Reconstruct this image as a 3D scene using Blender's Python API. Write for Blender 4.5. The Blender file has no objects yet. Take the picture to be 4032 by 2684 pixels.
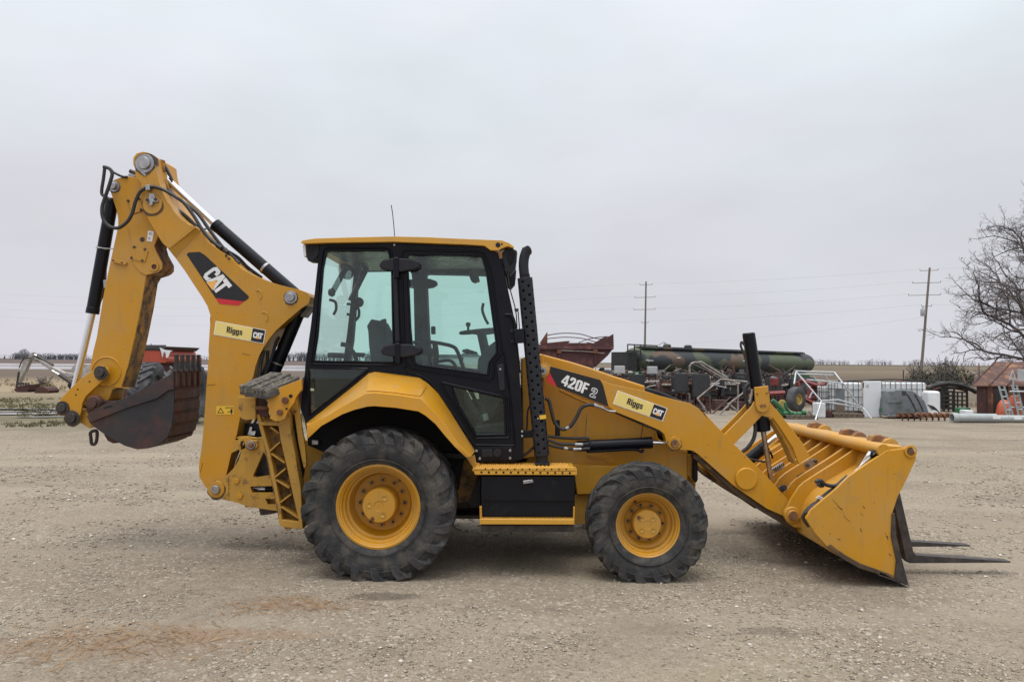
import bpy, bmesh, math, random
import numpy as np
from mathutils import Vector, Matrix, geometry, noise

# ------------------------------------------------------------------ camera, sky, sun, exposure
sc = bpy.context.scene
COL = sc.collection
FPX = 2912.0                                   # focal length of the phone lens in photo pixels (26 mm equivalent)
CAM = Vector((0.0, 0.0, 1.805))                # standing eye height
PITCH = math.atan(81.0 / FPX)
ROLL = math.radians(0.435)
CAMROT = Matrix.Rotation(math.pi / 2 + PITCH, 3, 'X') @ Matrix.Rotation(ROLL, 3, 'Z')
cd = bpy.data.cameras.new('camera')
cd.sensor_width = 36.0
cd.lens = FPX * 36.0 / 4032.0
cd.clip_start = 0.05
cd.clip_end = 8000.0
cam = bpy.data.objects.new('camera', cd)
COL.objects.link(cam)
cam.matrix_world = Matrix.Translation(CAM) @ CAMROT.to_4x4()
sc.camera = cam

SUN_EL, SUN_AZ = math.radians(76), math.radians(205)     # azimuth measured clockwise from +Y
world = bpy.data.worlds.new('World')
sc.world = world
world.use_nodes = True
wt = world.node_tree
wt.nodes.clear()
def wn(t, **k):
    n = wt.nodes.new(t)
    for a, b in k.items():
        setattr(n, a, b)
    return n
w_out = wn('ShaderNodeOutputWorld')
w_bg = wn('ShaderNodeBackground')
w_tc = wn('ShaderNodeTexCoord')
w_sep = wn('ShaderNodeSeparateXYZ')
w_ramp = wn('ShaderNodeValToRGB')
cr = w_ramp.color_ramp
cr.elements[0].position = 0.0
cr.elements[0].color = (0.735, 0.75, 0.80, 1)
cr.elements[1].position = 1.0
cr.elements[1].color = (2.5, 2.55, 2.6, 1)
for p, c in ((0.07, (0.725, 0.735, 0.785, 1)), (0.20, (0.765, 0.755, 0.815, 1)), (0.32, (0.80, 0.83, 0.885, 1)), (0.45, (0.89, 0.945, 1.0, 1)), (0.65, (1.45, 1.50, 1.56, 1))):
    e = cr.elements.new(p)
    e.color = c
w_map = wn('ShaderNodeMapping')
w_map.inputs['Scale'].default_value = (1.0, 1.0, 2.6)
w_noi = wn('ShaderNodeTexNoise')
w_noi.inputs['Scale'].default_value = 2.6
w_noi.inputs['Detail'].default_value = 5.0
w_noi.inputs['Roughness'].default_value = 0.5
w_mr = wn('ShaderNodeMapRange')
w_mr.inputs['From Min'].default_value = 0.3
w_mr.inputs['From Max'].default_value = 0.7
w_mr.inputs['To Min'].default_value = 0.945
w_mr.inputs['To Max'].default_value = 1.085
w_noi2 = wn('ShaderNodeTexNoise')
w_noi2.inputs['Scale'].default_value = 1.7
w_noi2.inputs['Detail'].default_value = 2.0
w_tint = wn('ShaderNodeValToRGB')
w_tint.color_ramp.elements[0].position = 0.35
w_tint.color_ramp.elements[0].color = (1.04, 0.988, 1.015, 1)
w_tint.color_ramp.elements[1].position = 0.65
w_tint.color_ramp.elements[1].color = (0.97, 1.01, 1.0, 1)
w_mul = wn('ShaderNodeMixRGB', blend_type='MULTIPLY')
w_mul.inputs['Fac'].default_value = 1.0
w_mul2 = wn('ShaderNodeMixRGB', blend_type='MULTIPLY')
w_mul2.inputs['Fac'].default_value = 1.0
w_sky = wn('ShaderNodeTexSky', sky_type='NISHITA')
w_sky.sun_disc = False
w_sky.sun_elevation = SUN_EL
w_sky.sun_rotation = SUN_AZ
w_sky.dust_density = 6.0
w_hsv = wn('ShaderNodeHueSaturation')
w_hsv.inputs['Saturation'].default_value = 0.25
w_hsv.inputs['Value'].default_value = 0.10
w_mix = wn('ShaderNodeMixRGB', blend_type='MIX')
w_mix.inputs['Fac'].default_value = 0.12
L = wt.links.new
L(w_tc.outputs['Generated'], w_sep.inputs[0])
L(w_sep.outputs['Z'], w_ramp.inputs['Fac'])
L(w_tc.outputs['Generated'], w_map.inputs['Vector'])
L(w_map.outputs[0], w_noi.inputs['Vector'])
L(w_map.outputs[0], w_noi2.inputs['Vector'])
L(w_noi.outputs['Fac'], w_mr.inputs['Value'])
L(w_noi2.outputs['Fac'], w_tint.inputs['Fac'])
L(w_ramp.outputs['Color'], w_mul.inputs['Color1'])
L(w_mr.outputs['Result'], w_mul.inputs['Color2'])
L(w_mul.outputs['Color'], w_mul2.inputs['Color1'])
L(w_tint.outputs['Color'], w_mul2.inputs['Color2'])
L(w_sky.outputs['Color'], w_hsv.inputs['Color'])
L(w_mul2.outputs['Color'], w_mix.inputs['Color1'])
L(w_hsv.outputs['Color'], w_mix.inputs['Color2'])
L(w_mix.outputs['Color'], w_bg.inputs['Color'])
w_bg.inputs['Strength'].default_value = 1.0
L(w_bg.outputs[0], w_out.inputs[0])

sd = bpy.data.lights.new('sun', 'SUN')
sd.energy = 1.5
sd.angle = math.radians(28)
sd.color = (1.0, 0.97, 0.93)
sun = bpy.data.objects.new('sun', sd)
COL.objects.link(sun)
_sv = Vector((math.sin(SUN_AZ) * math.cos(SUN_EL), math.cos(SUN_AZ) * math.cos(SUN_EL), math.sin(SUN_EL)))
sun.rotation_euler = _sv.to_track_quat('Z', 'Y').to_euler()
sun.location = (0, -5, 30)

vs = sc.view_settings
vs.view_transform = 'Standard'
vs.look = 'None'
vs.exposure = 0.0
vs.gamma = 1.0
vs.use_curve_mapping = False
sc.render.engine = 'CYCLES'
sc.cycles.use_denoising = True
sc.cycles.max_bounces = 8
sc.cycles.transparent_max_bounces = 16
sc.cycles.caustics_reflective = False
sc.cycles.caustics_refractive = False

# ------------------------------------------------------------------ measuring: photo pixel + real depth -> metres
REG = {'A': (200, 560, 2.119), 'B': (200, 1200, 1.668), 'C': (1150, 780, 2.178), 'D': (1100, 1400, 1.704), 'E': (1950, 900, 1.568),
       'F': (2000, 1350, 1.616), 'G': (2700, 1250, 1.568), 'H': (2100, 1200, 2.618), 'I': (2900, 1250, 2.945), 'J': (3400, 750, 1.568),
       'K': (3000, 1600, 1.568), 'L': (0, 1000, 1.96), 'M': (700, 1400, 2.091), 'N': (380, 580, 3.733), 'O': (1180, 900, 2.613),
       'Q': (1560, 950, 1.742), 'S': (2840, 1500, 1.96), 'T': (0, 1350, 3.366), 'P': (0, 0, 1.0)}

def at(px, py, Y):
    d = CAMROT @ Vector(((px - 2016) / FPX, -(py - 1342) / FPX, -1.0))
    return CAM + d * ((Y - CAM.y) / d.y)

def P(reg, *pts):
    x0, y0, s = REG[reg]
    return [(x0 + p[0] / s, y0 + p[1] / s, (p[2] if len(p) > 2 else 0) / s) for p in pts]

def V(reg, x, y, Y):
    n = P(reg, (x, y))[0]
    return at(n[0], n[1], Y)

def fillet(poly, n=5):
    out = []
    N = len(poly)
    for i in range(N):
        x, z, r = poly[i]
        if r <= 0:
            out.append((x, z))
            continue
        p = Vector((x, z)); a = Vector(poly[i - 1][:2]) - p; b = Vector(poly[(i + 1) % N][:2]) - p
        la, lb = a.length, b.length
        if la < 1e-6 or lb < 1e-6:
            out.append((x, z)); continue
        a /= la; b /= lb
        ang = math.acos(max(-1, min(1, a.dot(b))))
        if ang > 3.0 or ang < 0.1:
            out.append((x, z)); continue
        d = min(r / math.tan(ang / 2), la * 0.48, lb * 0.48)
        p0 = p + a * d; p2 = p + b * d
        for k in range(n + 1):
            t = k / n
            q = p0 * (1 - t) ** 2 + p * 2 * t * (1 - t) + p2 * t * t
            out.append((q.x, q.y))
    return out

def flat(pts, Y):
    """native pixels (x, y, r) seen at depth Y -> real (x, z) outline with rounded corners"""
    w = []
    for p in pts:
        v = at(p[0], p[1], Y)
        w.append((v.x, v.z, p[2] * Y / FPX))
    return fillet(w)

def spline(pts, n=6, closed=False):
    pts = [Vector(p) for p in pts]
    N = len(pts)
    out = []
    rng = range(N) if closed else range(N - 1)
    for i in rng:
        p1, p2 = pts[i], pts[(i + 1) % N]
        p0 = pts[(i - 1) % N] if closed or i > 0 else p1 * 2 - p2
        p3 = pts[(i + 2) % N] if closed or i + 2 < N else p2 * 2 - p1
        for k in range(n):
            t = k / n
            out.append(0.5 * ((2 * p1) + (p2 - p0) * t + (2 * p0 - 5 * p1 + 4 * p2 - p3) * t * t + (3 * p1 - p0 - 3 * p2 + p3) * t ** 3))
    if not closed:
        out.append(pts[-1])
    return out

# ------------------------------------------------------------------ object makers
def thing(name, label, cat, loc=(0, 0, 0), group=None, rotz=0.0):
    o = bpy.data.objects.new(name, None)
    o.empty_display_size = 0.2
    COL.objects.link(o)
    o.location = loc
    o.rotation_euler = (0, 0, rotz)
    tag(o, label, cat, group)
    return o

def tag(o, label=None, cat=None, group=None, kind=None):
    if label: o['label'] = label
    if cat: o['category'] = cat
    if group: o['group'] = group
    if kind: o['kind'] = kind
    return o

def hang(o, parent):
    if parent is None:
        return
    o.parent = parent
    if parent.type == 'EMPTY' and parent.parent is None:
        o.matrix_parent_inverse = (Matrix.Translation(parent.location) @ parent.rotation_euler.to_matrix().to_4x4()).inverted()

def node(name, parent):
    o = bpy.data.objects.new(name, None)
    o.empty_display_size = 0.1
    COL.objects.link(o)
    hang(o, parent)
    return o

def link_mesh(name, me, mat, parent=None, bevel=0.0, seg=2, smooth=40, label=None):
    o = bpy.data.objects.new(name, me)
    COL.objects.link(o)
    if mat is not None:
        me.materials.append(M[mat] if isinstance(mat, str) else mat)
    if smooth and len(me.polygons):
        me.polygons.foreach_set('use_smooth', [True] * len(me.polygons))
        me.set_sharp_from_angle(angle=math.radians(smooth))
    if bevel > 0:
        b = o.modifiers.new('bevel', 'BEVEL')
        b.width = bevel; b.segments = seg; b.limit_method = 'ANGLE'; b.angle_limit = math.radians(40)
        b.harden_normals = True
        b.use_clamp_overlap = True
    hang(o, parent)
    if label:
        o['label'] = label
    return o

def finish(bm, name):
    bmesh.ops.recalc_face_normals(bm, faces=bm.faces)
    me = bpy.data.meshes.new(name)
    bm.to_mesh(me)
    bm.free()
    return me

def prism_bm(bm, outline, y0, y1, holes=()):
    """outline: list of (x, z)"""
    if not holes:
        a = [bm.verts.new((x, y0, z)) for x, z in outline]
        b = [bm.verts.new((x, y1, z)) for x, z in outline]
        bm.faces.new(a)
        bm.faces.new(b[::-1])
        n = len(a)
        for i in range(n):
            j = (i + 1) % n
            bm.faces.new((a[i], b[i], b[j], a[j]))
        return
    loops = [list(outline)] + [list(h) for h in holes]
    tris = geometry.tessellate_polygon([[Vector((x, z, 0)) for x, z in l] for l in loops])
    allp = [p for l in loops for p in l]
    a = [bm.verts.new((x, y0, z)) for x, z in allp]
    b = [bm.verts.new((x, y1, z)) for x, z in allp]
    for t in tris:
        try:
            bm.faces.new((a[t[0]], a[t[1]], a[t[2]]))
            bm.faces.new((b[t[2]], b[t[1]], b[t[0]]))
        except ValueError:
            pass
    k = 0
    for l in loops:
        n = len(l)
        for i in range(n):
            j = (i + 1) % n
            bm.faces.new((a[k + i], b[k + i], b[k + j], a[k + j]))
        k += n

def plate(name, pts, y0, y1, mat, parent, holes=(), bevel=0.004, ref=None, seg=2, label=None):
    ref = y0 if ref is None else ref
    bm = bmesh.new()
    prism_bm(bm, flat(pts, ref), y0, y1, [flat(h, ref) for h in holes])
    return link_mesh(name, finish(bm, name), mat, parent, bevel, seg, label=label)

def prism(name, outline, y0, y1, mat, parent, holes=(), bevel=0.004, seg=2, label=None):
    bm = bmesh.new()
    prism_bm(bm, outline, y0, y1, holes)
    return link_mesh(name, finish(bm, name), mat, parent, bevel, seg, label=label)

def box_bm(bm, x0, x1, y0, y1, z0, z1, m=None):
    r = bmesh.ops.create_cube(bm, size=1.0)
    mm = Matrix.Translation(((x0 + x1) / 2, (y0 + y1) / 2, (z0 + z1) / 2)) @ Matrix.Diagonal((abs(x1 - x0), abs(y1 - y0), abs(z1 - z0), 1))
    if m is not None:
        mm = m @ mm
    bmesh.ops.transform(bm, matrix=mm, verts=r['verts'])

def box(name, x0, x1, y0, y1, z0, z1, mat, parent=None, bevel=0.005, m=None, label=None):
    bm = bmesh.new()
    box_bm(bm, x0, x1, y0, y1, z0, z1, m)
    return link_mesh(name, finish(bm, name), mat, parent, bevel, label=label)

def frame_of(d):
    d = Vector(d).normalized()
    up = Vector((0, 0, 1)) if abs(d.z) < 0.9 else Vector((0, 1, 0))
    a = d.cross(up).normalized()
    return a, d.cross(a).normalized()

def cyl_bm(bm, p0, p1, r0, r1=None, n=24, cap=True):
    r1 = r0 if r1 is None else r1
    p0 = Vector(p0); p1 = Vector(p1)
    a, b = frame_of(p1 - p0)
    v0 = []; v1 = []
    for i in range(n):
        t = 2 * math.pi * i / n
        d = a * math.cos(t) + b * math.sin(t)
        v0.append(bm.verts.new(p0 + d * r0)); v1.append(bm.verts.new(p1 + d * r1))
    for i in range(n):
        j = (i + 1) % n
        bm.faces.new((v0[i], v0[j], v1[j], v1[i]))
    if cap:
        bm.faces.new(v0[::-1]); bm.faces.new(v1)

def cyl(name, p0, p1, r0, mat, parent=None, r1=None, n=24, bevel=0.003, label=None):
    bm = bmesh.new()
    cyl_bm(bm, p0, p1, r0, r1, n)
    return link_mesh(name, finish(bm, name), mat, parent, bevel, label=label)

def tube_bm(bm, pts, r, n=8, closed=False, radii=None):
    pts = [Vector(p) for p in pts]
    N = len(pts)
    rings = []
    up = None
    for i in range(N):
        if closed:
            t = pts[(i + 1) % N] - pts[i - 1]
        else:
            t = pts[min(i + 1, N - 1)] - pts[max(i - 1, 0)]
        if t.length < 1e-9:
            t = Vector((1, 0, 0))
        t.normalize()
        if up is None:
            a, b = frame_of(t)
        else:
            a = (up - t * up.dot(t))
            if a.length < 1e-6:
                a, b = frame_of(t)
            a.normalize()
            b = t.cross(a)
        up = a
        rr = radii[i] if radii else r
        rings.append([bm.verts.new(pts[i] + (a * math.cos(2 * math.pi * k / n) + b * math.sin(2 * math.pi * k / n)) * rr) for k in range(n)])
    for i in range(N if closed else N - 1):
        A, B = rings[i], rings[(i + 1) % N]
        for k in range(n):
            l = (k + 1) % n
            bm.faces.new((A[k], A[l], B[l], B[k]))
    if not closed:
        bm.faces.new(rings[0][::-1]); bm.faces.new(rings[-1])

def tube(name, pts, r, mat, parent=None, n=8, smooth_n=6, closed=False, label=None, radii=None):
    bm = bmesh.new()
    q = spline(pts, smooth_n, closed) if smooth_n > 1 else pts
    tube_bm(bm, q, r, n, closed, radii)
    return link_mesh(name, finish(bm, name), mat, parent, 0, smooth=60, label=label)

def lathe_bm(bm, prof, c, axis='Y', n=48, close_start=False, close_end=False):
    """prof: list of (radius, offset along axis) about centre c"""
    c = Vector(c)
    rings = []
    for r, o in prof:
        ring = []
        for k in range(n):
            t = 2 * math.pi * k / n
            if axis == 'Y':
                ring.append(bm.verts.new(c + Vector((r * math.cos(t), o, r * math.sin(t)))))
            elif axis == 'Z':
                ring.append(bm.verts.new(c + Vector((r * math.cos(t), r * math.sin(t), o))))
            else:
                ring.append(bm.verts.new(c + Vector((o, r * math.cos(t), r * math.sin(t)))))
        rings.append(ring)
    for A, B in zip(rings, rings[1:]):
        for k in range(n):
            l = (k + 1) % n
            bm.faces.new((A[k], A[l], B[l], B[k]))
    if close_start: bm.faces.new(rings[0][::-1])
    if close_end: bm.faces.new(rings[-1])

def lathe(name, prof, c, mat, parent=None, axis='Y', n=48, cs=False, ce=False, bevel=0, smooth=40, label=None):
    bm = bmesh.new()
    lathe_bm(bm, prof, c, axis, n, cs, ce)
    return link_mesh(name, finish(bm, name), mat, parent, bevel, smooth=smooth, label=label)

def copy_tree(o, parent=None):
    c = o.copy()
    COL.objects.link(c)
    if parent is not None:
        inv = o.matrix_parent_inverse.copy()
        c.parent = parent
        c.matrix_parent_inverse = inv
    for ch in [k for k in o.children]:
        copy_tree(ch, c)
    return c

def mesh_obj(name, verts, faces, mat, parent=None, smooth=0, bevel=0, label=None):
    me = bpy.data.meshes.new(name)
    me.from_pydata([tuple(v) for v in verts], [], faces)
    me.update()
    return link_mesh(name, me, mat, parent, bevel, smooth=smooth, label=label)

# ------------------------------------------------------------------ materials
M = {}
def pmat(name, c1, c2=None, rough=0.5, metal=0.0, scale=4.0, detail=6.0, lo=0.35, hi=0.65, dirt=None, dscale=6.0, dlo=0.55, dhi=0.7,
         bump=0.0, bscale=60.0, spec=0.5, rvar=0.12, stretch=None, coat=0.0):
    m = bpy.data.materials.new(name)
    m.use_nodes = True
    nt = m.node_tree
    b = nt.nodes['Principled BSDF']
    b.inputs['Roughness'].default_value = rough
    b.inputs['Metallic'].default_value = metal
    b.inputs['Specular IOR Level'].default_value = spec
    if coat:
        b.inputs['Coat Weight'].default_value = coat
        b.inputs['Coat Roughness'].default_value = 0.25
    tc = nt.nodes.new('ShaderNodeTexCoord')
    src = tc.outputs['Object']
    if stretch:
        mp = nt.nodes.new('ShaderNodeMapping')
        mp.inputs['Scale'].default_value = stretch
        nt.links.new(src, mp.inputs[0])
        src = mp.outputs[0]
    def noi(s, d=6.0, r=0.55):
        n = nt.nodes.new('ShaderNodeTexNoise')
        n.inputs['Scale'].default_value = s
        n.inputs['Detail'].default_value = d
        n.inputs['Roughness'].default_value = r
        nt.links.new(src, n.inputs['Vector'])
        return n.outputs['Fac']
    def mr(v, a, bb, c=0.0, d=1.0):
        n = nt.nodes.new('ShaderNodeMapRange')
        for k, x in zip(('From Min', 'From Max', 'To Min', 'To Max'), (a, bb, c, d)):
            n.inputs[k].default_value = x
        nt.links.new(v, n.inputs['Value'])
        return n.outputs['Result']
    def mix(f, a, bcol):
        n = nt.nodes.new('ShaderNodeMixRGB')
        nt.links.new(f, n.inputs['Fac'])
        for s, v in (('Color1', a), ('Color2', bcol)):
            if isinstance(v, tuple):
                n.inputs[s].default_value = (*v, 1)
            else:
                nt.links.new(v, n.inputs[s])
        return n.outputs['Color']
    n1 = noi(scale, detail)
    col = mix(mr(n1, lo, hi), c1, c2 if c2 else c1)
    if dirt:
        col = mix(mr(noi(dscale, 8.0, 0.65), dlo, dhi), col, dirt)
    nt.links.new(col, b.inputs['Base Color'])
    if rvar:
        nt.links.new(mr(noi(scale * 2.3), 0.3, 0.7, max(0.03, rough - rvar), min(1, rough + rvar)), b.inputs['Roughness'])
    if bump:
        bp = nt.nodes.new('ShaderNodeBump')
        bp.inputs['Strength'].default_value = bump
        bp.inputs['Distance'].default_value = 0.01
        nt.links.new(noi(bscale, 4.0), bp.inputs['Height'])
        nt.links.new(bp.outputs[0], b.inputs['Normal'])
    M[name] = m
    return m

def weather(name, dust, dust_amt, chip, chip_lo, streak=0.35):
    m = M[name]; nt = m.node_tree
    b = nt.nodes['Principled BSDF']
    src = b.inputs['Base Color'].links[0].from_socket
    tc = nt.nodes.new('ShaderNodeTexCoord')
    def noi(s, d, r, st):
        mp = nt.nodes.new('ShaderNodeMapping'); mp.inputs['Scale'].default_value = st
        n = nt.nodes.new('ShaderNodeTexNoise'); n.inputs['Scale'].default_value = s; n.inputs['Detail'].default_value = d; n.inputs['Roughness'].default_value = r
        nt.links.new(tc.outputs['Object'], mp.inputs[0]); nt.links.new(mp.outputs[0], n.inputs['Vector'])
        return n.outputs['Fac']
    def mr(v, a, c, o0, o1):
        n = nt.nodes.new('ShaderNodeMapRange')
        for k, x in zip(('From Min', 'From Max', 'To Min', 'To Max'), (a, c, o0, o1)): n.inputs[k].default_value = x
        nt.links.new(v, n.inputs['Value']); return n.outputs['Result']
    def mix(f, a, c):
        n = nt.nodes.new('ShaderNodeMixRGB'); nt.links.new(f, n.inputs['Fac']); nt.links.new(a, n.inputs['Color1']); n.inputs['Color2'].default_value = (*c, 1); return n.outputs['Color']
    col = mix(mr(noi(1.7, 9, .72, (1, 1, 1)), .42, .72, 0, dust_amt), src, dust)             # settled dust
    col = mix(mr(noi(3.2, 6, .6, (5, 5, .55)), .56, .74, 0, streak), col, tuple(x * .55 for x in dust))   # run-off streaks
    col = mix(mr(noi(46, 3, .5, (1, 1, 1)), chip_lo, chip_lo + .03, 0, .85), col, chip)       # chips
    nt.links.new(col, b.inputs['Base Color'])
YEL = (0.52, 0.244, 0.008)
pmat('yellow', YEL, (0.49, 0.230, 0.008), spec=0.42, coat=0.12, rough=0.42, scale=1.6, dirt=(0.36, 0.20, 0.05), dscale=5, dlo=0.60, dhi=0.80, bump=0.03, bscale=120)
pmat('yellow_worn', (0.50, 0.265, 0.028), (0.42, 0.225, 0.03), rough=0.55, scale=3, dirt=(0.12, 0.065, 0.03), dscale=9, dlo=0.54, dhi=0.68, bump=0.08, bscale=60)
pmat('yellow_muddy', (0.40, 0.20, 0.03), (0.20, 0.11, 0.035), rough=0.7, scale=5, dirt=(0.05, 0.035, 0.022), dscale=11, dlo=0.45, dhi=0.6, bump=0.15, bscale=40)
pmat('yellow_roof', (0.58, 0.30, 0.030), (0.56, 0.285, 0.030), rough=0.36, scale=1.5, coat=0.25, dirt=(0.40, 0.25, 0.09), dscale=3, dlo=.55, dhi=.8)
weather('yellow', (0.40, 0.275, 0.12), .52, (0.07, 0.04, 0.025), .715, .30)
weather('yellow_worn', (0.33, 0.21, 0.08), .34, (0.06, 0.035, 0.022), .70, .35)
pmat('black_paint', (0.005, 0.0055, 0.009), (0.007, 0.008, 0.012), spec=0.22, rough=0.34, scale=3, dirt=(0.025, 0.023, 0.022), dscale=4, dlo=0.6, dhi=0.85)
pmat('cab_black', (0.0045, 0.005, 0.009), (0.007, 0.0075, 0.012), spec=0.20, rough=0.30, scale=3, dirt=(0.014, 0.013, 0.013), dscale=3, dlo=0.6, dhi=0.9)
pmat('stack_black', (0.012, 0.014, 0.020), (0.018, 0.020, 0.026), spec=0.3, rough=0.6, scale=5, dirt=(0.06, 0.05, 0.045), dscale=7, dlo=0.6, dhi=0.8)
pmat('hose', (0.014, 0.014, 0.016), (0.03, 0.028, 0.03), rough=0.55, scale=12, bump=0.1, bscale=200)
pmat('rubber', (0.024, 0.0245, 0.026), (0.044, 0.044, 0.045), rough=0.75, scale=9, dirt=(0.105, 0.092, 0.076), dscale=7, dlo=0.46, dhi=0.72, bump=0.5, bscale=34, spec=0.3)
pmat('pad_rubber', (0.045, 0.042, 0.036), (0.11, 0.10, 0.085), rough=0.9, scale=22, dirt=(0.22, 0.19, 0.14), dscale=30, dlo=0.5, dhi=0.7, bump=0.8, bscale=60)
pmat('steel', (0.42, 0.42, 0.43), (0.30, 0.29, 0.29), rough=0.38, metal=0.85, scale=20)
pmat('chrome', (0.80, 0.80, 0.82), rough=0.16, metal=1.0, rvar=0.05)
pmat('rod_dull', (0.42, 0.36, 0.30), (0.30, 0.22, 0.16), rough=0.3, metal=0.9, scale=20)
pmat('dark_steel', (0.045, 0.042, 0.042), (0.09, 0.075, 0.068), rough=0.6, metal=0.5, scale=15)
pmat('bucket_steel', (0.020, 0.021, 0.026), (0.034, 0.029, 0.030), rough=0.62, metal=0.1, scale=2.2, dirt=(0.095, 0.036, 0.024), dscale=2.6, dlo=0.45, dhi=0.66, bump=0.15, bscale=50)
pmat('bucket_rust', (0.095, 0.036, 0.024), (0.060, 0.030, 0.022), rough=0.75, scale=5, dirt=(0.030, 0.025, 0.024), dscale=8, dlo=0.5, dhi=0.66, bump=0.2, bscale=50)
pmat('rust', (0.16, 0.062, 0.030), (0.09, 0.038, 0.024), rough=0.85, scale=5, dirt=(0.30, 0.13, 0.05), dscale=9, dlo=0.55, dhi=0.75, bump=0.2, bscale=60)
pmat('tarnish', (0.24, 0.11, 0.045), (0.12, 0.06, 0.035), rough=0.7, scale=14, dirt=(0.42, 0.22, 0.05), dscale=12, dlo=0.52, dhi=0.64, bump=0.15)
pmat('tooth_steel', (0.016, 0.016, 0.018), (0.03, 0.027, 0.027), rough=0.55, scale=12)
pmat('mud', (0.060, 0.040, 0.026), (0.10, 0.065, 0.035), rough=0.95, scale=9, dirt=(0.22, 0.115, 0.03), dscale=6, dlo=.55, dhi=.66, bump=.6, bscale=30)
pmat('decal_black', (0.008, 0.008, 0.010), rough=0.35, rvar=0)
pmat('decal_white', (0.80, 0.80, 0.80), (0.70, 0.70, 0.71), rough=0.4, scale=30, rvar=0)
pmat('decal_red', (0.52, 0.018, 0.025), rough=0.4, rvar=0)
pmat('decal_yellow', (0.78, 0.62, 0.19), (0.74, 0.59, 0.20), rough=0.45, scale=9, rvar=0)
pmat('decal_orange', (0.83, 0.43, 0.10), rough=0.4, rvar=0)
pmat('decal_warn', (0.70, 0.42, 0.03), rough=0.45, rvar=0)
pmat('grey_plastic', (0.018, 0.019, 0.024), (0.013, 0.014, 0.018), spec=0.25, rough=0.55, scale=10)
pmat('seat_cloth', (0.022, 0.026, 0.028), (0.035, 0.04, 0.042), rough=0.9, scale=40)
pmat('panel_plate', (0.35, 0.35, 0.34), rough=0.5)
pmat('grease', (0.075, 0.048, 0.022), (0.14, 0.085, 0.03), rough=0.6, scale=18)
pmat('filler_black', (0.003, 0.0035, 0.004), (0.005, 0.006, 0.006), rough=0.85, scale=6, spec=0.15)  # near-black: the dimness inside the cab put into the colour
pmat('lamp_lens', (0.75, 0.75, 0.74), rough=0.15, rvar=0)
pmat('amber', (0.55, 0.16, 0.02), rough=0.25, rvar=0)
pmat('dark_void', (0.006, 0.006, 0.007), rough=0.9, rvar=0)
pmat('tape', (0.75, 0.76, 0.74), (0.5, 0.5, 0.49), rough=0.5, scale=30)

def glass_mat(name, tint, ior=1.5, rough=0.02, dust=0.018):
    m = bpy.data.materials.new(name)
    m.use_nodes = True
    nt = m.node_tree
    nt.nodes.clear()
    o = nt.nodes.new('ShaderNodeOutputMaterial')
    t = nt.nodes.new('ShaderNodeBsdfTransparent')
    t.inputs['Color'].default_value = (*tint, 1)
    g = nt.nodes.new('ShaderNodeBsdfGlossy')
    g.inputs['Roughness'].default_value = rough
    lw = nt.nodes.new('ShaderNodeLayerWeight'); lw.inputs['Blend'].default_value = 0.5
    pw = nt.nodes.new('ShaderNodeMath'); pw.operation = 'POWER'; pw.inputs[1].default_value = 5.0
    nt.links.new(lw.outputs['Facing'], pw.inputs[0])
    f = nt.nodes.new('ShaderNodeMapRange')
    f.inputs['To Min'].default_value = ((ior - 1) / (ior + 1)) ** 2
    f.inputs['To Max'].default_value = 0.9
    nt.links.new(pw.outputs[0], f.inputs['Value'])
    x = nt.nodes.new('ShaderNodeMixShader')
    d = nt.nodes.new('ShaderNodeBsdfDiffuse'); d.inputs['Color'].default_value = (0.55, 0.60, 0.58, 1)
    tcd = nt.nodes.new('ShaderNodeTexCoord')
    nz = nt.nodes.new('ShaderNodeTexNoise'); nz.inputs['Scale'].default_value = 3.5; nz.inputs['Detail'].default_value = 7.0
    nt.links.new(tcd.outputs['Object'], nz.inputs['Vector'])
    rr_ = nt.nodes.new('ShaderNodeMapRange'); rr_.inputs['From Min'].default_value = .3; rr_.inputs['From Max'].default_value = .75
    rr_.inputs['To Min'].default_value = 0.002; rr_.inputs['To Max'].default_value = dust
    nt.links.new(nz.outputs['Fac'], rr_.inputs['Value'])
    xd = nt.nodes.new('ShaderNodeMixShader')
    nt.links.new(rr_.outputs[0], xd.inputs[0]); nt.links.new(t.outputs[0], xd.inputs[1]); nt.links.new(d.outputs[0], xd.inputs[2])
    nt.links.new(f.outputs[0], x.inputs[0])
    nt.links.new(xd.outputs[0], x.inputs[1])
    nt.links.new(g.outputs[0], x.inputs[2])
    nt.links.new(x.outputs[0], o.inputs[0])
    M[name] = m
glass_mat('cab_glass', (0.875, 0.99, 0.955))
glass_mat('rear_glass', (0.90, 0.99, 0.96), ior=1.5, rough=0.02, dust=0.010)
glass_mat('clear_glass', (0.85, 0.88, 0.88))

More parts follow.
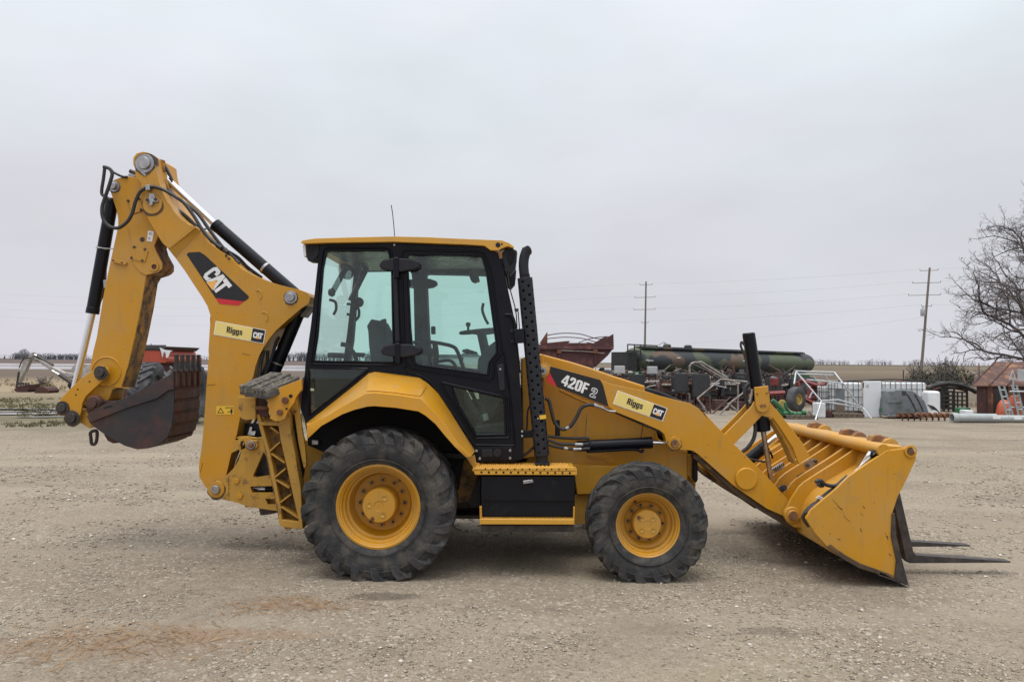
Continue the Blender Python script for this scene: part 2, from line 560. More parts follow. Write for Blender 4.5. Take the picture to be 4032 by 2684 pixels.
# ------------------------------------------------------------------ lettering
# condensed heavy capitals drawn as outlines: (advance width, [(outline, holes), ...]), cap height 1
GLYPH = {
 'R': (.58, [([(0, 0), (0, 1), (.36, 1), (.46, .95), (.51, .86), (.51, .62), (.47, .53), (.40, .48), (.53, 0), (.33, 0), (.235, .42), (.19, .42), (.19, 0)], [[(.19, .57), (.27, .57), (.31, .62), (.31, .80), (.27, .85), (.19, .85)]])]),
 'i': (.25, [([(0, 0), (0, .72), (.185, .72), (.185, 0)], []), ([(0, .83), (0, 1), (.185, 1), (.185, .83)], [])]),
 'g': (.53, [([(.30, .72), (.47, .72), (.47, -.08), (.43, -.19), (.34, -.25), (.12, -.25), (.03, -.19), (0, -.06), (.18, -.06), (.20, -.11), (.27, -.11), (.29, -.06), (.29, .05), (.22, 0), (.11, 0), (.04, .05), (0, .14), (0, .58), (.04, .67), (.11, .72), (.22, .72), (.30, .65)], [[(.18, .20), (.21, .14), (.27, .14), (.29, .20), (.29, .52), (.27, .58), (.21, .58), (.18, .52)]])]),
 's': (.47, [([(0, .22), (0, .14), (.04, .05), (.12, 0), (.32, 0), (.40, .05), (.44, .14), (.44, .26), (.39, .36), (.20, .47), (.175, .52), (.175, .56), (.20, .60), (.25, .60), (.27, .56), (.27, .49), (.43, .49), (.43, .58), (.39, .67), (.31, .72), (.13, .72), (.05, .67), (.01, .58), (.01, .46), (.06, .37), (.24, .26), (.265, .21), (.265, .16), (.24, .12), (.20, .12), (.17, .16), (.17, .22)], [])]),
 '4': (.60, [([(.30, 0), (.30, .20), (0, .20), (0, .37), (.25, 1), (.48, 1), (.48, .37), (.56, .37), (.56, .20), (.48, .20), (.48, 0)], [[(.155, .37), (.30, .37), (.30, .74)]])]),
 '2': (.56, [([(0, 0), (0, .16), (.27, .55), (.31, .66), (.31, .79), (.28, .84), (.23, .84), (.20, .79), (.20, .67), (.01, .67), (.01, .82), (.05, .93), (.14, 1), (.37, 1), (.46, .93), (.50, .82), (.50, .66), (.45, .52), (.23, .18), (.50, .18), (.50, 0)], [])]),
 '0': (.57, [([(0, .17), (0, .83), (.04, .94), (.14, 1), (.37, 1), (.47, .94), (.51, .83), (.51, .17), (.47, .06), (.37, 0), (.14, 0), (.04, .06)], [[(.20, .20), (.23, .15), (.28, .15), (.31, .20), (.31, .80), (.28, .85), (.23, .85), (.20, .80)]])]),
 'F': (.50, [([(0, 0), (0, 1), (.46, 1), (.46, .82), (.20, .82), (.20, .60), (.42, .60), (.42, .43), (.20, .43), (.20, 0)], [])]),
}
def place_text(name, word, org, u, v, Y, mat, parent, outline=0.0):
    """word set so that its width = |u| and its capital height = |v|; org, u, v in photo pixels at depth Y; outline > 0 draws only the contour"""
    W_ = sum(GLYPH[c][0] for c in word) - .05
    o = at(org[0], org[1], Y)
    uu = at(org[0] + u[0], org[1] + u[1], Y) - o
    vv = at(org[0] + v[0], org[1] + v[1], Y) - o
    x = 0.0
    for c in word:
        adv, parts = GLYPH[c]
        bm = bmesh.new()
        for outl, holes in parts:
            def mp(l): return [((o + uu * ((x + a) / W_) + vv * b_).x, (o + uu * ((x + a) / W_) + vv * b_).z) for a, b_ in l]
            if outline:
                tube_bm(bm, [(q[0], Y, q[1]) for q in mp(outl)], outline, 4, True)
            else:
                prism_bm(bm, mp(outl), Y - 0.0008, Y + 0.0008, [mp(h) for h in holes])
        link_mesh(name, finish(bm, name), mat, parent, 0, smooth=0)
        x += adv

CAT_C = [(0, .2), (0, .8), (.15, 1), (.58, 1), (.72, .86), (.72, .62), (.47, .62), (.47, .77), (.25, .77), (.25, .23), (.5, .23), (.52, .3), (.62, .3), (.53, 0), (.15, 0)]
CAT_A = [(.56, 0), (.88, 1), (1.17, 1), (1.48, 0), (1.36, 0), (1.02, .56), (.68, 0)]
CAT_T = [(1.22, 1), (2.05, 1), (2.05, .75), (1.77, .75), (1.77, 0), (1.51, 0), (1.51, .75), (1.29, .75)]
CAT_TRI = [(.60, -.06), (1.02, .50), (1.44, -.06)]
def logo(org, u, v, Y, parent, white='decal_white', tri='decal_orange'):
    """letters C A T over a triangle; u spans the full 2.05 width, v the height, in photo pixels"""
    def mp(poly):
        return [(org[0] + u[0] * a / 2.05 + v[0] * b, org[1] + u[1] * a / 2.05 + v[1] * b, 0) for a, b in poly]
    for k, (poly, m) in enumerate(((CAT_C, white), (CAT_A, white), (CAT_T, white), (CAT_TRI, tri))):
        plate('letter' if k < 3 else 'triangle', mp(poly), Y - 0.0012, Y + 0.0008, m, parent, bevel=0)

def lerp2(a, b, t):
    return (a[0] + (b[0] - a[0]) * t, a[1] + (b[1] - a[1]) * t)
# ================================================================== ground, water, far country
def ground_material():
    m = bpy.data.materials.new('ground_mix')
    m.use_nodes = True
    nt = m.node_tree
    N, K = nt.nodes, nt.links.new
    b = N['Principled BSDF']
    b.inputs['Roughness'].default_value = 0.95
    b.inputs['Specular IOR Level'].default_value = 0.15
    tc = N.new('ShaderNodeTexCoord')
    sep = N.new('ShaderNodeSeparateXYZ')
    K(tc.outputs['Object'], sep.inputs[0])
    def noi(s, d=5.0, r=0.6, stretch=None, off=0.0):
        src = tc.outputs['Object']
        if stretch or off:
            mp = N.new('ShaderNodeMapping')
            mp.inputs['Scale'].default_value = stretch or (1, 1, 1)
            mp.inputs['Location'].default_value = (off, off * .7, 0)
            K(src, mp.inputs[0]); src = mp.outputs[0]
        n = N.new('ShaderNodeTexNoise')
        n.inputs['Scale'].default_value = s; n.inputs['Detail'].default_value = d; n.inputs['Roughness'].default_value = r
        K(src, n.inputs['Vector'])
        return n.outputs['Fac']
    def mr(v, a, bb, c=0.0, d=1.0):
        n = N.new('ShaderNodeMapRange'); n.interpolation_type = 'SMOOTHSTEP'
        for k, x in zip(('From Min', 'From Max', 'To Min', 'To Max'), (a, bb, c, d)):
            n.inputs[k].default_value = x
        K(v, n.inputs['Value'])
        return n.outputs['Result']
    def mat_(op, a, bb=None):
        n = N.new('ShaderNodeMath'); n.operation = op
        for i, v in enumerate((a, bb)):
            if v is None: continue
            if isinstance(v, (int, float)): n.inputs[i].default_value = v
            else: K(v, n.inputs[i])
        return n.outputs[0]
    def mix(f, a, c):
        n = N.new('ShaderNodeMixRGB')
        if isinstance(f, (int, float)): n.inputs['Fac'].default_value = f
        else: K(f, n.inputs['Fac'])
        for s, v in (('Color1', a), ('Color2', c)):
            if isinstance(v, tuple): n.inputs[s].default_value = (*v, 1)
            else: K(v, n.inputs[s])
        return n.outputs['Color']
    def vor(s, stretch=None):
        v = N.new('ShaderNodeTexVoronoi'); v.inputs['Scale'].default_value = s
        src = tc.outputs['Object']
        if stretch:
            mp = N.new('ShaderNodeMapping'); mp.inputs['Scale'].default_value = stretch
            K(src, mp.inputs[0]); src = mp.outputs[0]
        K(src, v.inputs['Vector'])
        return v
    def blot(cx, cy, rx, ry, namp=0.9, ns=2.5):
        dx = mat_('DIVIDE', mat_('SUBTRACT', sep.outputs['X'], cx), rx)
        dy_ = mat_('DIVIDE', mat_('SUBTRACT', sep.outputs['Y'], cy), ry)
        d = mat_('SQRT', mat_('ADD', mat_('MULTIPLY', dx, dx), mat_('MULTIPLY', dy_, dy_)))
        d = mat_('ADD', d, mat_('MULTIPLY', mat_('SUBTRACT', noi(ns, 6), 0.5), namp * 2))
        return mr(d, 1.1, 0.55)
    # gravel
    g = mix(mr(noi(0.55, 6), .38, .62), (0.258, 0.209, 0.148), (0.208, 0.165, 0.117))
    g = mix(mr(noi(0.25, 5, off=13), .52, .68), g, (0.248, 0.208, 0.134))
    g = mix(mr(noi(1.3, 7, .7, (1, 2.2, 1)), .56, .74), g, (0.135, 0.108, 0.082))
    g = mix(mr(noi(9.0, 6, .7), .45, .75), g, (0.295, 0.244, 0.178))
    v1 = vor(46.0); s1 = N.new('ShaderNodeSeparateColor'); K(v1.outputs['Color'], s1.inputs[0])
    g = mix(mat_('MULTIPLY', mr(s1.outputs['Red'], .80, .99), mr(noi(0.9, 4, off=4), .38, .6, .25, .95)), g, (0.43, 0.385, 0.315))
    g = mix(mat_('MULTIPLY', mr(s1.outputs['Green'], .88, 1.0), .6), g, (0.085, 0.068, 0.052))
    v2 = vor(110.0); s2 = N.new('ShaderNodeSeparateColor'); K(v2.outputs['Color'], s2.inputs[0])
    g = mix(mat_('MULTIPLY', mr(s2.outputs['Blue'], .75, 1.0), .55), g, (0.36, 0.315, 0.25))
    g = mix(mat_('MULTIPLY', mr(s2.outputs['Green'], .80, 1.0), .55), g, (0.10, 0.08, 0.06))
    trk = mr(noi(0.42, 5, .55, (0.35, 1.5, 1), 71), .50, .62)
    g = mix(mat_('MULTIPLY', trk, .55), g, (0.280, 0.228, 0.164))
    g = mix(mat_('MULTIPLY', mr(noi(0.8, 6, .7, (0.5, 1.6, 1), 93), .58, .72), .5), g, (0.120, 0.096, 0.074))
    def lane(a0, b0, c0, w):     # a pair of compacted wheel tracks: y = a0 + b0 x + c0 x^2
        yy = mat_('ADD', mat_('ADD', mat_('MULTIPLY', sep.outputs['X'], b0), a0), mat_('MULTIPLY', mat_('MULTIPLY', sep.outputs['X'], sep.outputs['X']), c0))
        dd = mat_('ABSOLUTE', mat_('SUBTRACT', mat_('ADD', sep.outputs['Y'], mat_('MULTIPLY', mat_('SUBTRACT', noi(1.1, 4, off=3), .5), .5)), yy))
        return mr(dd, w, w * .35)
    for (a0, b0, c0, w) in ((5.15, .05, .010, .24), (9.7, -.06, .004, .34), (11.9, -.06, .004, .36), (14.5, .08, .0, .45)):
        g = mix(mat_('MULTIPLY', lane(a0, b0, c0, w), mr(noi(2.2, 6, .7, off=17), .35, .65, .15, .60)), g, (0.300, 0.250, 0.185))
    # rusty straw lying in front of the stick, oily stains
    g = mix(mat_('MULTIPLY', blot(-2.45, 4.80, 0.80, 0.36, 1.3, 3.5), .40), g, (0.225, 0.145, 0.088))
    g = mix(mat_('MULTIPLY', blot(-1.60, 5.55, 0.50, 0.20, 1.3, 4), .34), g, (0.225, 0.145, 0.088))
    g = mix(mat_('MULTIPLY', blot(-1.75, 4.92, 0.55, 0.12), .45), g, (0.235, 0.140, 0.075))
    g = mix(mat_('MULTIPLY', blot(-0.95, 5.72, 0.30, 0.10), .60), g, (0.075, 0.060, 0.045))
    g = mix(mat_('MULTIPLY', blot(1.75, 5.05, 0.22, 0.10), .45), g, (0.085, 0.068, 0.050))
    g = mix(mat_('MULTIPLY', blot(-2.6, 4.02, 0.9, 0.14), .50), g, (0.085, 0.070, 0.052))
    # worn yard: wheel tracks run across, darker damp bands further away
    g = mix(mat_('MULTIPLY', mr(noi(0.5, 6, .65, (0.25, 2.2, 1), 31), .52, .70), mr(sep.outputs['Y'], 7, 14, .0, .75)), g, (0.130, 0.102, 0.078))
    # beyond the yard: left and right country
    ln = mat_('MULTIPLY', mat_('LOGARITHM', mat_('MAXIMUM', sep.outputs['Y'], 1.0), 10.0), 1 / 3.5)
    wob = mat_('MULTIPLY', mat_('SUBTRACT', noi(0.12, 6, .65, (0.35, 1.6, 1)), 0.5), 0.085)
    t = mat_('ADD', ln, wob)
    def ramp(stops):
        r = N.new('ShaderNodeValToRGB')
        e = r.color_ramp.elements
        for k, (y, c) in enumerate(stops):
            p = math.log10(y) / 3.5
            el = e[0] if k == 0 else (e[1] if k == 1 else e.new(p))
            el.position = p; el.color = (*c, 1)
        K(t, r.inputs['Fac'])
        return r.outputs['Color']
    lt = ramp(((20, (0.15, 0.13, 0.080)), (24, (0.150, 0.138, 0.074)), (30, (0.165, 0.140, 0.080)), (36, (0.220, 0.172, 0.105)), (42, (0.290, 0.225, 0.135)), (58, (0.250, 0.190, 0.115)),
               (72, (0.115, 0.085, 0.062)), (110, (0.125, 0.092, 0.068)), (170, (0.140, 0.105, 0.080)), (300, (0.115, 0.080, 0.068)), (900, (0.105, 0.080, 0.072)), (2500, (0.11, 0.09, 0.085))))
    rt = ramp(((22, (0.19, 0.155, 0.115)), (34, (0.150, 0.118, 0.080)), (44, (0.175, 0.138, 0.095)), (70, (0.235, 0.185, 0.130)), (90, (0.110, 0.082, 0.058)), (120, (0.145, 0.108, 0.068)), (180, (0.185, 0.145, 0.092)),
               (260, (0.140, 0.108, 0.070)), (420, (0.170, 0.132, 0.082)), (900, (0.120, 0.105, 0.065)), (2500, (0.11, 0.095, 0.07))))
    rows = mr(noi(1.0, 6, .7, (0.012, 0.16, 1), 5), .38, .62)
    rt = mix(mat_('MULTIPLY', rows, .55), rt, (0.090, 0.066, 0.046))
    lrows = mr(noi(1.0, 6, .75, (0.05, 0.5, 1), 55), .50, .66)
    lt = mix(mat_('MULTIPLY', lrows, .6), lt, (0.090, 0.068, 0.048))
    lt = mix(mat_('MULTIPLY', mr(noi(3.0, 6, .7, (0.3, 1, 1), 7), .55, .75), .5), lt, (0.30, 0.25, 0.15))
    side = mr(mat_('DIVIDE', sep.outputs['X'], mat_('MAXIMUM', sep.outputs['Y'], 1.0)), -0.16, -0.02)
    far = mix(side, lt, rt)
    edge = mat_('ADD', sep.outputs['Y'], mat_('MULTIPLY', mat_('SUBTRACT', noi(0.35, 6), 0.5), 9.0))
    lim = mat_('ADD', 19.0, mat_('MULTIPLY', side, 11.5))
    fy = mr(mat_('SUBTRACT', edge, lim), -1.5, 2.5)
    col = mix(fy, g, far)
    hv = N.new('ShaderNodeHueSaturation'); hv.inputs['Value'].default_value = 0.93; hv.inputs['Saturation'].default_value = 0.90
    K(col, hv.inputs['Color'])
    K(hv.outputs['Color'], b.inputs['Base Color'])
    # relief
    bp = N.new('ShaderNodeBump'); bp.inputs['Strength'].default_value = 0.55; bp.inputs['Distance'].default_value = 0.012
    h = mat_('ADD', mat_('MULTIPLY', noi(38.0, 6, .7), 1.0), mat_('MULTIPLY', v1.outputs['Distance'], -.9))
    h = mat_('ADD', h, mat_('MULTIPLY', noi(6.0, 4), 1.6))
    K(h, bp.inputs['Height'])
    K(bp.outputs[0], b.inputs['Normal'])
    M['ground_mix'] = m
ground_material()

# one sheet to the horizon, finely divided near the camera so the yard can undulate a little
xs = sorted(set([-3500, -1500, -600, -250, -120, -60, -30] + [i * 0.5 for i in range(-32, 33)] + [30, 60, 120, 250, 600, 1500, 3500]))
ys = sorted(set([-60, -20, -8, -2] + [i * 0.5 for i in range(0, 56)] + [32, 38, 46, 60, 80, 110, 160, 240, 400, 700, 1200, 2000, 3500]))
gv = []
for y in ys:
    for x in xs:
        z = 0.0
        if abs(x) <= 16 and 0 <= y <= 28:
            n1 = noise.noise(Vector((x * 0.55, y * 0.55, 3.1)))
            n2 = noise.noise(Vector((x * 1.9, y * 1.9, 7.7)))
            near_m = max(0.0, 1 - max(0.0, abs(x) - 4.6) / 1.5) * max(0.0, 1 - max(0.0, abs(y - 7.2) - 1.3) / 1.5)
            fall = min(1.0, (16 - abs(x)) / 3) * min(1.0, (28 - y) / 4)
            z = (0.022 * n1 + 0.010 * n2 - 0.006) * (1 - near_m) * fall
        gv.append((x, y, z))
nx = len(xs)
gf = [(j * nx + i, j * nx + i + 1, (j + 1) * nx + i + 1, (j + 1) * nx + i) for j in range(len(ys) - 1) for i in range(nx - 1)]
ground = mesh_obj('ground', gv, gf, 'ground_mix', None, smooth=60)
ground['kind'] = 'structure'

# flooded fields and puddles that mirror the grey sky
m = bpy.data.materials.new('still_water')
m.use_nodes = True
b = m.node_tree.nodes['Principled BSDF']
b.inputs['Base Color'].default_value = (0.16, 0.15, 0.13, 1)
b.inputs['Roughness'].default_value = 0.10
b.inputs['Specular IOR Level'].default_value = 0.6
wn_ = m.node_tree.nodes.new('ShaderNodeTexNoise'); wn_.inputs['Scale'].default_value = 1.2
wb_ = m.node_tree.nodes.new('ShaderNodeBump'); wb_.inputs['Strength'].default_value = 0.03; wb_.inputs['Distance'].default_value = 0.01
m.node_tree.links.new(wn_.outputs['Fac'], wb_.inputs['Height']); m.node_tree.links.new(wb_.outputs[0], b.inputs['Normal'])
M['still_water'] = m
def water(name, outline, seed, z=0.012, rag=1.0):
    rnd = random.Random(seed)
    pts = []
    n = len(outline)
    for i in range(n):
        a, c = outline[i], outline[(i + 1) % n]
        for k in range(10):
            t = k / 10
            y = a[1] + (c[1] - a[1]) * t; x = a[0] + (c[0] - a[0]) * t
            pts.append((x + rnd.uniform(-1, 1) * rag * 3, y + rnd.uniform(-1, 1) * rag, z))
    o = mesh_obj(name, pts, [tuple(range(len(pts)))], 'still_water', None)
    o['kind'] = 'structure'
    return o
water('water', [(-190, 118), (-14, 122), (-10, 160), (-260, 165)], 1, rag=2.0)
water('water', [(-330, 178), (-10, 172), (-4, 235), (-420, 235)], 2, rag=3.0)
water('water', [(-10, 125), (40, 150), (60, 230), (-4, 230)], 9, rag=2.0)
water('water', [(-17.6, 23.2), (-15.0, 23.4), (-13.6, 24.3), (-14.2, 25.2), (-16.8, 24.4)], 3, z=0.032, rag=0.30)
water('water', [(-17.5, 25.4), (-15.2, 25.6), (-15.4, 26.2), (-18.0, 26.0)], 4, z=0.032, rag=0.22)
water('water', [(-14.9, 22.2), (-13.4, 22.5), (-13.2, 22.9), (-14.9, 22.6)], 5, z=0.032, rag=0.07)

# pale chips of crushed stone lying loose on the yard
def scatter_stones():
    rs = np.random.RandomState(11)
    base = np.array([[1, 0, 0], [.3, .95, 0], [-.8, .6, 0], [-.8, -.6, 0], [.3, -.95, 0], [.1, .05, .75], [.15, 0, -.5]])
    fcs = [(0, 1, 5), (1, 2, 5), (2, 3, 5), (3, 4, 5), (4, 0, 5), (1, 0, 6), (2, 1, 6), (3, 2, 6), (4, 3, 6), (0, 4, 6)]
    fcs = np.array(fcs)
    groups = (('gravel', 'stone_pale', 20000, (0.004, 0.020)), ('gravel', 'stone_grey', 16000, (0.004, 0.020)), ('gravel', 'stone_dark', 1800, (0.004, 0.014)), ('gravel', 'stone_white', 520, (0.008, 0.030)))
    for name, matn, n, (s0, s1) in groups:
        k = 0
        y = 3.2 * (16.0 / 3.2) ** (rs.rand(n * 2) ** 1.15)
        x = (rs.rand(n * 2) * 2 - 1) * (0.74 * y + 0.4)
        # uneven spread: keep more where a slow noise is high
        keep = np.array([noise.noise(Vector((a * 0.8, c * 0.8, 1.5))) + noise.noise(Vector((a * 2.7, c * 2.7, 4.5))) * .6 for a, c in zip(x, y)]) > rs.rand(n * 2) * 0.62 - 0.22
        x, y = x[keep][:n], y[keep][:n]
        n_ = len(x)
        s = s0 + (s1 - s0) * rs.rand(n_) ** 2.6
        s *= np.clip(y / 6.0, 0.9, 1.7)
        ang = rs.rand(n_) * 6.283
        V_ = base[None] * (1 + 0.35 * (rs.rand(n_, 7, 3) - .5))
        V_[:, :, 2] *= (0.45 + .35 * rs.rand(n_))[:, None]
        V_[:, :, 1] *= (0.55 + .45 * rs.rand(n_))[:, None]
        V_ = V_ * s[:, None, None]
        tilt = (rs.rand(n_) - .5) * .9
        yy = V_[:, :, 1] * np.cos(tilt)[:, None] - V_[:, :, 2] * np.sin(tilt)[:, None]
        zz = V_[:, :, 1] * np.sin(tilt)[:, None] + V_[:, :, 2] * np.cos(tilt)[:, None]
        X_ = V_[:, :, 0] * np.cos(ang)[:, None] - yy * np.sin(ang)[:, None] + x[:, None]
        Y_ = V_[:, :, 0] * np.sin(ang)[:, None] + yy * np.cos(ang)[:, None] + y[:, None]
        zg = np.array([ground_z(a, c) for a, c in zip(x, y)])
        Z_ = zz + zg[:, None] + (s * 0.10)[:, None]
        verts = np.stack([X_, Y_, Z_], -1).reshape(-1, 3)
        F_ = (fcs[None] + (np.arange(n_) * 7)[:, None, None]).reshape(-1, 3)
        me = bpy.data.meshes.new(name)
        me.vertices.add(len(verts)); me.vertices.foreach_set('co', verts.ravel().astype(np.float32))
        me.loops.add(F_.size); me.loops.foreach_set('vertex_index', F_.ravel().astype(np.int32))
        me.polygons.add(len(F_)); me.polygons.foreach_set('loop_start', np.arange(0, F_.size, 3, dtype=np.int32)); me.polygons.foreach_set('loop_total', np.full(len(F_), 3, dtype=np.int32))
        me.update(calc_edges=True)
        o = link_mesh(name, me, matn, None, smooth=0)
        o['kind'] = 'stuff'
def ground_z(x, y):
    i = max(0, min(nx - 2, next((k for k, v in enumerate(xs_f) if v > x), nx - 1) - 1)) if False else int(np.searchsorted(xs_f, x) - 1)
    j = int(np.searchsorted(ys_f, y) - 1)
    x0, x1, y0, y1 = xs[i], xs[i + 1], ys[j], ys[j + 1]
    u, w = (x - x0) / (x1 - x0), (y - y0) / (y1 - y0)
    z00, z10, z01, z11 = gv[j * nx + i][2], gv[j * nx + i + 1][2], gv[(j + 1) * nx + i][2], gv[(j + 1) * nx + i + 1][2]
    return (z00 * (1 - u) + z10 * u) * (1 - w) + (z01 * (1 - u) + z11 * u) * w
xs_f, ys_f = np.array(xs), np.array(ys)
pmat('stone_pale', (0.42, 0.37, 0.295), (0.30, 0.26, 0.20), rough=0.9, scale=9, lo=.4, hi=.6)
pmat('stone_grey', (0.205, 0.168, 0.125), (0.24, 0.21, 0.165), rough=0.9, scale=7, lo=.4, hi=.6)
pmat('stone_dark', (0.085, 0.07, 0.055), (0.13, 0.105, 0.085), rough=0.9, scale=7, lo=.4, hi=.6)
pmat('stone_white', (0.60, 0.56, 0.49), (0.48, 0.43, 0.36), rough=0.85, scale=7, lo=.4, hi=.6)
scatter_stones()
pmat('straw', (0.34, 0.22, 0.11), (0.24, 0.135, 0.065), rough=0.9, scale=6)
bm = bmesh.new()
rnd = random.Random(8)
for k in range(520):
    if rnd.random() < .65: x, y = rnd.gauss(-2.55, .42), rnd.gauss(4.75, .20)
    else: x, y = rnd.gauss(-1.6, .28), rnd.gauss(5.5, .12)
    if y < 3.5: continue
    a = rnd.uniform(0, 3.14); l = rnd.uniform(.015, .07)
    z = ground_z(x, y) + 0.006
    d = Vector((math.cos(a), math.sin(a), rnd.uniform(-.05, .1))) * l
    tube_bm(bm, [Vector((x, y, z)) - d, Vector((x, y, z + rnd.uniform(0, .006))), Vector((x, y, z)) + d], rnd.uniform(.0010, .0022), 3)
link_mesh('straw_litter', finish(bm, 'straw_litter'), 'straw', None, smooth=0)['kind'] = 'stuff'
# ================================================================== the backhoe loader
YC = 7.25                                            # centre line of the machine
bh = thing('backhoe_loader', 'large yellow and black backhoe loader parked on gravel with its boom folded up', 'backhoe loader', (0.0, YC, 0.0))

def mirror(o):
    c = copy_tree(o, bh)
    c.location.y = 2 * YC
    c.scale.y = -1
    return c

def pin(parent, reg, x, y, Y, r, depth=0.05, mat='steel', washer=True, name='pin', boss=None):
    """hinge pin standing proud of a plate whose face lies at Y; r in metres"""
    c = V(reg, x, y, Y)
    rg_ = random.Random(int(x * 7 + y))
    R0 = (boss or r * 1.55)
    ring = [(c.x + R0 * f * math.cos(t), c.z + R0 * f * math.sin(t) - R0 * .12) for t, f in [(2 * math.pi * k / 22, rg_.uniform(1.04, 1.22)) for k in range(22)]]
    prism('grease_stain', ring, Y - 0.0012, Y + 0.004, 'grease', parent, bevel=0)
    if boss:
        cyl('boss', (c.x, Y - 0.012, c.z), (c.x, Y + 0.03, c.z), boss, 'yellow', parent, n=36, bevel=0.004)
        Y -= 0.012
    if washer:
        cyl('washer', (c.x, Y - 0.008, c.z), (c.x, Y + 0.02, c.z), r * 1.55, 'steel' if mat != 'dark_steel' else 'dark_steel', parent, n=32, bevel=0.002)
    cyl(name, (c.x, Y - depth, c.z), (c.x, Y + 0.02, c.z), r, mat, parent, n=28, bevel=0.005)

# ------------------------------------------------------------------ wheels
def make_wheel(name, cx, cz, y_out, R, Rr, width, nl, hub_r, bolt_r, nb, disc_depth, lug_h, seed):
    rnd = random.Random(seed)
    w = node('wheel', bh)
    w['label'] = name
    hw = width / 2
    yc = y_out + hw
    bm = bmesh.new()
    prof = [(Rr - 0.02, -hw * .70), (Rr + 0.006, -hw * .80), (Rr + 0.035, -hw * .90), (Rr + (R - Rr) * .35, -hw * .985), (Rr + (R - Rr) * .55, -hw * .99),
            (R - lug_h - 0.055, -hw * .95), (R - lug_h - 0.018, -hw * .84), (R - lug_h - 0.004, -hw * .5), (R - lug_h, 0)]
    prof = prof + [(r, -o) for r, o in prof[-2::-1]]
    lathe_bm(bm, prof, (cx, yc, cz), 'Y', 96)
    # raised rings on the sidewall
    for side in (-1, 1):
        for rr in (Rr + 0.05, Rr + (R - Rr) * .62):
            pts = [(cx + rr * math.cos(t), yc + side * hw * .975, cz + rr * math.sin(t)) for t in [2 * math.pi * i / 64 for i in range(64)]]
            tube_bm(bm, pts, 0.006, 6, True)
    # lugs: bars that start low on the shoulder and run in a slant past the middle of the tread
    for side in (-1, 1):
        for i in range(nl):
            f0 = 2 * math.pi * (i + (0.5 if side > 0 else 0)) / nl
            wob = rnd.uniform(-.01, .01)
            st = []
            for lat, rad, ph, wd in ((1.0, R - lug_h - 0.125, -.05, .034), (1.012, R - lug_h - .06, -.01, .040), (.99, R - 0.024, .035, .042), (.90, R - .003, .075, .043), (.45, R, .20, .040), (-.06, R - .003, .33, .034)):
                a = f0 + ph * (0.64 / R) + wob
                st.append((side * hw * lat, rad, a, wd))
            rows = []
            for k, (la, rad, a, wd) in enumerate(st):
                lo = rad - lug_h - 0.02 if k > 1 else rad - 0.012
                yy = yc + la
                yl = yc + (la if k > 2 else la - side * 0.045)
                row = []
                for (rr, da, y2) in ((lo, -wd * 1.55, yl), (rad, -wd, yy), (rad, wd, yy), (lo, wd * 1.55, yl)):
                    t = a + da / R
                    row.append(bm.verts.new((cx + rr * math.cos(t), y2, cz + rr * math.sin(t))))
                rows.append(row)
            for A, B in zip(rows, rows[1:]):
                for k in range(3):
                    bm.faces.new((A[k], A[k + 1], B[k + 1], B[k]))
            bm.faces.new(rows[0]); bm.faces.new(rows[-1][::-1])
    for v in bm.verts:                                   # weight of the machine flattens the tyre where it meets the ground
        if v.co.z < 0.09:
            t = max(0.0, (0.09 - v.co.z) / 0.13)
            v.co.y = yc + (v.co.y - yc) * (1 + 0.05 * t)
        if v.co.z < 0.0:
            v.co.z = -0.002 + v.co.z * 0.08
    ty = link_mesh('tyre', finish(bm, 'tyre'), 'rubber', w, 0.004, 1, smooth=28)
    # rim: stepped drop-centre dish
    y0 = y_out + 0.045
    d = disc_depth
    lathe('rim', [(Rr - 0.05, 0.20), (Rr + 0.004, 0.05), (Rr + 0.012, 0.012), (Rr + 0.008, 0.0), (Rr - 0.008, -0.002), (Rr - 0.018, 0.006), (Rr - 0.022, 0.018), (Rr - 0.032, 0.024), (Rr - 0.040, 0.060),
                  (Rr - 0.052, 0.066), (Rr - 0.060, 0.105), (Rr - 0.078, 0.112), (Rr - 0.088, d * .80), (Rr - 0.105, d), (hub_r * .9, d + 0.01), (hub_r * .6, d + 0.01)],
          (cx, y0, cz), 'yellow', w, 'Y', 72, smooth=30)
    lathe('hub', [(hub_r * 1.02, d + 0.012), (hub_r * 1.0, d * .30), (hub_r * .985, d * .22), (hub_r * .93, d * .16), (hub_r * .30, d * .15), (hub_r * .28, d * .17), (0.002, d * .17)], (cx, y0, cz), 'yellow', w, 'Y', 48, smooth=30)
    for k in range(3 if nb > 10 else 4):
        t = (2 * math.pi * k / (3 if nb > 10 else 4)) + (0.95 if nb > 10 else 0.78)
        p = Vector((cx + hub_r * .56 * math.cos(t), y0 + d * .15, cz + hub_r * .56 * math.sin(t)))
        lathe('dimple', [(hub_r * .17, -0.003), (hub_r * .15, -0.004), (hub_r * .11, -.001), (0.001, 0.001)], p, 'yellow_worn', w, 'Y', 20)
    c2 = cx - hub_r * .36, cz - hub_r * .73
    if nb <= 10:
        c2 = cx - hub_r * .62, cz + hub_r * .52
    cyl('drain_plug', (c2[0], y0 + d * .15 - 0.014, c2[1]), (c2[0], y0 + d * .16, c2[1]), 0.016, 'rust', w, n=6, bevel=0.002)
    for k in range(nb):
        t = 2 * math.pi * (k + 0.5) / nb + 0.26
        x, z = cx + bolt_r * math.cos(t), cz + bolt_r * math.sin(t)
        cyl('wheel_nut', (x, y0 + d - 0.030, z), (x, y0 + d + 0.004, z), 0.012, 'dark_steel', w, n=6, bevel=0.002)
        cyl('nut_washer', (x, y0 + d - 0.010, z), (x, y0 + d + 0.004, z), 0.020, 'yellow_worn', w, n=12, bevel=0)
    t = 0.9 if nb > 10 else 2.05
    rv = Rr - 0.10
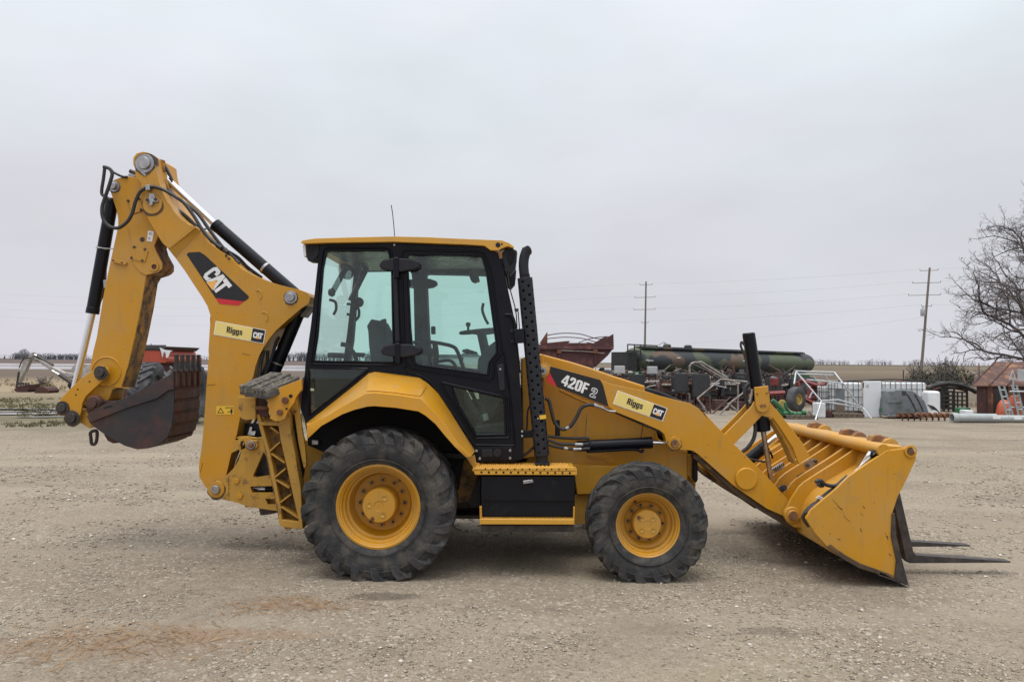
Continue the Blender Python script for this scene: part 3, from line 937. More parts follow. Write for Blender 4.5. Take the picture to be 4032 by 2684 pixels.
    cyl('valve_stem', (cx + rv * math.cos(t), y0 + d * .45, cz + rv * math.sin(t)), (cx + (rv + .03) * math.cos(t), y0 + d * .75, cz + (rv + .03) * math.sin(t)), 0.012, 'tarnish', w, n=10, bevel=0.002)
    return w

rc = V('D', 666, 1009, 6.17)
fc = V('F', 889, 1156.5, 6.17)
rear_wheel = make_wheel('large rear wheel with lugged tyre and yellow rim', rc.x, rc.z, 6.10, 0.640, 0.342, 0.50, 20, 0.143, 0.190, 12, 0.22, 0.021, 3)
front_wheel = make_wheel('smaller front wheel with lugged tyre and yellow rim', fc.x, fc.z, 6.11, 0.497, 0.270, 0.36, 18, 0.118, 0.147, 10, 0.15, 0.018, 5)
mirror(rear_wheel)
mirror(front_wheel)
cyl('rear_axle', (rc.x, 6.45, rc.z), (rc.x, 2 * YC - 6.45, rc.z), 0.13, 'dark_steel', bh, n=28)
cyl('front_axle', (fc.x, 6.35, fc.z), (fc.x, 2 * YC - 6.35, fc.z), 0.075, 'yellow_muddy', bh, n=24)

# ------------------------------------------------------------------ chassis
def X(reg, x, Y): return V(reg, x, 0, Y).x
def Z(reg, y, Y, x=0): return V(reg, x, y, Y).z
box('chassis_rail', V('M', 1030, 0, 6.95).x, V('F', 1195, 0, 6.95).x, 6.95, 7.05, 0.62, 0.86, 'yellow_worn', bh)
box('chassis_rail', V('M', 1030, 0, 6.95).x, V('F', 1195, 0, 6.95).x, 7.45, 7.55, 0.62, 0.86, 'yellow_worn', bh)
box('transmission', rc.x + 0.1, fc.x - 0.35, 7.02, 7.48, 0.40, 0.82, 'dark_steel', bh, bevel=0.03)
box('belly_guard', rc.x + 0.55, fc.x - 0.1, 6.90, 7.60, 0.345, 0.38, 'dark_steel', bh)
plate('rear_frame', P('D', (150, 560), (320, 600), (300, 640), (330, 900), (250, 1060), (130, 1060), (100, 700)), 6.78, 6.83, 'yellow_worn', bh)
box('rear_frame_box', X('M', 1000, 6.95), rc.x + 0.3, 6.83, 7.67, 0.55, 1.02, 'yellow_muddy', bh, bevel=0.02)
plate('side_frame', P('D', (1150, 640), (1260, 640), (1330, 720), (1310, 980), (1180, 985), (1100, 800)), 6.75, 6.80, 'yellow_muddy', bh)
plate('engine_side_plate', P('F', (415, 775), (700, 785), (760, 800), (600, 960), (440, 962)), 6.74, 6.80, 'yellow', bh, bevel=0.006)
plate('lower_frame_plate', P('F', (395, 965), (520, 965), (560, 1100), (560, 1155), (395, 1150)), 6.80, 6.85, 'yellow_worn', bh)
plate('front_frame', P('F', (690, 760), (1205, 700), (1205, 880), (1190, 895), (1110, 800), (800, 1000), (700, 1000)), 6.86, 6.90, 'yellow', bh)
plate('front_bumper', P('F', (1170, 690), (1207, 700), (1210, 870), (1195, 890), (1178, 860), (1180, 740)), 6.80, 7.70, 'black_paint', bh, bevel=0.008)

# ------------------------------------------------------------------ hood
HY0 = 6.83
hood_pts = P('E', (195, 790), (280, 772), (470, 822, 20), (600, 862), (720, 905), (925, 970, 14), (926, 1010), (1010, 1300), (1190, 1370), (1190, 1560), (760, 1480), (500, 1470), (190, 1470))
hood = plate('hood', hood_pts, HY0, 2 * YC - HY0, 'yellow', bh, bevel=0.045, seg=4)
plate('hood_nose', P('E', (926, 978), (1010, 1000), (1120, 1045), (1215, 1095), (1250, 1180), (1235, 1370), (1180, 1400), (900, 1200), (880, 1000)), HY0 + 0.03, 2 * YC - HY0 - 0.03, 'grey_plastic', bh, bevel=0.02)
plate('hood_seam', P('F', (858, 520), (862, 521), (848, 600), (844, 600)), HY0 - 0.002, HY0 + 0.01, 'rust', bh, bevel=0)
plate('hood_seam', P('F', (500, 450), (504, 450), (492, 620), (488, 620)), HY0 - 0.002, HY0 + 0.01, 'yellow_muddy', bh, bevel=0)
plate('hood_rib', P('F', (240, 780), (420, 772), (520, 778), (700, 795), (700, 803), (520, 786), (420, 781), (240, 788)), HY0 - 0.02, HY0 + 0.01, 'yellow', bh, bevel=0.003)
plate('grille_emboss', P('F', (490, 705, 6), (560, 715, 8), (640, 718, 8), (680, 760, 8), (650, 765, 6), (600, 735, 6), (540, 735, 5)), HY0 - 0.012, HY0 + 0.01, 'yellow', bh, bevel=0.006)
plate('reflector_strip', P('F', (300, 490), (330, 490), (332, 590), (300, 590)), HY0 - 0.004, HY0 + 0.01, 'grey_plastic', bh, bevel=0)
plate('cowl', P('E', (165, 800), (215, 780), (300, 775), (310, 1400), (170, 1420)), 6.72, 2 * YC - 6.72, 'yellow', bh, bevel=0.01)

# ------------------------------------------------------------------ boom
BY = 7.06
BW = 2 * (YC - BY)
boom_low = (P('A', (1000, 905), (1225, 712), (1250, 745), (1280, 772), (1315, 832), (1405, 905), (1480, 945), (1525, 990), (1600, 1060), (1700, 1115), (1800, 1155), (1900, 1188), (2000, 1213), (2070, 1228), (2140, 1256, 10), (2168, 1290, 12), (2150, 1345, 8), (2090, 1385), (1990, 1470), (1880, 1568))
            + P('B', (1440, 215), (1400, 275), (1370, 330), (1345, 400), (1330, 470)) + P('M', (560, 300), (520, 470), (488, 640), (460, 730), (430, 850), (400, 975), (385, 1100), (310, 1165), (270, 1130), (215, 1060), (180, 1000), (173, 930), (180, 860), (200, 720), (215, 560), (235, 250), (255, 0))
            + P('B', (1035, 300), (1046, 130), (1045, 80)) + P('A', (1338, 1520), (1330, 1440), (1308, 1370), (1265, 1295), (1195, 1190), (1120, 1075), (1040, 965)))
boom = plate('boom', boom_low, BY, BY + BW, 'yellow', bh, bevel=0.006)
boom_up = P('A', (1006, 898), (950, 850), (900, 770), (830, 650), (795, 580), (780, 500), (776, 440), (771, 352), (722, 292), (725, 240), (706, 195), (706, 140, 8), (733, 104, 8), (785, 88, 8), (840, 98, 8), (883, 130), (893, 215), (922, 330), (945, 410), (988, 500), (1020, 540), (1045, 585), (1100, 640), (1165, 690), (1228, 720))
NY = BY - 0.045
plate('boom_nose', boom_up, NY, BY + BW + 0.045, 'yellow', boom, bevel=0.006, ref=BY)
# slanted shoulder plate where the wide lower boom narrows to the nose
wp = [V('A', *p, BY) for p in ((995, 892), (1210, 703), (1250, 742), (1040, 965))]
dy = (-0.046, -0.046, -0.002, -0.002)
vts = [(p.x, BY + d, p.z) for p, d in zip(wp, dy)] + [(p.x, BY + 0.12, p.z) for p in wp]
mesh_obj('shoulder_plate', vts, [(0, 1, 2, 3), (7, 6, 5, 4), (0, 4, 5, 1), (1, 5, 6, 2), (2, 6, 7, 3), (3, 7, 4, 0)], 'yellow', boom)
plate('nose_ear', P('A', (885, 132), (945, 150), (943, 245), (915, 240), (893, 215)), BY + 0.10, BY + 0.13, 'tarnish', boom)
plate('nose_rim', P('A', (706, 195), (706, 140, 8), (733, 104, 8), (785, 88, 8), (840, 98, 8), (883, 130), (890, 200), (850, 150), (820, 125), (785, 112), (745, 128), (728, 160), (724, 205)), NY - 0.004, NY + 0.03, 'dark_steel', boom)
pin(boom, 'A', 785, 178, NY, 0.058, 0.03)
pin(boom, 'A', 2003, 1293, BY, 0.040, 0.03)
pin(boom, 'A', 850, 520, NY, 0.018, 0.025, boss=0.092, washer=False, mat='steel')
plate('pin_retainer', P('A', (820, 425), (858, 428), (868, 465), (895, 485), (888, 500), (793, 498), (795, 482), (815, 465)), NY - 0.034, NY - 0.010, 'steel', boom)
for x, y in ((808, 482), (876, 478)):
    c = V('A', x, y, NY - .03); cyl('bolt', (c.x, NY - 0.046, c.z), (c.x, NY - 0.02, c.z), 0.016, 'dark_steel', boom, n=6)
for (x, y) in ((1740, 1270), (1790, 1455)):
    tube('emboss', [V('A', x - 25, y - 30, BY), V('A', x - 5, y - 38, BY), V('A', x + 18, y - 15, BY), V('A', x + 18, y + 20, BY), V('A', x + 5, y + 38, BY)], 0.006, 'yellow', boom)
for (x, y) in ((1465, 945), (1488, 968)):
    c = V('A', x, y, BY); cyl('bolt', (c.x, BY - 0.01, c.z), (c.x, BY + 0.01, c.z), 0.013, 'dark_steel', boom, n=6)
# scratches down to the primer
for reg, a, b in (('B', (1255, 318), (1308, 330)), ('B', (1027, 527), (1082, 522)), ('M', (205, 880), (185, 960))):
    p, q2 = V(reg, *a, BY - 0.001), V(reg, *b, BY - 0.001)
    tube('scratch', [p, (p + q2) / 2 + Vector((0, 0, 0.002)), q2], 0.002, 'rust', boom, n=4, smooth_n=1)
# boom lettering panel
Yd = BY - 0.0025
dec = plate('decal_panel', P('A', (1132, 935, 8), (1150, 919, 8), (1242, 914, 14), (1290, 945, 14), (1652, 1285, 12), (1648, 1303, 8), (1610, 1328), (1375, 1300)), Yd, Yd + 0.004, 'decal_black', bh, bevel=0, label='black panel with white three letter maker name and orange triangle')
plate('red_stripe', P('A', (1375, 1300), (1610, 1328), (1565, 1362, 6), (1405, 1348, 10)), Yd, Yd + 0.004, 'decal_red', dec, bevel=0)
o0 = P('A', (1262, 1112))[0]; o1 = P('A', (1262 + 135, 1112 + 168))[0]
vv = P('A', (1262 + 116, 1112 - 84))[0]
logo(o0, (o1[0] - o0[0], o1[1] - o0[1]), (vv[0] - o0[0], vv[1] - o0[1]), Yd - 0.002, dec)
def dealer_sticker(parent, reg, tl, tr, br, bl, Y, split, lab):
    """pale yellow strip with the dealer's name and a black block with the maker's letters; corners in zoom pixels"""
    c = [P(reg, p)[0][:2] for p in (tl, tr, br, bl)]
    def uv(u, v):
        a = lerp2(c[0], c[1], u); b = lerp2(c[3], c[2], u)
        return lerp2(a, b, v)
    def quad(u0, v0, u1, v1):
        return [(*uv(u0, v0), 0), (*uv(u1, v0), 0), (*uv(u1, v1), 0), (*uv(u0, v1), 0)]
    s = plate('dealer_sticker', quad(0, 0, 1, 1), Y - 0.001, Y + 0.003, 'decal_white', parent, bevel=0, label=lab)
    plate('name_field', quad(.012, .04, split, .96), Y - 0.002, Y, 'decal_yellow', s, bevel=0)
    plate('maker_field', quad(split, .04, .985, .96), Y - 0.002, Y, 'decal_black', s, bevel=0)
    o = uv(.24, .68); ue = uv(.24 + .31, .68); ve = uv(.24, .24)
    place_text('letter', 'Riggs', o, (ue[0] - o[0], ue[1] - o[1]), (ve[0] - o[0], ve[1] - o[1]), Y - 0.003, 'decal_black', s)
    sp = .97 - split
    o = uv(split + sp * .12, .70); ue = uv(split + sp * .95, .70); ve = uv(split + sp * .12, .28)
    logo(o, (ue[0] - o[0], ue[1] - o[1]), (ve[0] - o[0], ve[1] - o[1]), Y - 0.003, s)
    return s
dealer_sticker(bh, 'B', (1083, 105), (1413, 165), (1398, 255), (1070, 195), BY - 0.0015, .74, 'torn pale yellow dealer sticker with black end block')
wd = plate('warning_decal', P('M', (317, 415), (460, 413), (460, 483), (318, 484)), Yd, Yd + 0.004, 'decal_warn', bh, bevel=0)
tri = P('M', (352, 425), (380, 472), (325, 472))
plate('warning_triangle', tri, Yd - .001, Yd + .001, 'decal_black', wd, holes=[P('M', (352, 437), (371, 467), (334, 467))], bevel=0)
plate('warning_figure', P('M', (390, 424), (455, 424), (455, 430), (390, 430)), Yd - .001, Yd + .001, 'decal_black', wd, bevel=0)
plate('warning_figure', P('M', (410, 458), (432, 458), (436, 440), (446, 436), (452, 450), (448, 478), (438, 478), (436, 464), (410, 464)), Yd - .001, Yd + .001, 'decal_black', wd, bevel=0)

# ------------------------------------------------------------------ stick (dipper)
SY = 7.125
SW = 0.25
stick_pts = (P('A', (500, 420), (496, 380, 20), (500, 335, 20), (530, 312), (590, 292), (640, 285), (712, 293), (790, 360), (900, 560), (893, 775), (865, 860), (880, 915), (928, 1005), (927, 1055), (890, 1085), (800, 1108))
             + P('L', (1128, 165), (1090, 400), (1045, 620), (990, 860), (935, 1032), (900, 1036), (865, 1050), (838, 1125), (780, 1150), (720, 1190), (650, 1170), (640, 1060), (690, 960), (695, 870), (720, 740), (745, 640), (800, 300), (850, 60))
             + P('A', (560, 700), (560, 640), (545, 560), (515, 470)))
stick = plate('stick', stick_pts, SY, SY + SW, 'yellow', bh, bevel=0.006)
# the far cheek of the stick with its eye and toothed wear bar
eye = [(950 + 17 * math.cos(t), 1058 + 21 * math.sin(t)) for t in [2 * math.pi * k / 14 for k in range(14)]]
plate('stick_cheek', P('A', (890, 785), (915, 800), (952, 850), (938, 925, 30), (962, 990), (1000, 1055, 20), (996, 1092, 16), (965, 1110, 10), (900, 1130), (872, 1180), (855, 1240), (790, 1240), (790, 1000), (860, 880)), SY + SW - 0.03, SY + SW + 0.02, 'yellow_muddy', stick, holes=[P('A', *eye)], bevel=0.003)
teeth = []
n = 46
for k in range(n):
    t = k / n
    x = 1183 + (1076 - 1183) * t; y = 285 + (770 - 285) * t
    teeth += [(x, y), (x + 7, y + 5)]
plate('wear_bar', P('L', (1130, 170), (1200, 160), (1190, 220), *teeth, (1040, 900), (1000, 1028), (935, 1030), (990, 860)), SY + SW - 0.04, SY + SW + 0.012, 'yellow_muddy', stick, bevel=0)
ed = flat(P('A', (893, 775), (865, 860), (880, 915), (928, 1005), (927, 1055), (890, 1085), (800, 1108)) + P('L', (1128, 165), (1090, 400), (1045, 620), (990, 860), (935, 1032)), SY)
prism('stick_edge', [(x + 0.004, z) for x, z in ed] + [(x - 0.004, z) for x, z in ed[::-1]], SY + 0.006, SY + SW - 0.004, 'yellow_muddy', stick, bevel=0)
plate('stick_gusset', P('A', (640, 700), (640, 640), (790, 570), (905, 760), (862, 862), (880, 915), (928, 1005), (927, 1055), (890, 1085), (795, 1108, 20), (740, 1080, 20), (690, 1020, 20), (680, 970), (670, 800)), SY - 0.010, SY + 0.01, 'yellow', stick, bevel=0.003)
for (x, y) in ((768, 813),):
    c = V('A', x, y, SY); cyl('port', (c.x, SY - 0.0115, c.z), (c.x, SY, c.z), 0.024, 'bucket_rust', stick, bevel=0)
c = V('A', 866, 1040, SY - 0.01)
lathe('eye_ring', [(0.043, 0.012), (0.043, -0.012), (0.026, -0.012), (0.026, -0.002), (0.001, -0.002)], (c.x, SY - 0.010, c.z), 'yellow', stick, 'Y', 28, smooth=30)
cyl('eye_hole', (c.x, SY - 0.0135, c.z), (c.x, SY, c.z), 0.024, 'bucket_rust', stick, bevel=0)
plate('cover_plate', P('A', (672, 975), (690, 880), (800, 895), (812, 905), (785, 1000, 6)), SY - 0.018, SY - 0.008, 'yellow', stick, bevel=0.002)
plate('cover_plate', P('A', (640, 490), (745, 470), (772, 570, 6), (685, 595)), SY - 0.012, SY + 0.004, 'yellow', stick, bevel=0.002)
for x, y in ((703, 877), (793, 896), (682, 966), (771, 988), (652, 492), (740, 475), (760, 566)):
    c = V('A', x, y, SY); cyl('bolt', (c.x, SY - 0.026, c.z), (c.x, SY, c.z), 0.013, 'dark_steel', stick, n=6, bevel=0.002)
plate('hose_clamp_bar', P('A', (520, 970), (630, 1000), (625, 1025), (515, 1000)), SY - 0.025, SY, 'yellow', stick, bevel=0.003)
for x, y in ((533, 988), (605, 1006)):
    c = V('A', x, y, SY); cyl('bolt', (c.x, SY - 0.03, c.z), (c.x, SY, c.z), 0.009, 'dark_steel', stick, n=6, bevel=0.001)
plate('lock_sticker', P('A', (812, 737), (860, 745), (845, 830), (800, 823)), SY - 0.0125, SY - 0.009, 'decal_white', stick, bevel=0)
for x, y in ((836, 765), (825, 805)):
    c = V('A', x, y, SY); lathe('sticker_mark', [(0.012, 0), (0.008, 0)], (c.x, SY - 0.0135, c.z), 'grey_plastic', stick, 'Y', 14)
pin(stick, 'A', 530, 370, SY, 0.034, 0.045)
c = V('L', 822, 905, SY)
lathe('boss_ring', [(0.145, 0.01), (0.145, -0.004), (0.137, -0.008), (0.132, 0.004)], (c.x, SY, c.z), 'yellow', stick, 'Y', 40)
plate('end_seam', P('L', (790, 1010), (860, 1020), (1000, 1030), (1000, 1036), (860, 1026), (790, 1016)), SY - 0.006, SY + 0.02, 'yellow_worn', stick, bevel=0)

# bucket link plates, guide links and pins
link_pts = P('L', (735, 882), (780, 858, 22), (830, 878, 22), (840, 920, 16), (800, 968), (662, 1098), (636, 1150), (627, 1210), (607, 1280, 16), (562, 1307, 20), (510, 1272), (450, 1212, 14), (442, 1170, 14), (470, 1112), (560, 1020), (650, 940))
lk = plate('bucket_link', link_pts, 7.035, 7.065, 'yellow', bh, bevel=0.005)
prism('bucket_link', flat(link_pts, 7.035), 7.435, 7.465, 'yellow_worn', bh, bevel=0.005)
pin(lk, 'L', 778, 913, 7.035, 0.040, 0.03, mat='dark_steel', washer=True)
pin(lk, 'L', 483, 1184, 7.035, 0.040, 0.028, mat='dark_steel', washer=True)
pin(lk, 'L', 557, 1262, 7.035, 0.044, 0.03, mat='dark_steel', washer=True)
for x, y in ((691, 983), (600, 1044), (586, 1085)):
    c = V('L', x, y, 7.035); cyl('grease_port', (c.x, 7.0335, c.z), (c.x, 7.05, c.z), 0.008, 'dark_void', lk, bevel=0)
for nm, a, b, r in (('link_pin', (778, 913), (778, 913), .035), ('link_pin', (483, 1184), (483, 1184), .03), ('link_pin', (557, 1262), (557, 1262), .035)):
    c = V('L', *a, 7.035); cyl(nm, (c.x, 7.06, c.z), (c.x, 7.45, c.z), r, 'dark_steel', bh)
plate('guide_link', P('L', (600, 1260), (560, 1240), (640, 1200), (700, 1190), (720, 1330), (690, 1345), (620, 1300)), 7.09, 7.13, 'yellow_worn', bh)
plate('guide_link', P('L', (600, 1260), (560, 1240), (640, 1200), (700, 1190), (720, 1330), (690, 1345), (620, 1300)), 7.36, 7.40, 'yellow_worn', bh, ref=7.09)

# ------------------------------------------------------------------ backhoe bucket
KY0, KY1 = 6.92, 7.49
side = P('L', (670, 1250), (690, 1225), (790, 1165), (1000, 1095), (1310, 930), (1325, 900), (1345, 905), (1345, 1050), (1341, 1200, 30), (1328, 1320, 60), (1296, 1410, 60), (1235, 1465, 60), (1150, 1497, 60), (1060, 1507, 50), (960, 1478, 50), (820, 1400, 40), (720, 1330, 30), (690, 1300, 20))
bkt = plate('digging_bucket', side, KY0, KY0 + 0.025, 'bucket_steel', bh, bevel=0.004, label='rust stained black steel digging bucket with five teeth')
prism('side_wall', flat(side, KY0), KY1 - 0.025, KY1, 'bucket_steel', bkt)
# strengthened cutting cheek along the upper rim
cheek = P('L', (668, 1255), (690, 1225), (790, 1165), (1000, 1095), (1310, 930), (1340, 900), (1340, 1045), (1300, 1050), (1210, 1115), (1000, 1180), (710, 1293), (690, 1290))
plate('side_cutter', cheek, KY0 - 0.018, KY0 + 0.004, 'bucket_steel', bkt, bevel=0.004)
prism('side_cutter', flat(cheek, KY0), KY1 - 0.004, KY1 + 0.018, 'bucket_rust', bkt)
plate('lifting_slot', P('L', (800, 1182, 5), (870, 1165, 5), (862, 1178, 5), (800, 1195, 5)), KY0 - 0.019, KY0, 'dark_void', bkt, bevel=0)
# wrapped shell: lip, belly and back
shell = flat(P('L', (1345, 905), (1345, 1050), (1341, 1200, 30), (1328, 1320, 60), (1296, 1410, 60), (1235, 1465, 60), (1150, 1497, 60), (1060, 1507, 50), (960, 1478, 50), (820, 1400, 40), (720, 1330, 30), (690, 1300, 20), (670, 1250)), KY0)
cx0 = sum(p[0] for p in shell) / len(shell); cz0 = sum(p[1] for p in shell) / len(shell) + 0.1
inner = []
for x, z in shell:
    d = Vector((cx0 - x, cz0 - z)).normalized() * 0.02
    inner.append((x + d.x, z + d.y))
prism('shell', shell + inner[::-1], KY0 + 0.025, KY1 - 0.025, 'bucket_rust', bkt, bevel=0.002)
# wear strips across the belly
for k, (a, b) in enumerate(((1055, 1120), (1150, 1215), (1245, 1310), (1335, 1400), (1420, 1450))):
    xs = (1348, 1344, 1336, 1318, 1290)
    xe = (1346, 1341, 1330, 1305, 1270)
    p = flat(P('L', (xs[k] - 12, a), (xs[k] + 7, a), (xe[k] + 7, b), (xe[k] - 12, b)), KY0)
    prism('wear_strip', p, KY0 + 0.012, KY1 - 0.012, 'bucket_rust', bkt, bevel=0.003)
# five teeth with their adapters
for k in range(5):
    y0 = KY0 + 0.0 + k * (KY1 - KY0 - 0.075) / 4
    ad = prism('tooth_adapter', flat(P('L', (1316, 1010), (1324, 930), (1333, 890), (1358, 890), (1364, 930), (1364, 1020), (1350, 1035)), KY0), y0 + .008, y0 + 0.067, 'bucket_rust', bkt, bevel=0.008)
    tip = flat(P('L', (1316, 908), (1330, 866), (1337, 822), (1335, 772), (1360, 772), (1360, 822), (1366, 866), (1374, 908)), KY0)
    prism('tooth', tip, y0 + 0.014, y0 + 0.062, 'tooth_steel', bkt, bevel=0.008)
c = V('L', 735, 1150, 7.05)
lathe('bucket_boss', [(0.075, 0.0), (0.075, -0.03), (0.06, -0.05), (0.042, -0.05), (0.04, -0.07), (0.001, -0.07)], (c.x, 7.06, c.z), 'bucket_rust', bkt, 'Y', 30)
cyl('bucket_pin', (c.x, 7.0, c.z), (c.x, 7.5, c.z), 0.04, 'bucket_rust', bkt)
plate('bucket_ear', P('L', (660, 1120, 20), (740, 1095, 20), (800, 1130), (900, 1130), (850, 1200), (700, 1260), (672, 1220)), 7.07, 7.11, 'bucket_rust', bkt)
plate('bucket_ear', P('L', (660, 1120, 20), (740, 1095, 20), (800, 1130), (900, 1130), (850, 1200), (700, 1260), (672, 1220)), 7.38, 7.42, 'bucket_rust', bkt, ref=7.07)
tube('lifting_eye', [V('L', 700, 1375, 7.2), V('L', 745, 1365, 7.2), V('L', 748, 1420, 7.2), V('L', 735, 1462, 7.2), V('L', 708, 1462, 7.2), V('L', 702, 1420, 7.2)], 0.016, 'dark_steel', bh, closed=True)
plate('heel_lug', P('L', (800, 1390), (830, 1440), (870, 1460), (930, 1455), (900, 1420)), 7.1, 7.3, 'bucket_rust', bkt)

# ------------------------------------------------------------------ cylinders of the backhoe
def ram(name, p0, p1, rb, rod_end, rr, parent=bh, rodmat='chrome', collar=True):
    o = cyl(name, p0, p1, rb, 'black_paint', parent, n=32, bevel=0.006)
    d = (Vector(p1) - Vector(p0)).normalized()
    if collar:
        cyl('gland', Vector(p1) - d * 0.05, Vector(p1) + d * 0.012, rb * 1.05, 'black_paint', o, n=32, bevel=0.006)
    cyl('rod', Vector(p1), rod_end, rr, rodmat, o, n=24, bevel=0)
    return o
bc = ram('bucket_cylinder', V('A', 515, 470, 7.22), V('A', 348, 1420, 7.22), 0.058, V('L', 575, 1040, 7.22), 0.032)
c1, c2_ = V('A', 440, 880, 7.22), V('A', 437, 892, 7.22)
cyl('band', c1, c2_, 0.062, 'steel', bc, bevel=0)
cyl('band_tail', V('A', 375, 880, 7.16), V('A', 520, 890, 7.15), 0.005, 'steel', bc, n=8, bevel=0)
plate('cylinder_port', P('A', (435, 1150), (465, 1145), (475, 1165), (468, 1215), (440, 1215)), 7.14, 7.2, 'steel', bc)
tube('cylinder_pipe', [V('A', 460, 700, 7.30), V('A', 450, 1180, 7.30), V('A', 410, 1330, 7.27), V('A', 395, 1390, 7.24)], 0.014, 'black_paint', bc)
stc = ram('stick_cylinder', V('A', 2035, 1262, 7.25), V('A', 1375, 690, 7.25), 0.060, V('A', 815, 165, 7.25), 0.032)
p0 = V('A', 1795, 1055, 7.25); p1 = V('A', 1780, 1043, 7.25)
cyl('band', p0, p1, 0.063, 'steel', stc, bevel=0)
bmc = ram('boom_cylinder', V('B', 1625, 60, 7.25), V('B', 1440, 500, 7.25), 0.062, V('M', 470, 900, 7.25), 0.034)
p0 = V('B', 1492, 378, 7.25); p1 = V('B', 1488, 388, 7.25)
cyl('band', p0, p1, 0.066, 'steel', bmc, bevel=0)
plate('boom_lug', P('A', (2080, 1390), (2150, 1340), (2165, 1290), (2168, 1310), (2120, 1400), (2080, 1455)), BY + 0.05, BY + BW - 0.05, 'black_paint', boom)
for k, (yy, pts) in enumerate(((7.13, ((1500, 210), (1478, 250), (1460, 320), (1440, 380), (1400, 480))), (7.10, ((1400, 300), (1380, 380), (1375, 440), (1360, 520))), (7.16, ((1425, 300), (1420, 380), (1390, 470), (1370, 560))))):
    tube('hydraulic_hose', [V('B', *p, yy) for p in pts], 0.017, 'hose' if k else 'grey_plastic', bh)

# hoses over the boom nose
def hose(reg, Y, pts, r=0.015, mat='hose', parent=bh, dY=0.0):
    n = len(pts)
    return tube('hydraulic_hose', [V(reg, p[0], p[1], Y + (p[2] if len(p) > 2 else dY * i / n)) for i, p in enumerate(pts)], r, mat, parent, n=10)
hose('A', 6.985, [(800, 378), (745, 415), (705, 500), (682, 585), (640, 660), (565, 714), (490, 702), (438, 640), (428, 545), (460, 440), (492, 345), (512, 265), (490, 222), (440, 205)], 0.0165)
hose('A', 7.08, [(450, 215), (440, 300), (425, 400), (432, 440), (480, 470), (500, 480)], 0.015)
hose('A', 7.12, [(480, 215), (530, 255), (600, 288), (640, 290)], 0.012)
hose('A', 6.985, [(800, 378), (870, 375), (945, 400), (1040, 455), (1110, 505), (1190, 610), (1270, 740), (1340, 820), (1420, 880)], 0.0165)
hose('A', 7.16, [(860, 120), (900, 200), (935, 300), (965, 380), (1010, 430), (1090, 490), (1220, 590), (1330, 740), (1430, 870), (1500, 940), (1570, 1000)], 0.016)
hose('A', 7.22, [(945, 190), (985, 260), (1012, 320)], 0.015)
hose('A', 7.20, [(920, 290), (960, 400), (1020, 520), (1100, 600), (1200, 690), (1290, 790), (1400, 900), (1520, 980)], 0.015)
hose('A', 7.20, [(1045, 560), (1130, 620), (1230, 720), (1310, 800), (1370, 850), (1440, 905)], 0.018)
hose('A', 7.28, [(1440, 890), (1560, 960), (1640, 1040), (1760, 1130)], 0.016)
plate('hose_clip', P('A', (787, 358), (823, 352), (825, 398), (790, 402)), 6.962, 7.012, 'steel', bh, bevel=0.004)
plate('hose_fitting', P('A', (640, 265), (690, 250), (720, 265), (715, 290), (650, 292)), 7.15, 7.22, 'steel', bh, bevel=0.005)
for x, y in ((1255, 700), (1310, 805), (1390, 860), (1445, 890), (1540, 985)):
    a = V('A', x, y, 7.13); b = V('A', x + 30, y + 30, 7.13)
    cyl('hose_coupling', a, b, 0.024, 'dark_steel' if x != 1255 else 'steel', bh, n=10)
cyl('hose_coupling', V('A', 660, 240, 7.16), V('A', 715, 262, 7.16), 0.02, 'dark_steel', bh, n=10)
plate('grease_block', P('A', (740, 215), (770, 240), (795, 275), (785, 285), (755, 260), (735, 235)), NY - 0.01, NY + 0.02, 'steel', bh)

# ------------------------------------------------------------------ swing frame
sw_pts = P('M', (262, 1100, 40), (290, 1045), (345, 1035), (400, 985), (455, 930), (500, 862), (522, 790), (500, 770), (440, 800), (470, 690, 10), (490, 668, 10), (560, 664), (640, 678), (690, 668), (900, 680), (980, 900), (980, 1290), (830, 1278), (580, 1243), (500, 1212), (400, 1188), (320, 1168, 20))
swf = plate('swing_frame', sw_pts, 6.98, 7.04, 'yellow_worn', bh, holes=[P('M', (706, 790, 8), (772, 900), (770, 985), (640, 1003, 10), (618, 990, 8)), P('M', (595, 1075, 10), (790, 1070), (800, 1128), (612, 1128, 10)), P('M', (722, 1175), (800, 1178), (820, 1222), (740, 1225)), P('M', (500, 700, 6), (545, 700, 8), (556, 760, 6), (520, 775), (518, 735), (500, 735))], bevel=0.006)
prism('swing_frame_plate', flat(sw_pts, 6.98), 7.46, 7.52, 'yellow_worn', bh, bevel=0.006)
cyl('swing_post', V('M', 700, 720, 7.25), V('M', 800, 1280, 7.25), 0.14, 'dark_steel', bh, n=24)
box('swing_cross_block', V('M', 590, 0, 7.1).x, V('M', 900, 0, 7.1).x, 7.05, 7.45, V('M', 0, 1235, 7.1).z, V('M', 0, 1135, 7.1).z, 'yellow_muddy', bh)
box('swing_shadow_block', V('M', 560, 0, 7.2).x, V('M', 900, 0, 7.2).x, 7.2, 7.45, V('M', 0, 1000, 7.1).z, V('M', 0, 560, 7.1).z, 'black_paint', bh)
ram('swing_cylinder', V('M', 900, 1095, 7.10), V('M', 735, 1098, 7.10), 0.035, V('M', 610, 1100, 7.10), 0.022, rodmat='chrome')
plate('swing_lug', P('M', (490, 690, 12), (560, 664), (600, 690), (650, 700, 10), (662, 745, 12), (630, 770, 12), (590, 768), (560, 740), (545, 700), (520, 705), (512, 740), (498, 735)), 6.955, 6.985, 'yellow_worn', swf)
pin(swf, 'M', 318, 1098, 6.98, 0.040, 0.025, boss=0.078, washer=False)
pin(swf, 'M', 602, 733, 6.955, 0.026, 0.03, mat='tarnish')
for x, y in ((485, 1030), (512, 1155)):
    c = V('M', x, y, 6.98); cyl('plug', (c.x, 6.968, c.z), (c.x, 6.99, c.z), 0.025, 'yellow', swf, n=20)
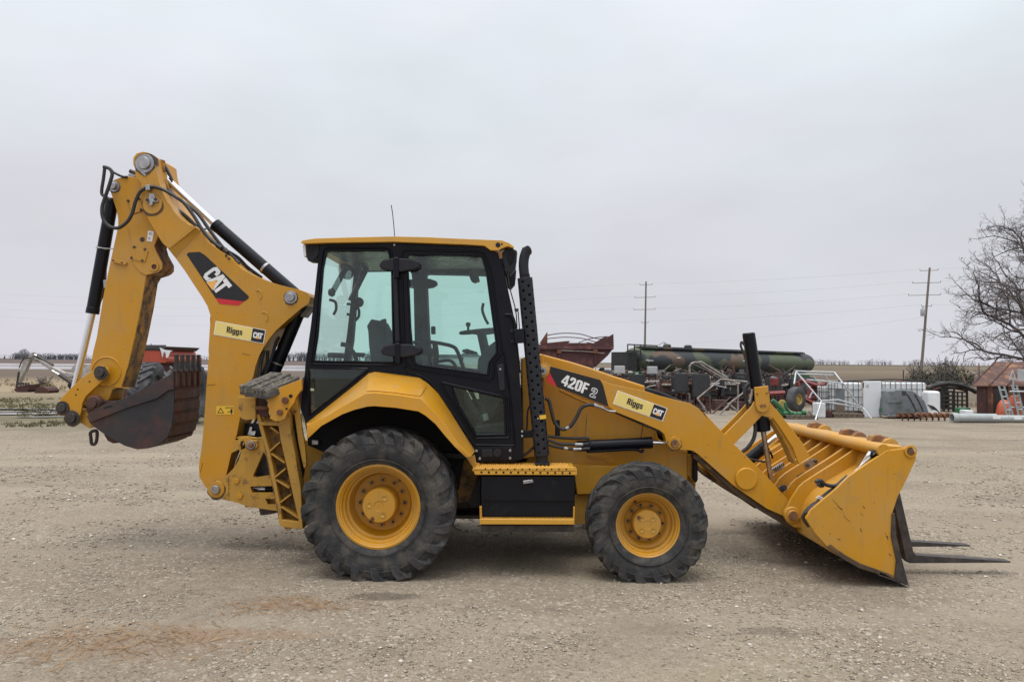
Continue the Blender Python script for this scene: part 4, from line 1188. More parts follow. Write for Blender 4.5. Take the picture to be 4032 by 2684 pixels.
plate('frame_web', P('M', (395, 1000), (415, 985), (420, 1185), (395, 1185)), 6.972, 6.99, 'yellow_worn', swf)
plate('torn_label', P('M', (575, 650), (595, 585), (612, 590), (606, 620), (640, 622), (632, 656)), 7.17, 7.175, 'tape', bh, bevel=0)

# ------------------------------------------------------------------ stabilizer leg folded up, pad on top
stb = node('stabilizer', bh)
LY = 6.46
plate('leg_web', P('M', (650, 500), (850, 480), (930, 700), (1010, 1330), (1000, 1400), (840, 1400), (680, 600)), LY + 0.10, LY + 0.12, 'yellow_muddy', stb)
plate('leg_flange', P('M', (643, 480), (672, 480), (700, 580), (760, 800), (850, 1250), (858, 1350), (1000, 1365), (1003, 1400), (1000, 1426), (870, 1410), (838, 1400, 10), (832, 1370), (825, 1270), (730, 800), (668, 580)), LY, LY + 0.12, 'yellow_worn', stb, bevel=0.005)
plate('leg_flange', P('M', (826, 560), (840, 520), (905, 440), (918, 470), (925, 600), (965, 800), (1012, 1090), (1028, 1425, 6), (1002, 1428), (992, 1340), (905, 950), (845, 690)), LY - 0.01, LY + 0.12, 'yellow_worn', stb, bevel=0.006)
plate('leg_cross_rail', P('M', (662, 545), (835, 552), (838, 578), (672, 572)), LY - 0.005, LY + 0.11, 'yellow_worn', stb)
for a, b in (((762, 588), (832, 638)), ((756, 785), (842, 708)), ((768, 806), (880, 882)), ((796, 1002), (884, 930)), ((808, 1022), (916, 1088)), ((842, 1208), (930, 1140)), ((850, 1242), (996, 1338))):
    w = 7
    nx, ny = -(b[1] - a[1]), b[0] - a[0]
    l = math.hypot(nx, ny); nx *= w / l; ny *= w / l
    plate('leg_brace', P('M', (a[0] + nx, a[1] + ny), (b[0] + nx, b[1] + ny), (b[0] - nx, b[1] - ny), (a[0] - nx, a[1] - ny)), LY + 0.004, LY + 0.105, 'yellow_worn', stb, bevel=0.003)
c = V('M', 905, 1405, LY); cyl('leg_pivot', (c.x, LY + 0.01, c.z), (c.x, LY + 0.13, c.z), 0.035, 'yellow_muddy', stb)
# pad: laminated rubber block held in a bracket with scalloped ears
tl, tr, fr, fl = V('M', 500, 240, 6.34), V('M', 722, 284, 6.24), V('M', 1004, 165, 6.40), V('M', 762, 130, 6.56)
dn = Vector((0.012, 0.0, -0.062))
bm = bmesh.new()
nlam = 7
rnd = random.Random(4)
for k in range(nlam):
    t0, t1 = k / nlam + 0.008, (k + 1) / nlam - 0.008
    h = rnd.uniform(-0.006, 0.008)
    A, B, C2, D2 = tl.lerp(tr, t0), tl.lerp(tr, t1), fl.lerp(fr, t1), fl.lerp(fr, t0)
    cnt = 14
    prev = None
    for j in range(cnt + 1):
        s = j / cnt
        up = Vector((0, 0, h + rnd.uniform(-0.004, 0.004)))
        p, q2 = A.lerp(D2, s) + up, B.lerp(C2, s) + up
        row = [bm.verts.new(p), bm.verts.new(q2), bm.verts.new(B.lerp(C2, s) + dn), bm.verts.new(A.lerp(D2, s) + dn)]
        if prev:
            for m_ in range(4):
                bm.faces.new((prev[m_], prev[(m_ + 1) % 4], row[(m_ + 1) % 4], row[m_]))
        else:
            bm.faces.new(row[::-1])
        prev = row
    bm.faces.new(prev)
link_mesh('rubber_pad', finish(bm, 'rubber_pad'), 'pad_rubber', stb, 0.004, 1)
q8 = [tl + dn, tr + dn, fr + dn, fl + dn]
q8 = q8 + [p + Vector((0, 0, -0.018)) for p in q8]
mesh_obj('pad_plate', q8, [(0, 1, 2, 3), (7, 6, 5, 4), (0, 4, 5, 1), (1, 5, 6, 2), (2, 6, 7, 3), (3, 7, 4, 0)], 'dark_steel', stb, bevel=0.003)
sc1 = [(735, 325), (742, 300), (1018, 192), (1024, 270), (975, 340), (960, 385), (910, 450), (880, 520), (850, 535, 10), (800, 540), (775, 525), (755, 515), (765, 490), (745, 470), (752, 440), (735, 410), (742, 385), (726, 365)]
plate('pad_ear', P('M', *sc1), 6.30, 6.335, 'yellow', stb, bevel=0.004)
sc2 = [(495, 340), (640, 345), (640, 520), (560, 530), (520, 515), (508, 490), (516, 460), (498, 430), (505, 400), (490, 375)]
plate('pad_ear', P('M', *sc2), 6.44, 6.47, 'yellow_worn', stb, bevel=0.004)
for x, y, r in ((887, 366, .030), (843, 464, .026)):
    c = V('M', x, y, 6.30); cyl('pad_bolt', (c.x, 6.275, c.z), (c.x, 6.48, c.z), r, 'rust', stb, n=8, bevel=0.004)
for x, y, r in ((930, 332, .016), (896, 436, .010)):
    c = V('M', x, y, 6.30); cyl('pad_hole', (c.x, 6.298, c.z), (c.x, 6.31, c.z), r, 'dark_void', stb, bevel=0)
plate('pad_crossbar', P('M', (640, 418), (740, 418), (740, 445), (640, 445)), 6.36, 6.46, 'rust', stb)
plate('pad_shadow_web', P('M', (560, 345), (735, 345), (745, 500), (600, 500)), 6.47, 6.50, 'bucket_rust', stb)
plate('link_strut', P('M', (915, 440), (975, 370), (990, 420), (1010, 520), (1048, 740), (1060, 900), (1040, 930), (1025, 880), (990, 700), (960, 490)), 6.50, 6.53, 'yellow_worn', stb)
c = V('M', 968, 458, 6.5); cyl('strut_bolt', (c.x, 6.48, c.z), (c.x, 6.52, c.z), 0.012, 'rust', stb, n=6)
tube('stabilizer_hose', [V('M', 965, 560, 6.56), V('M', 968, 660, 6.56), V('M', 945, 760, 6.58), V('M', 950, 860, 6.60)], 0.010, 'grey_plastic', stb)
stc_ = ram('stabilizer_cylinder', V('M', 930, 520, 6.62), V('M', 985, 1000, 6.66), 0.045, V('M', 1000, 1250, 6.7), 0.025)
plate('dark_backing', P('M', (915, 450), (962, 490), (1000, 700), (1042, 930), (1030, 1010), (1005, 1040), (975, 940), (935, 700)), 6.555, 6.585, 'black_paint', stb)  # black plate added for the shade in the gap behind the strut
mirror(stb)
mirror(stc_)

# ------------------------------------------------------------------ fender
def fender():
    top = P('D', (183, 455), (300, 365), (420, 270), (520, 190), (600, 122), (640, 112), (800, 130), (940, 152), (990, 185), (1060, 250), (1140, 370), (1220, 500), (1310, 640))
    cre = P('D', (186, 470), (300, 420), (430, 340), (510, 296), (585, 256), (640, 252), (780, 265), (945, 290), (990, 330), (1060, 405), (1130, 490), (1200, 590), (1285, 676))
    bot = P('D', (185, 555), (280, 468), (420, 390), (500, 360), (590, 337), (640, 334), (780, 345), (935, 370), (985, 400), (1050, 455), (1115, 535), (1180, 608), (1256, 682))
    ya, yb, yc_ = 6.50, 6.115, 6.105
    rows = [[at(p[0], p[1], y) for p in l] for l, y in ((top, ya), (cre, yb), (bot, yc_))]
    inn = [p + Vector((0, 0.03, 0.012)) for p in rows[2]]
    verts = []
    faces = []
    allr = rows + [inn]
    n = len(top)
    for r in allr:
        verts += r
    for k in range(3):
        for i in range(n - 1):
            faces.append((k * n + i, k * n + i + 1, (k + 1) * n + i + 1, (k + 1) * n + i))
    f = mesh_obj('fender', verts, faces, 'yellow', bh, smooth=28)
    s = f.modifiers.new('solid', 'SOLIDIFY'); s.thickness = 0.012; s.offset = 0
    b = f.modifiers.new('bevel', 'BEVEL'); b.width = 0.012; b.segments = 3; b.limit_method = 'ANGLE'; b.angle_limit = math.radians(22)
    # access cover lying on the slanted face
    cv = []
    def on(i, t): return rows[0][i].lerp(rows[1][i], t)
    idx = [4, 5, 6, 7, 8]
    up = Vector((0, -0.006, 0.008))
    for i in idx: cv.append(on(i, .10 if i < 8 else .15) + up)
    for i in idx: cv.append(on(i, .93 if i < 8 else .2) + up)
    m = len(idx)
    cf = [(i, i + 1, m + i + 1, m + i) for i in range(m - 1)]
    c_ = mesh_obj('access_cover', cv, cf, 'yellow', f, smooth=30)
    s = c_.modifiers.new('solid', 'SOLIDIFY'); s.thickness = 0.010; s.offset = 0
    b = c_.modifiers.new('bevel', 'BEVEL'); b.width = 0.003; b.segments = 2; b.limit_method = 'ANGLE'
    q_ = on(6, .66)
    lathe('latch', [(0.010, 0.0), (0.010, -0.008), (0.005, -0.012), (0.001, -0.012)], q_ + Vector((0, -0.008, 0.008)), 'steel', f, 'Y', 14)
    return f
fen = fender()
mirror(fen)
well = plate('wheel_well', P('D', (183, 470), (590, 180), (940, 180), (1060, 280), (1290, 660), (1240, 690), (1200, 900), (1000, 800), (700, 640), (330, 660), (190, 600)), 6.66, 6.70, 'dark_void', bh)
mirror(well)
plate('fender_foot', P('D', (1255, 685), (1310, 665), (1320, 720), (1345, 725), (1345, 752), (1300, 752)), 6.42, 6.46, 'yellow', bh)
box('bracket', X('D', 225, 6.6), X('D', 270, 6.6), 6.6, 6.66, V('D', 0, 595, 6.6).z, V('D', 0, 565, 6.6).z, 'steel', bh)

# ------------------------------------------------------------------ cab
CY = 6.50
cab = node('cab', bh)
outer = (P('C', (245, 385), (225, 520), (195, 800), (160, 1100), (112, 1440)) + P('D', (172, 110), (150, 260), (142, 360), (183, 460), (420, 275), (600, 126), (640, 116), (940, 156), (985, 188), (1060, 255), (1200, 480), (1312, 640), (1322, 712), (1560, 714), (1640, 690))
         + P('Q', (868, 1440), (872, 1250), (845, 900), (800, 560), (740, 250), (700, 80)) + P('C', (1700, 452), (1650, 410), (870, 380)))
h_rear = P('C', (292, 450, 40), (830, 442, 45), (858, 640), (872, 1412, 24), (180, 1398, 26), (215, 1180), (262, 600))
h_door = P('Q', (75, 88, 26), (590, 100, 40), (622, 220), (688, 700), (690, 765, 14), (637, 830, 12), (630, 912, 10), (122, 842, 34), (98, 600))
h_low = P('Q', (372, 985, 8), (742, 1075, 8), (752, 1322, 6), (545, 1326, 8), (425, 1130))
h_rlow = P('D', (195, 86), (600, 86, 4), (430, 222), (200, 400))
cf = plate('cab_frame', outer, CY, CY + 0.06, 'cab_black', cab, holes=[h_rear, h_door, h_low, h_rlow], bevel=0.006)
gl = []
for nm, h in (('side_glass', h_rear), ('door_glass', h_door), ('lower_door_glass', h_low), ('lower_side_glass', h_rlow)):
    o = prism(nm, flat(h, CY), CY + 0.026, CY + 0.028, 'cab_glass', cab, bevel=0)
    gl.append(o)
    pts = [(x, CY - 0.004, z) for x, z in flat(h, CY)]
    gl.append(tube('window_seal', pts, 0.010, 'cab_black', cab, n=6, smooth_n=1, closed=True))
# raised edges of the door skin
def ridge(pts, r=0.009, Y=CY - 0.004, closed=True, name='door_ridge'):
    return tube(name, [(x, Y, z) for x, z in flat(pts, CY)], r, 'cab_black', cab, n=6, smooth_n=1, closed=closed)
gl.append(ridge(P('Q', (38, 60, 40), (600, 70, 60), (650, 200), (728, 760, 10), (672, 830, 14), (668, 930, 20), (640, 952, 16), (100, 870, 40), (62, 820, 30), (50, 500))))
gl.append(ridge(P('Q', (50, 860, 20), (80, 895, 20), (170, 920, 30), (240, 965, 20), (340, 1110), (520, 1370, 10), (545, 1395, 10), (812, 1400, 6), (808, 1300), (775, 1000), (740, 760)), closed=False))
gl.append(ridge(P('Q', (310, 965, 14), (735, 1062, 14), (768, 1080, 12), (778, 1345, 8), (540, 1350, 12), (310, 985, 14))))
gl.append(ridge(P('C', (270, 425, 50), (845, 425, 50), (880, 640), (888, 1430, 24), (160, 1420, 26), (195, 1180), (245, 600))))
for o in [cf] + gl:
    c_ = copy_tree(o, cab)
    c_.location.y = 2 * YC; c_.scale.y = -1
# door handle, hinges, hinge rod
plate('door_handle', P('Q', (690, 850, 14), (738, 838, 14), (748, 1020, 14), (708, 1028, 14)), CY - 0.035, CY - 0.002, 'grey_plastic', cab, bevel=0.008)
c = V('Q', 714, 877, CY - 0.035); cyl('key_lock', (c.x, CY - 0.039, c.z), (c.x, CY - 0.03, c.z), 0.010, 'steel', cab, n=16)
for yy in (575, 1310):
    dx = 12 if yy > 1000 else 0
    hp = P('C', (745 + dx, yy - 5, 20), (775 + dx, yy - 45, 30), (860 + dx, yy - 62, 20), (1010 + dx, yy - 58, 30), (1085 + dx, yy - 30, 25), (1095 + dx, yy + 10, 20), (1050 + dx, yy + 38, 30), (930 + dx, yy + 58, 20), (810 + dx, yy + 42, 30), (760 + dx, yy + 30, 20))
    h_ = plate('hinge_cover', hp, CY - 0.06, CY - 0.012, 'grey_plastic', cab, bevel=0.012, seg=3)
    c_ = copy_tree(h_, cab); c_.location.y = 2 * YC; c_.scale.y = -1
    plate('hinge_knuckle', P('C', (868 + dx, yy - 70), (915 + dx, yy - 70), (915 + dx, yy + 110), (868 + dx, yy + 110)), CY - 0.07, CY - 0.02, 'cab_black', cab, bevel=0.01)
tube('hinge_rod', [V('C', 883, 660, CY - 0.03), V('C', 905, 1230, CY - 0.03)], 0.022, 'grey_plastic', cab, smooth_n=1, n=12)
c = V('C', 877, 402, CY); cyl('marker', (c.x, CY - 0.006, c.z), (c.x, CY, c.z), 0.008, 'decal_white', cab, bevel=0)
plate('electrics_box', P('D', (1330, 615), (1565, 612), (1568, 700), (1340, 704)), CY - 0.012, CY + 0.01, 'black_paint', cab)
plate('socket_cover', P('D', (1356, 630, 5), (1430, 628, 5), (1432, 678, 5), (1358, 680, 5)), CY - 0.03, CY - 0.01, 'grey_plastic', cab, bevel=0.004)
c = V('D', 1463, 650, CY); lathe('socket', [(0.036, 0), (0.036, -0.014), (0.028, -0.016), (0.001, -0.012)], (c.x, CY - 0.012, c.z), 'grey_plastic', cab, 'Y', 20)
for x, y in ((1323, 636), (1345, 688), (1548, 634), (1548, 685)):
    c = V('D', x, y, CY); cyl('bolt', (c.x, CY - 0.022, c.z), (c.x, CY, c.z), 0.013, 'steel', cab, n=6, bevel=0.002)
# roof
roof_pts = P('C', (72, 382, 4), (92, 362, 8), (190, 346), (500, 336), (870, 328), (1150, 334), (1500, 350), (1800, 362, 10), (1862, 385), (1900, 412), (1902, 430, 4), (1850, 412, 20), (1805, 428, 14), (1762, 450, 8), (1702, 446, 14), (1650, 408, 20), (1500, 398), (870, 374), (300, 382), (90, 390, 4))
RY = 6.44
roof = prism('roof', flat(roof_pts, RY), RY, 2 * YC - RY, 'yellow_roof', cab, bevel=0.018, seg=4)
lp = flat(P('C', (230, 384), (870, 378), (1660, 410), (1640, 440), (260, 440)), RY)
prism('headliner', lp, CY + 0.05, 2 * YC - CY - 0.05, 'cab_black', cab)
c = V('C', 1766, 402, RY); cyl('roof_bolt', (c.x, RY - 0.004, c.z), (c.x, RY + 0.02, c.z), 0.022, 'grey_plastic', cab, n=16)
c = V('C', 1800, 395, RY); cyl('roof_bolt', (c.x, RY - 0.003, c.z), (c.x, RY + 0.02, c.z), 0.009, 'dark_void', cab, n=8)
tube('antenna', [V('C', 880, 335, 6.9), V('C', 872, 230, 6.9), V('C', 860, 120, 6.9), V('C', 850, 60, 6.9)], 0.004, 'hose', cab, n=6)
# work lamps
wl = plate('work_lamp', P('C', (115, 395), (235, 395), (232, 470), (205, 515), (180, 540, 8), (135, 538, 10), (122, 505)), 6.50, 6.66, 'grey_plastic', bh, bevel=0.01)
plate('lamp_lens', P('C', (88, 402), (116, 396), (122, 500), (98, 502)), 6.505, 6.655, 'lamp_lens', wl, bevel=0.006)
wl2 = plate('work_lamp', P('C', (1800, 470), (1840, 430), (1915, 442), (1930, 455), (1925, 530), (1918, 600), (1870, 655, 8), (1830, 620), (1805, 540)), 6.50, 6.66, 'grey_plastic', bh, bevel=0.012)
plate('lamp_lens', P('C', (1925, 455), (1934, 460), (1928, 540), (1918, 540)), 6.51, 6.65, 'lamp_lens', wl2, bevel=0.003)
plate('lamp_bezel', P('C', (1850, 480), (1910, 465), (1900, 520), (1870, 575), (1850, 520)), 6.490, 6.502, 'black_paint', wl2)
for w_ in (wl, wl2):
    c_ = copy_tree(w_, bh); c_.location.y = 2 * YC; c_.scale.y = -1
c = V('C', 1785, 478, 6.5); lathe('indicator', [(0.012, 0), (0.011, -0.02), (0.001, -0.024)], (c.x, 6.50, c.z), 'amber', cab, 'Y', 16)
# corner pillars, windscreen, rear window, floor and side consoles
fx0, fz0 = V('C', 1700, 452, CY).x, V('C', 0, 452, CY).z
p_top = V('C', 1745, 470, CY); p_bot = V('C', 1935, 1540, CY)
for off, nm in ((0.0, 'windscreen'),):
    vts = [(p_top.x, CY + 0.06, p_top.z), (p_top.x, 2 * YC - CY - 0.06, p_top.z), (p_bot.x, 2 * YC - CY - 0.06, p_bot.z), (p_bot.x, CY + 0.06, p_bot.z)]
    mesh_obj(nm, vts, [(0, 1, 2, 3)], 'cab_glass', cab)
r_top = V('C', 250, 440, CY); r_bot = V('C', 130, 1420, CY)
mesh_obj('rear_window', [(r_top.x, CY + 0.06, r_top.z), (r_top.x, 2 * YC - CY - 0.06, r_top.z), (r_bot.x, 2 * YC - CY - 0.06, r_bot.z), (r_bot.x, CY + 0.06, r_bot.z)], [(0, 1, 2, 3)], 'rear_glass', cab)
tube('pillar_pipe', [V('C', 1790, 520, CY + 0.02), V('C', 1830, 760, CY + 0.02), V('C', 1900, 1100, CY + 0.02), V('C', 1945, 1500, CY + 0.02)], 0.018, 'cab_black', cab)
for x, y in ((1880, 1000), (1885, 1140), (1890, 1230)):
    c = V('C', x, y, CY); cyl('mirror_bracket_bolt', (c.x, CY - 0.03, c.z), (c.x, CY + 0.03, c.z), 0.016, 'grey_plastic', cab, n=10)
tube('mirror_arm', [V('C', 1830, 1000, CY - 0.01), V('C', 1880, 1005, CY - 0.02), V('C', 1905, 1060, CY - 0.02), V('C', 1915, 1140, CY - 0.01)], 0.014, 'cab_black', cab)
tube('lamp_cable', [V('C', 1845, 640, 6.52), V('C', 1870, 780, 6.52), V('C', 1915, 950, 6.52), V('C', 1928, 1080, 6.52), V('C', 1925, 1150, 6.52)], 0.005, 'hose', cab, n=6)
tube('lamp_cable', [V('C', 1915, 950, 6.52), V('C', 1935, 960, 6.5), V('C', 1945, 1050, 6.5), V('C', 1950, 1120, 6.5)], 0.005, 'hose', cab, n=6)
plate('cable_clip', P('C', (1905, 945), (1945, 945), (1940, 970), (1910, 970)), 6.49, 6.53, 'hose', cab)
plate('stack_bracket', P('C', (1900, 1125), (1990, 1115), (1995, 1240), (1915, 1245)), 6.44, 6.50, 'black_paint', cab)
zf = V('D', 0, 690, CY).z
box('cab_floor', V('D', 700, 0, CY).x, V('D', 1620, 0, CY).x, CY + 0.07, 2 * YC - CY - 0.07, zf, zf + 0.05, 'black_paint', cab)
plate('engine_bulkhead', P('Q', (760, 1000), (860, 1000), (868, 1440), (800, 1440)), CY + 0.07, 2 * YC - CY - 0.07, 'black_paint', cab)
plate('side_console', P('C', (160, 1568), (150, 1460), (880, 1480), (1130, 1400), (1140, 1480), (1000, 1700), (300, 1700)), 7.72, 7.92, 'grey_plastic', cab, bevel=0.02)
plate('inner_fender', P('D', (186, 480), (420, 290), (600, 140), (940, 170), (1060, 270), (1290, 640), (1250, 690), (1050, 455), (935, 370), (640, 334), (420, 390)), CY + 0.065, CY + 0.20, 'black_paint', cab)
plate('console_filler', P('C', (140, 1445), (880, 1450), (1000, 1500), (1000, 1800), (150, 1800)), 7.05, 7.70, 'filler_black', cab, bevel=0.02, ref=6.9)  # console drawn as a solid dark block, added to darken the lower glass
tube('pedal_linkage', [V('Q', 470, 1040, 6.95), V('Q', 520, 1140, 6.95), V('Q', 580, 1230, 6.95)], 0.03, 'seat_cloth', cab, n=8)
tube('pedal_linkage', [V('Q', 560, 1080, 6.9), V('Q', 600, 1160, 6.9), V('Q', 590, 1240, 6.9)], 0.025, 'seat_cloth', cab, n=8)
plate('pedal', P('Q', (590, 1190), (625, 1180), (635, 1225), (600, 1235)), 6.85, 6.95, 'panel_plate', cab, bevel=0.004)
plate('floor_mat', P('Q', (540, 1270), (760, 1250), (760, 1330), (545, 1330)), 6.75, 7.3, 'seat_cloth', cab, bevel=0.01)
plate('dark_screen', P('Q', (300, 900), (470, 985), (780, 1080), (780, 1420), (300, 1420)), 7.40, 7.46, 'filler_black', cab, holes=[P('Q', (455, 1010), (490, 1020), (525, 1085), (505, 1085)), P('Q', (525, 1025), (565, 1035), (572, 1095), (550, 1080))], bevel=0)  # black slab added mid-cab so the view through the lower door darkens
# seat
st = node('seat', bh)
plate('backrest', P('C', (655, 1100, 10), (690, 1040, 20), (770, 1055, 20), (808, 1130), (815, 1250), (860, 1400), (690, 1400), (672, 1260), (665, 1140)), 7.02, 7.46, 'seat_cloth', st, bevel=0.04, seg=4, ref=7.1)
plate('cushion', P('C', (680, 1340, 20), (900, 1330, 20), (1120, 1350, 20), (1130, 1440, 20), (700, 1460, 20)), 7.0, 7.5, 'seat_cloth', st, bevel=0.04, seg=4, ref=7.1)
plate('seat_base', P('C', (760, 1450), (1050, 1440), (1080, 1700), (720, 1700)), 7.08, 7.42, 'black_paint', st, ref=7.1)
plate('armrest', P('C', (775, 1050, 14), (825, 1035, 14), (830, 1125, 10), (775, 1120, 10)), 6.98, 7.0, 'black_paint', st, ref=7.1)
plate('armrest', P('C', (1190, 1100, 14), (1228, 1095, 14), (1230, 1165, 10), (1192, 1168, 10)), 7.5, 7.54, 'black_paint', st, ref=7.5)
# steering column and wheel
sw = V('C', 1620, 1140, 7.25)
swn = node('steering_wheel', bh)
pts = []
tilt = math.radians(6)
for k in range(36):
    t = 2 * math.pi * k / 36
    pts.append(sw + Vector((0.20 * math.cos(t), 0.20 * math.sin(t), 0.20 * math.cos(t) * math.sin(tilt))))
tube('wheel_rim', pts, 0.016, 'seat_cloth', swn, smooth_n=1, closed=True)
for k in range(3):
    t = 2 * math.pi * k / 3 + .4
    tube('spoke', [sw + Vector((0, 0, -.03)), sw + Vector((0.20 * math.cos(t), 0.20 * math.sin(t), 0.0))], 0.014, 'seat_cloth', swn, smooth_n=1)
c = V('C', 1510, 1130, 7.12)
lathe('steering_knob', [(0.010, -.02), (0.012, 0.03), (0.024, .045), (0.022, .07), (0.001, .075)], c, 'seat_cloth', swn, 'Z', 16)
cyl('column', sw, V('C', 1660, 1330, 7.25), 0.045, 'seat_cloth', swn, n=16)
plate('dashboard', P('C', (1590, 1500), (1600, 1380, 20), (1660, 1290, 20), (1740, 1230, 10), (1800, 1230), (1900, 1568), (1700, 1900), (1650, 1900)), 6.98, 7.52, 'seat_cloth', cab, bevel=0.03, ref=7.1)
plate('control_stalk', P('C', (1455, 1300, 14), (1500, 1290, 14), (1590, 1320), (1590, 1335), (1500, 1335, 14), (1460, 1320, 10)), 7.1, 7.14, 'seat_cloth', cab, bevel=0.01)
tube('grab_rail', [V('C', 1040, 1238, 7.85), V('C', 1180, 1232, 7.85), V('C', 1370, 1268, 7.85), V('C', 1420, 1320, 7.85), V('C', 1450, 1400, 7.85), V('C', 1480, 1480, 7.85)], 0.020, 'cab_black', cab)
tube('grab_rail', [V('C', 1250, 1400, 7.8), V('C', 1340, 1390, 7.8), V('C', 1390, 1420, 7.8), V('C', 1420, 1500, 7.8)], 0.018, 'cab_black', cab)
tube('control_lever', [V('C', 1225, 1245, 7.6), V('C', 1235, 1350, 7.6), V('C', 1220, 1470, 7.6)], 0.03, 'cab_black', cab)
tube('control_lever', [V('C', 420, 1250, 7.3), V('C', 470, 1265, 7.3), V('C', 530, 1330, 7.3), V('C', 560, 1420, 7.3)], 0.022, 'seat_cloth', cab)
tube('control_lever', [V('C', 310, 1345, 7.2), V('C', 380, 1345, 7.2), V('C', 460, 1350, 7.2)], 0.024, 'seat_cloth', cab)
tube('control_lever', [V('C', 540, 1340, 7.4), V('C', 620, 1345, 7.4)], 0.022, 'seat_cloth', cab)
tube('wiper_arm', [V('C', 1640, 900, 7.9), V('C', 1632, 960, 7.9), V('C', 1655, 1030, 7.9), V('C', 1682, 1080, 7.9)], 0.015, 'cab_black', cab)
tube('window_latch', [V('C', 470, 905, 7.9), V('C', 530, 915, 7.9), V('C', 530, 1000, 7.9), V('C', 470, 995, 7.9)], 0.016, 'cab_black', cab, smooth_n=1)
tube('window_latch', [V('C', 535, 945, 7.9), V('C', 570, 950, 7.9), V('C', 572, 1010, 7.9), V('C', 545, 1048, 7.9)], 0.015, 'cab_black', cab)
c = V('C', 572, 893, 7.85); lathe('mirror', [(0.001, -.03), (0.05, -.02), (0.055, 0), (0.05, .02), (0.001, .03)], c, 'cab_black', cab, 'Y', 20)
tube('window_latch', [V('C', 320, 870, 6.75), V('C', 370, 890, 6.75), V('C', 378, 950, 6.75), V('C', 355, 1000, 6.75)], 0.013, 'cab_black', cab)
c = V('C', 345, 808, 6.7); lathe('speaker_knob', [(0.001, -.04), (0.03, -.03), (0.042, 0), (0.03, .02), (0.001, .03)], c, 'cab_black', cab, 'X', 16)
plate('sun_blind', P('C', (1510, 640), (1580, 600), (1605, 700, 10), (1560, 715, 10), (1530, 700)), 7.3, 7.5, 'seat_cloth', cab, bevel=0.01)
# boom seen through the glass belongs to the machine; overhead lining ribs
tube('roof_strut', [V('C', 640, 600, 7.8), V('C', 500, 880, 7.8)], 0.03, 'cab_black', cab, smooth_n=1)
tube('roof_strut', [V('C', 460, 600, 7.4), V('C', 350, 800, 7.4)], 0.03, 'cab_black', cab, smooth_n=1)
plate('hvac_trim', P('C', (1060, 1025), (1095, 1025), (1100, 1110), (1060, 1110)), 7.90, 7.94, 'cab_black', cab)

# ------------------------------------------------------------------ exhaust stack with perforated heat guard
ex = node('exhaust_stack', bh)
XY = 6.50
e_top, e_bot = V('E', 183, 305, XY), V('E', 288, 1400, XY)
ax = (e_bot - e_top)
a_, b_ = frame_of(ax)
bm = bmesh.new()
NU, NV = 64, 238
R_ = 0.066
gr = []
for j in range(NV + 1):
    c = e_top + ax * (j / NV)
    gr.append([bm.verts.new(c + (a_ * math.cos(2 * math.pi * i / NU) + b_ * math.sin(2 * math.pi * i / NU)) * R_) for i in range(NU)])
for j in range(NV):
    for i in range(NU):
        u, v_ = i % 8, (j + (6 if (i // 8) % 2 else 0)) % 12
        if 4 <= j < NV - 4 and 2 <= u <= 5 and 4 <= v_ <= 7 and not (u in (2, 5) and v_ in (4, 7)):
            continue
        bm.faces.new((gr[j][i], gr[j][(i + 1) % NU], gr[j + 1][(i + 1) % NU], gr[j + 1][i]))
g_ = link_mesh('heat_guard', finish(bm, 'heat_guard'), 'stack_black', ex, smooth=60)
s = g_.modifiers.new('solid', 'SOLIDIFY'); s.thickness = 0.003
cyl('inner_pipe', e_top - ax * 0.02, e_bot + ax * 0.05, 0.046, 'dark_void', ex, n=24, bevel=0)
tube('tail_pipe', [V('E', 186, 320, XY), V('E', 178, 270, XY), V('E', 175, 225, XY), V('E', 178, 185, XY), V('E', 187, 152, XY), V('E', 197, 128, XY)], 0.044, 'stack_black', ex, n=20)
mo = V('E', 200, 136, XY)
md = Vector((.72, -.62, .22)).normalized()
cyl('pipe_mouth', mo - md * 0.01, mo + md * 0.012, 0.043, 'stack_black', ex, n=24, bevel=0)
cyl('mouth_opening', mo, mo + md * 0.014, 0.038, 'dark_void', ex, n=24, bevel=0)
plate('base_flange', P('E', (245, 1448), (340, 1448), (340, 1458), (245, 1458)), XY - 0.07, XY + 0.07, 'stack_black', ex)
cyl('pipe_foot', V('E', 288, 1395, XY), V('E', 290, 1450, XY), 0.052, 'stack_black', ex, n=24)
plate('warning_label', P('E', (272, 1152), (312, 1148), (315, 1172), (276, 1177)), XY - R_ - 0.004, XY - R_ - 0.002, 'decal_warn', ex, bevel=0)
c = V('E', 262, 1168, XY); cyl('bolt', (c.x, XY - R_ - 0.01, c.z), (c.x, XY - R_ + 0.02, c.z), 0.008, 'steel', ex, n=8)

# ------------------------------------------------------------------ step platform, tool box and lower step
sp = node('step_platform', bh)
lip = P('D', (1298, 752), (1990, 748), (1997, 758), (1997, 800), (1312, 798), (1298, 760))
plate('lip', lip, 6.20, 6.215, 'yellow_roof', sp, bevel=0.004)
z_t = V('D', 0, 753, 6.20).z
x_a, x_b = V('D', 1300, 0, 6.2).x, V('D', 1996, 0, 6.2).x
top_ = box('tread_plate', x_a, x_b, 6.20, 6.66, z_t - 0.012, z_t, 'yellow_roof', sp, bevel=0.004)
bm = bmesh.new()
for r in range(9):
    for k in range(24):
        x = x_a + 0.03 + (k + (0.5 if r % 2 else 0)) * (x_b - x_a - 0.05) / 24.5
        y = 6.235 + r * 0.046
        cyl_bm(bm, (x, y, z_t - 0.002), (x, y, z_t + 0.008), 0.012, 0.006, 8)
link_mesh('grip_studs', finish(bm, 'grip_studs'), 'yellow_roof', sp, smooth=30)['kind'] = 'stuff'
for k in range(13):
    p = V('D', 1356 + k * 49.4, 781 + k * 0.4, 6.20)
    cyl('lip_hole', (p.x, 6.1985, p.z), (p.x, 6.206, p.z), 0.0095, 'dark_void', sp, n=10, bevel=0)
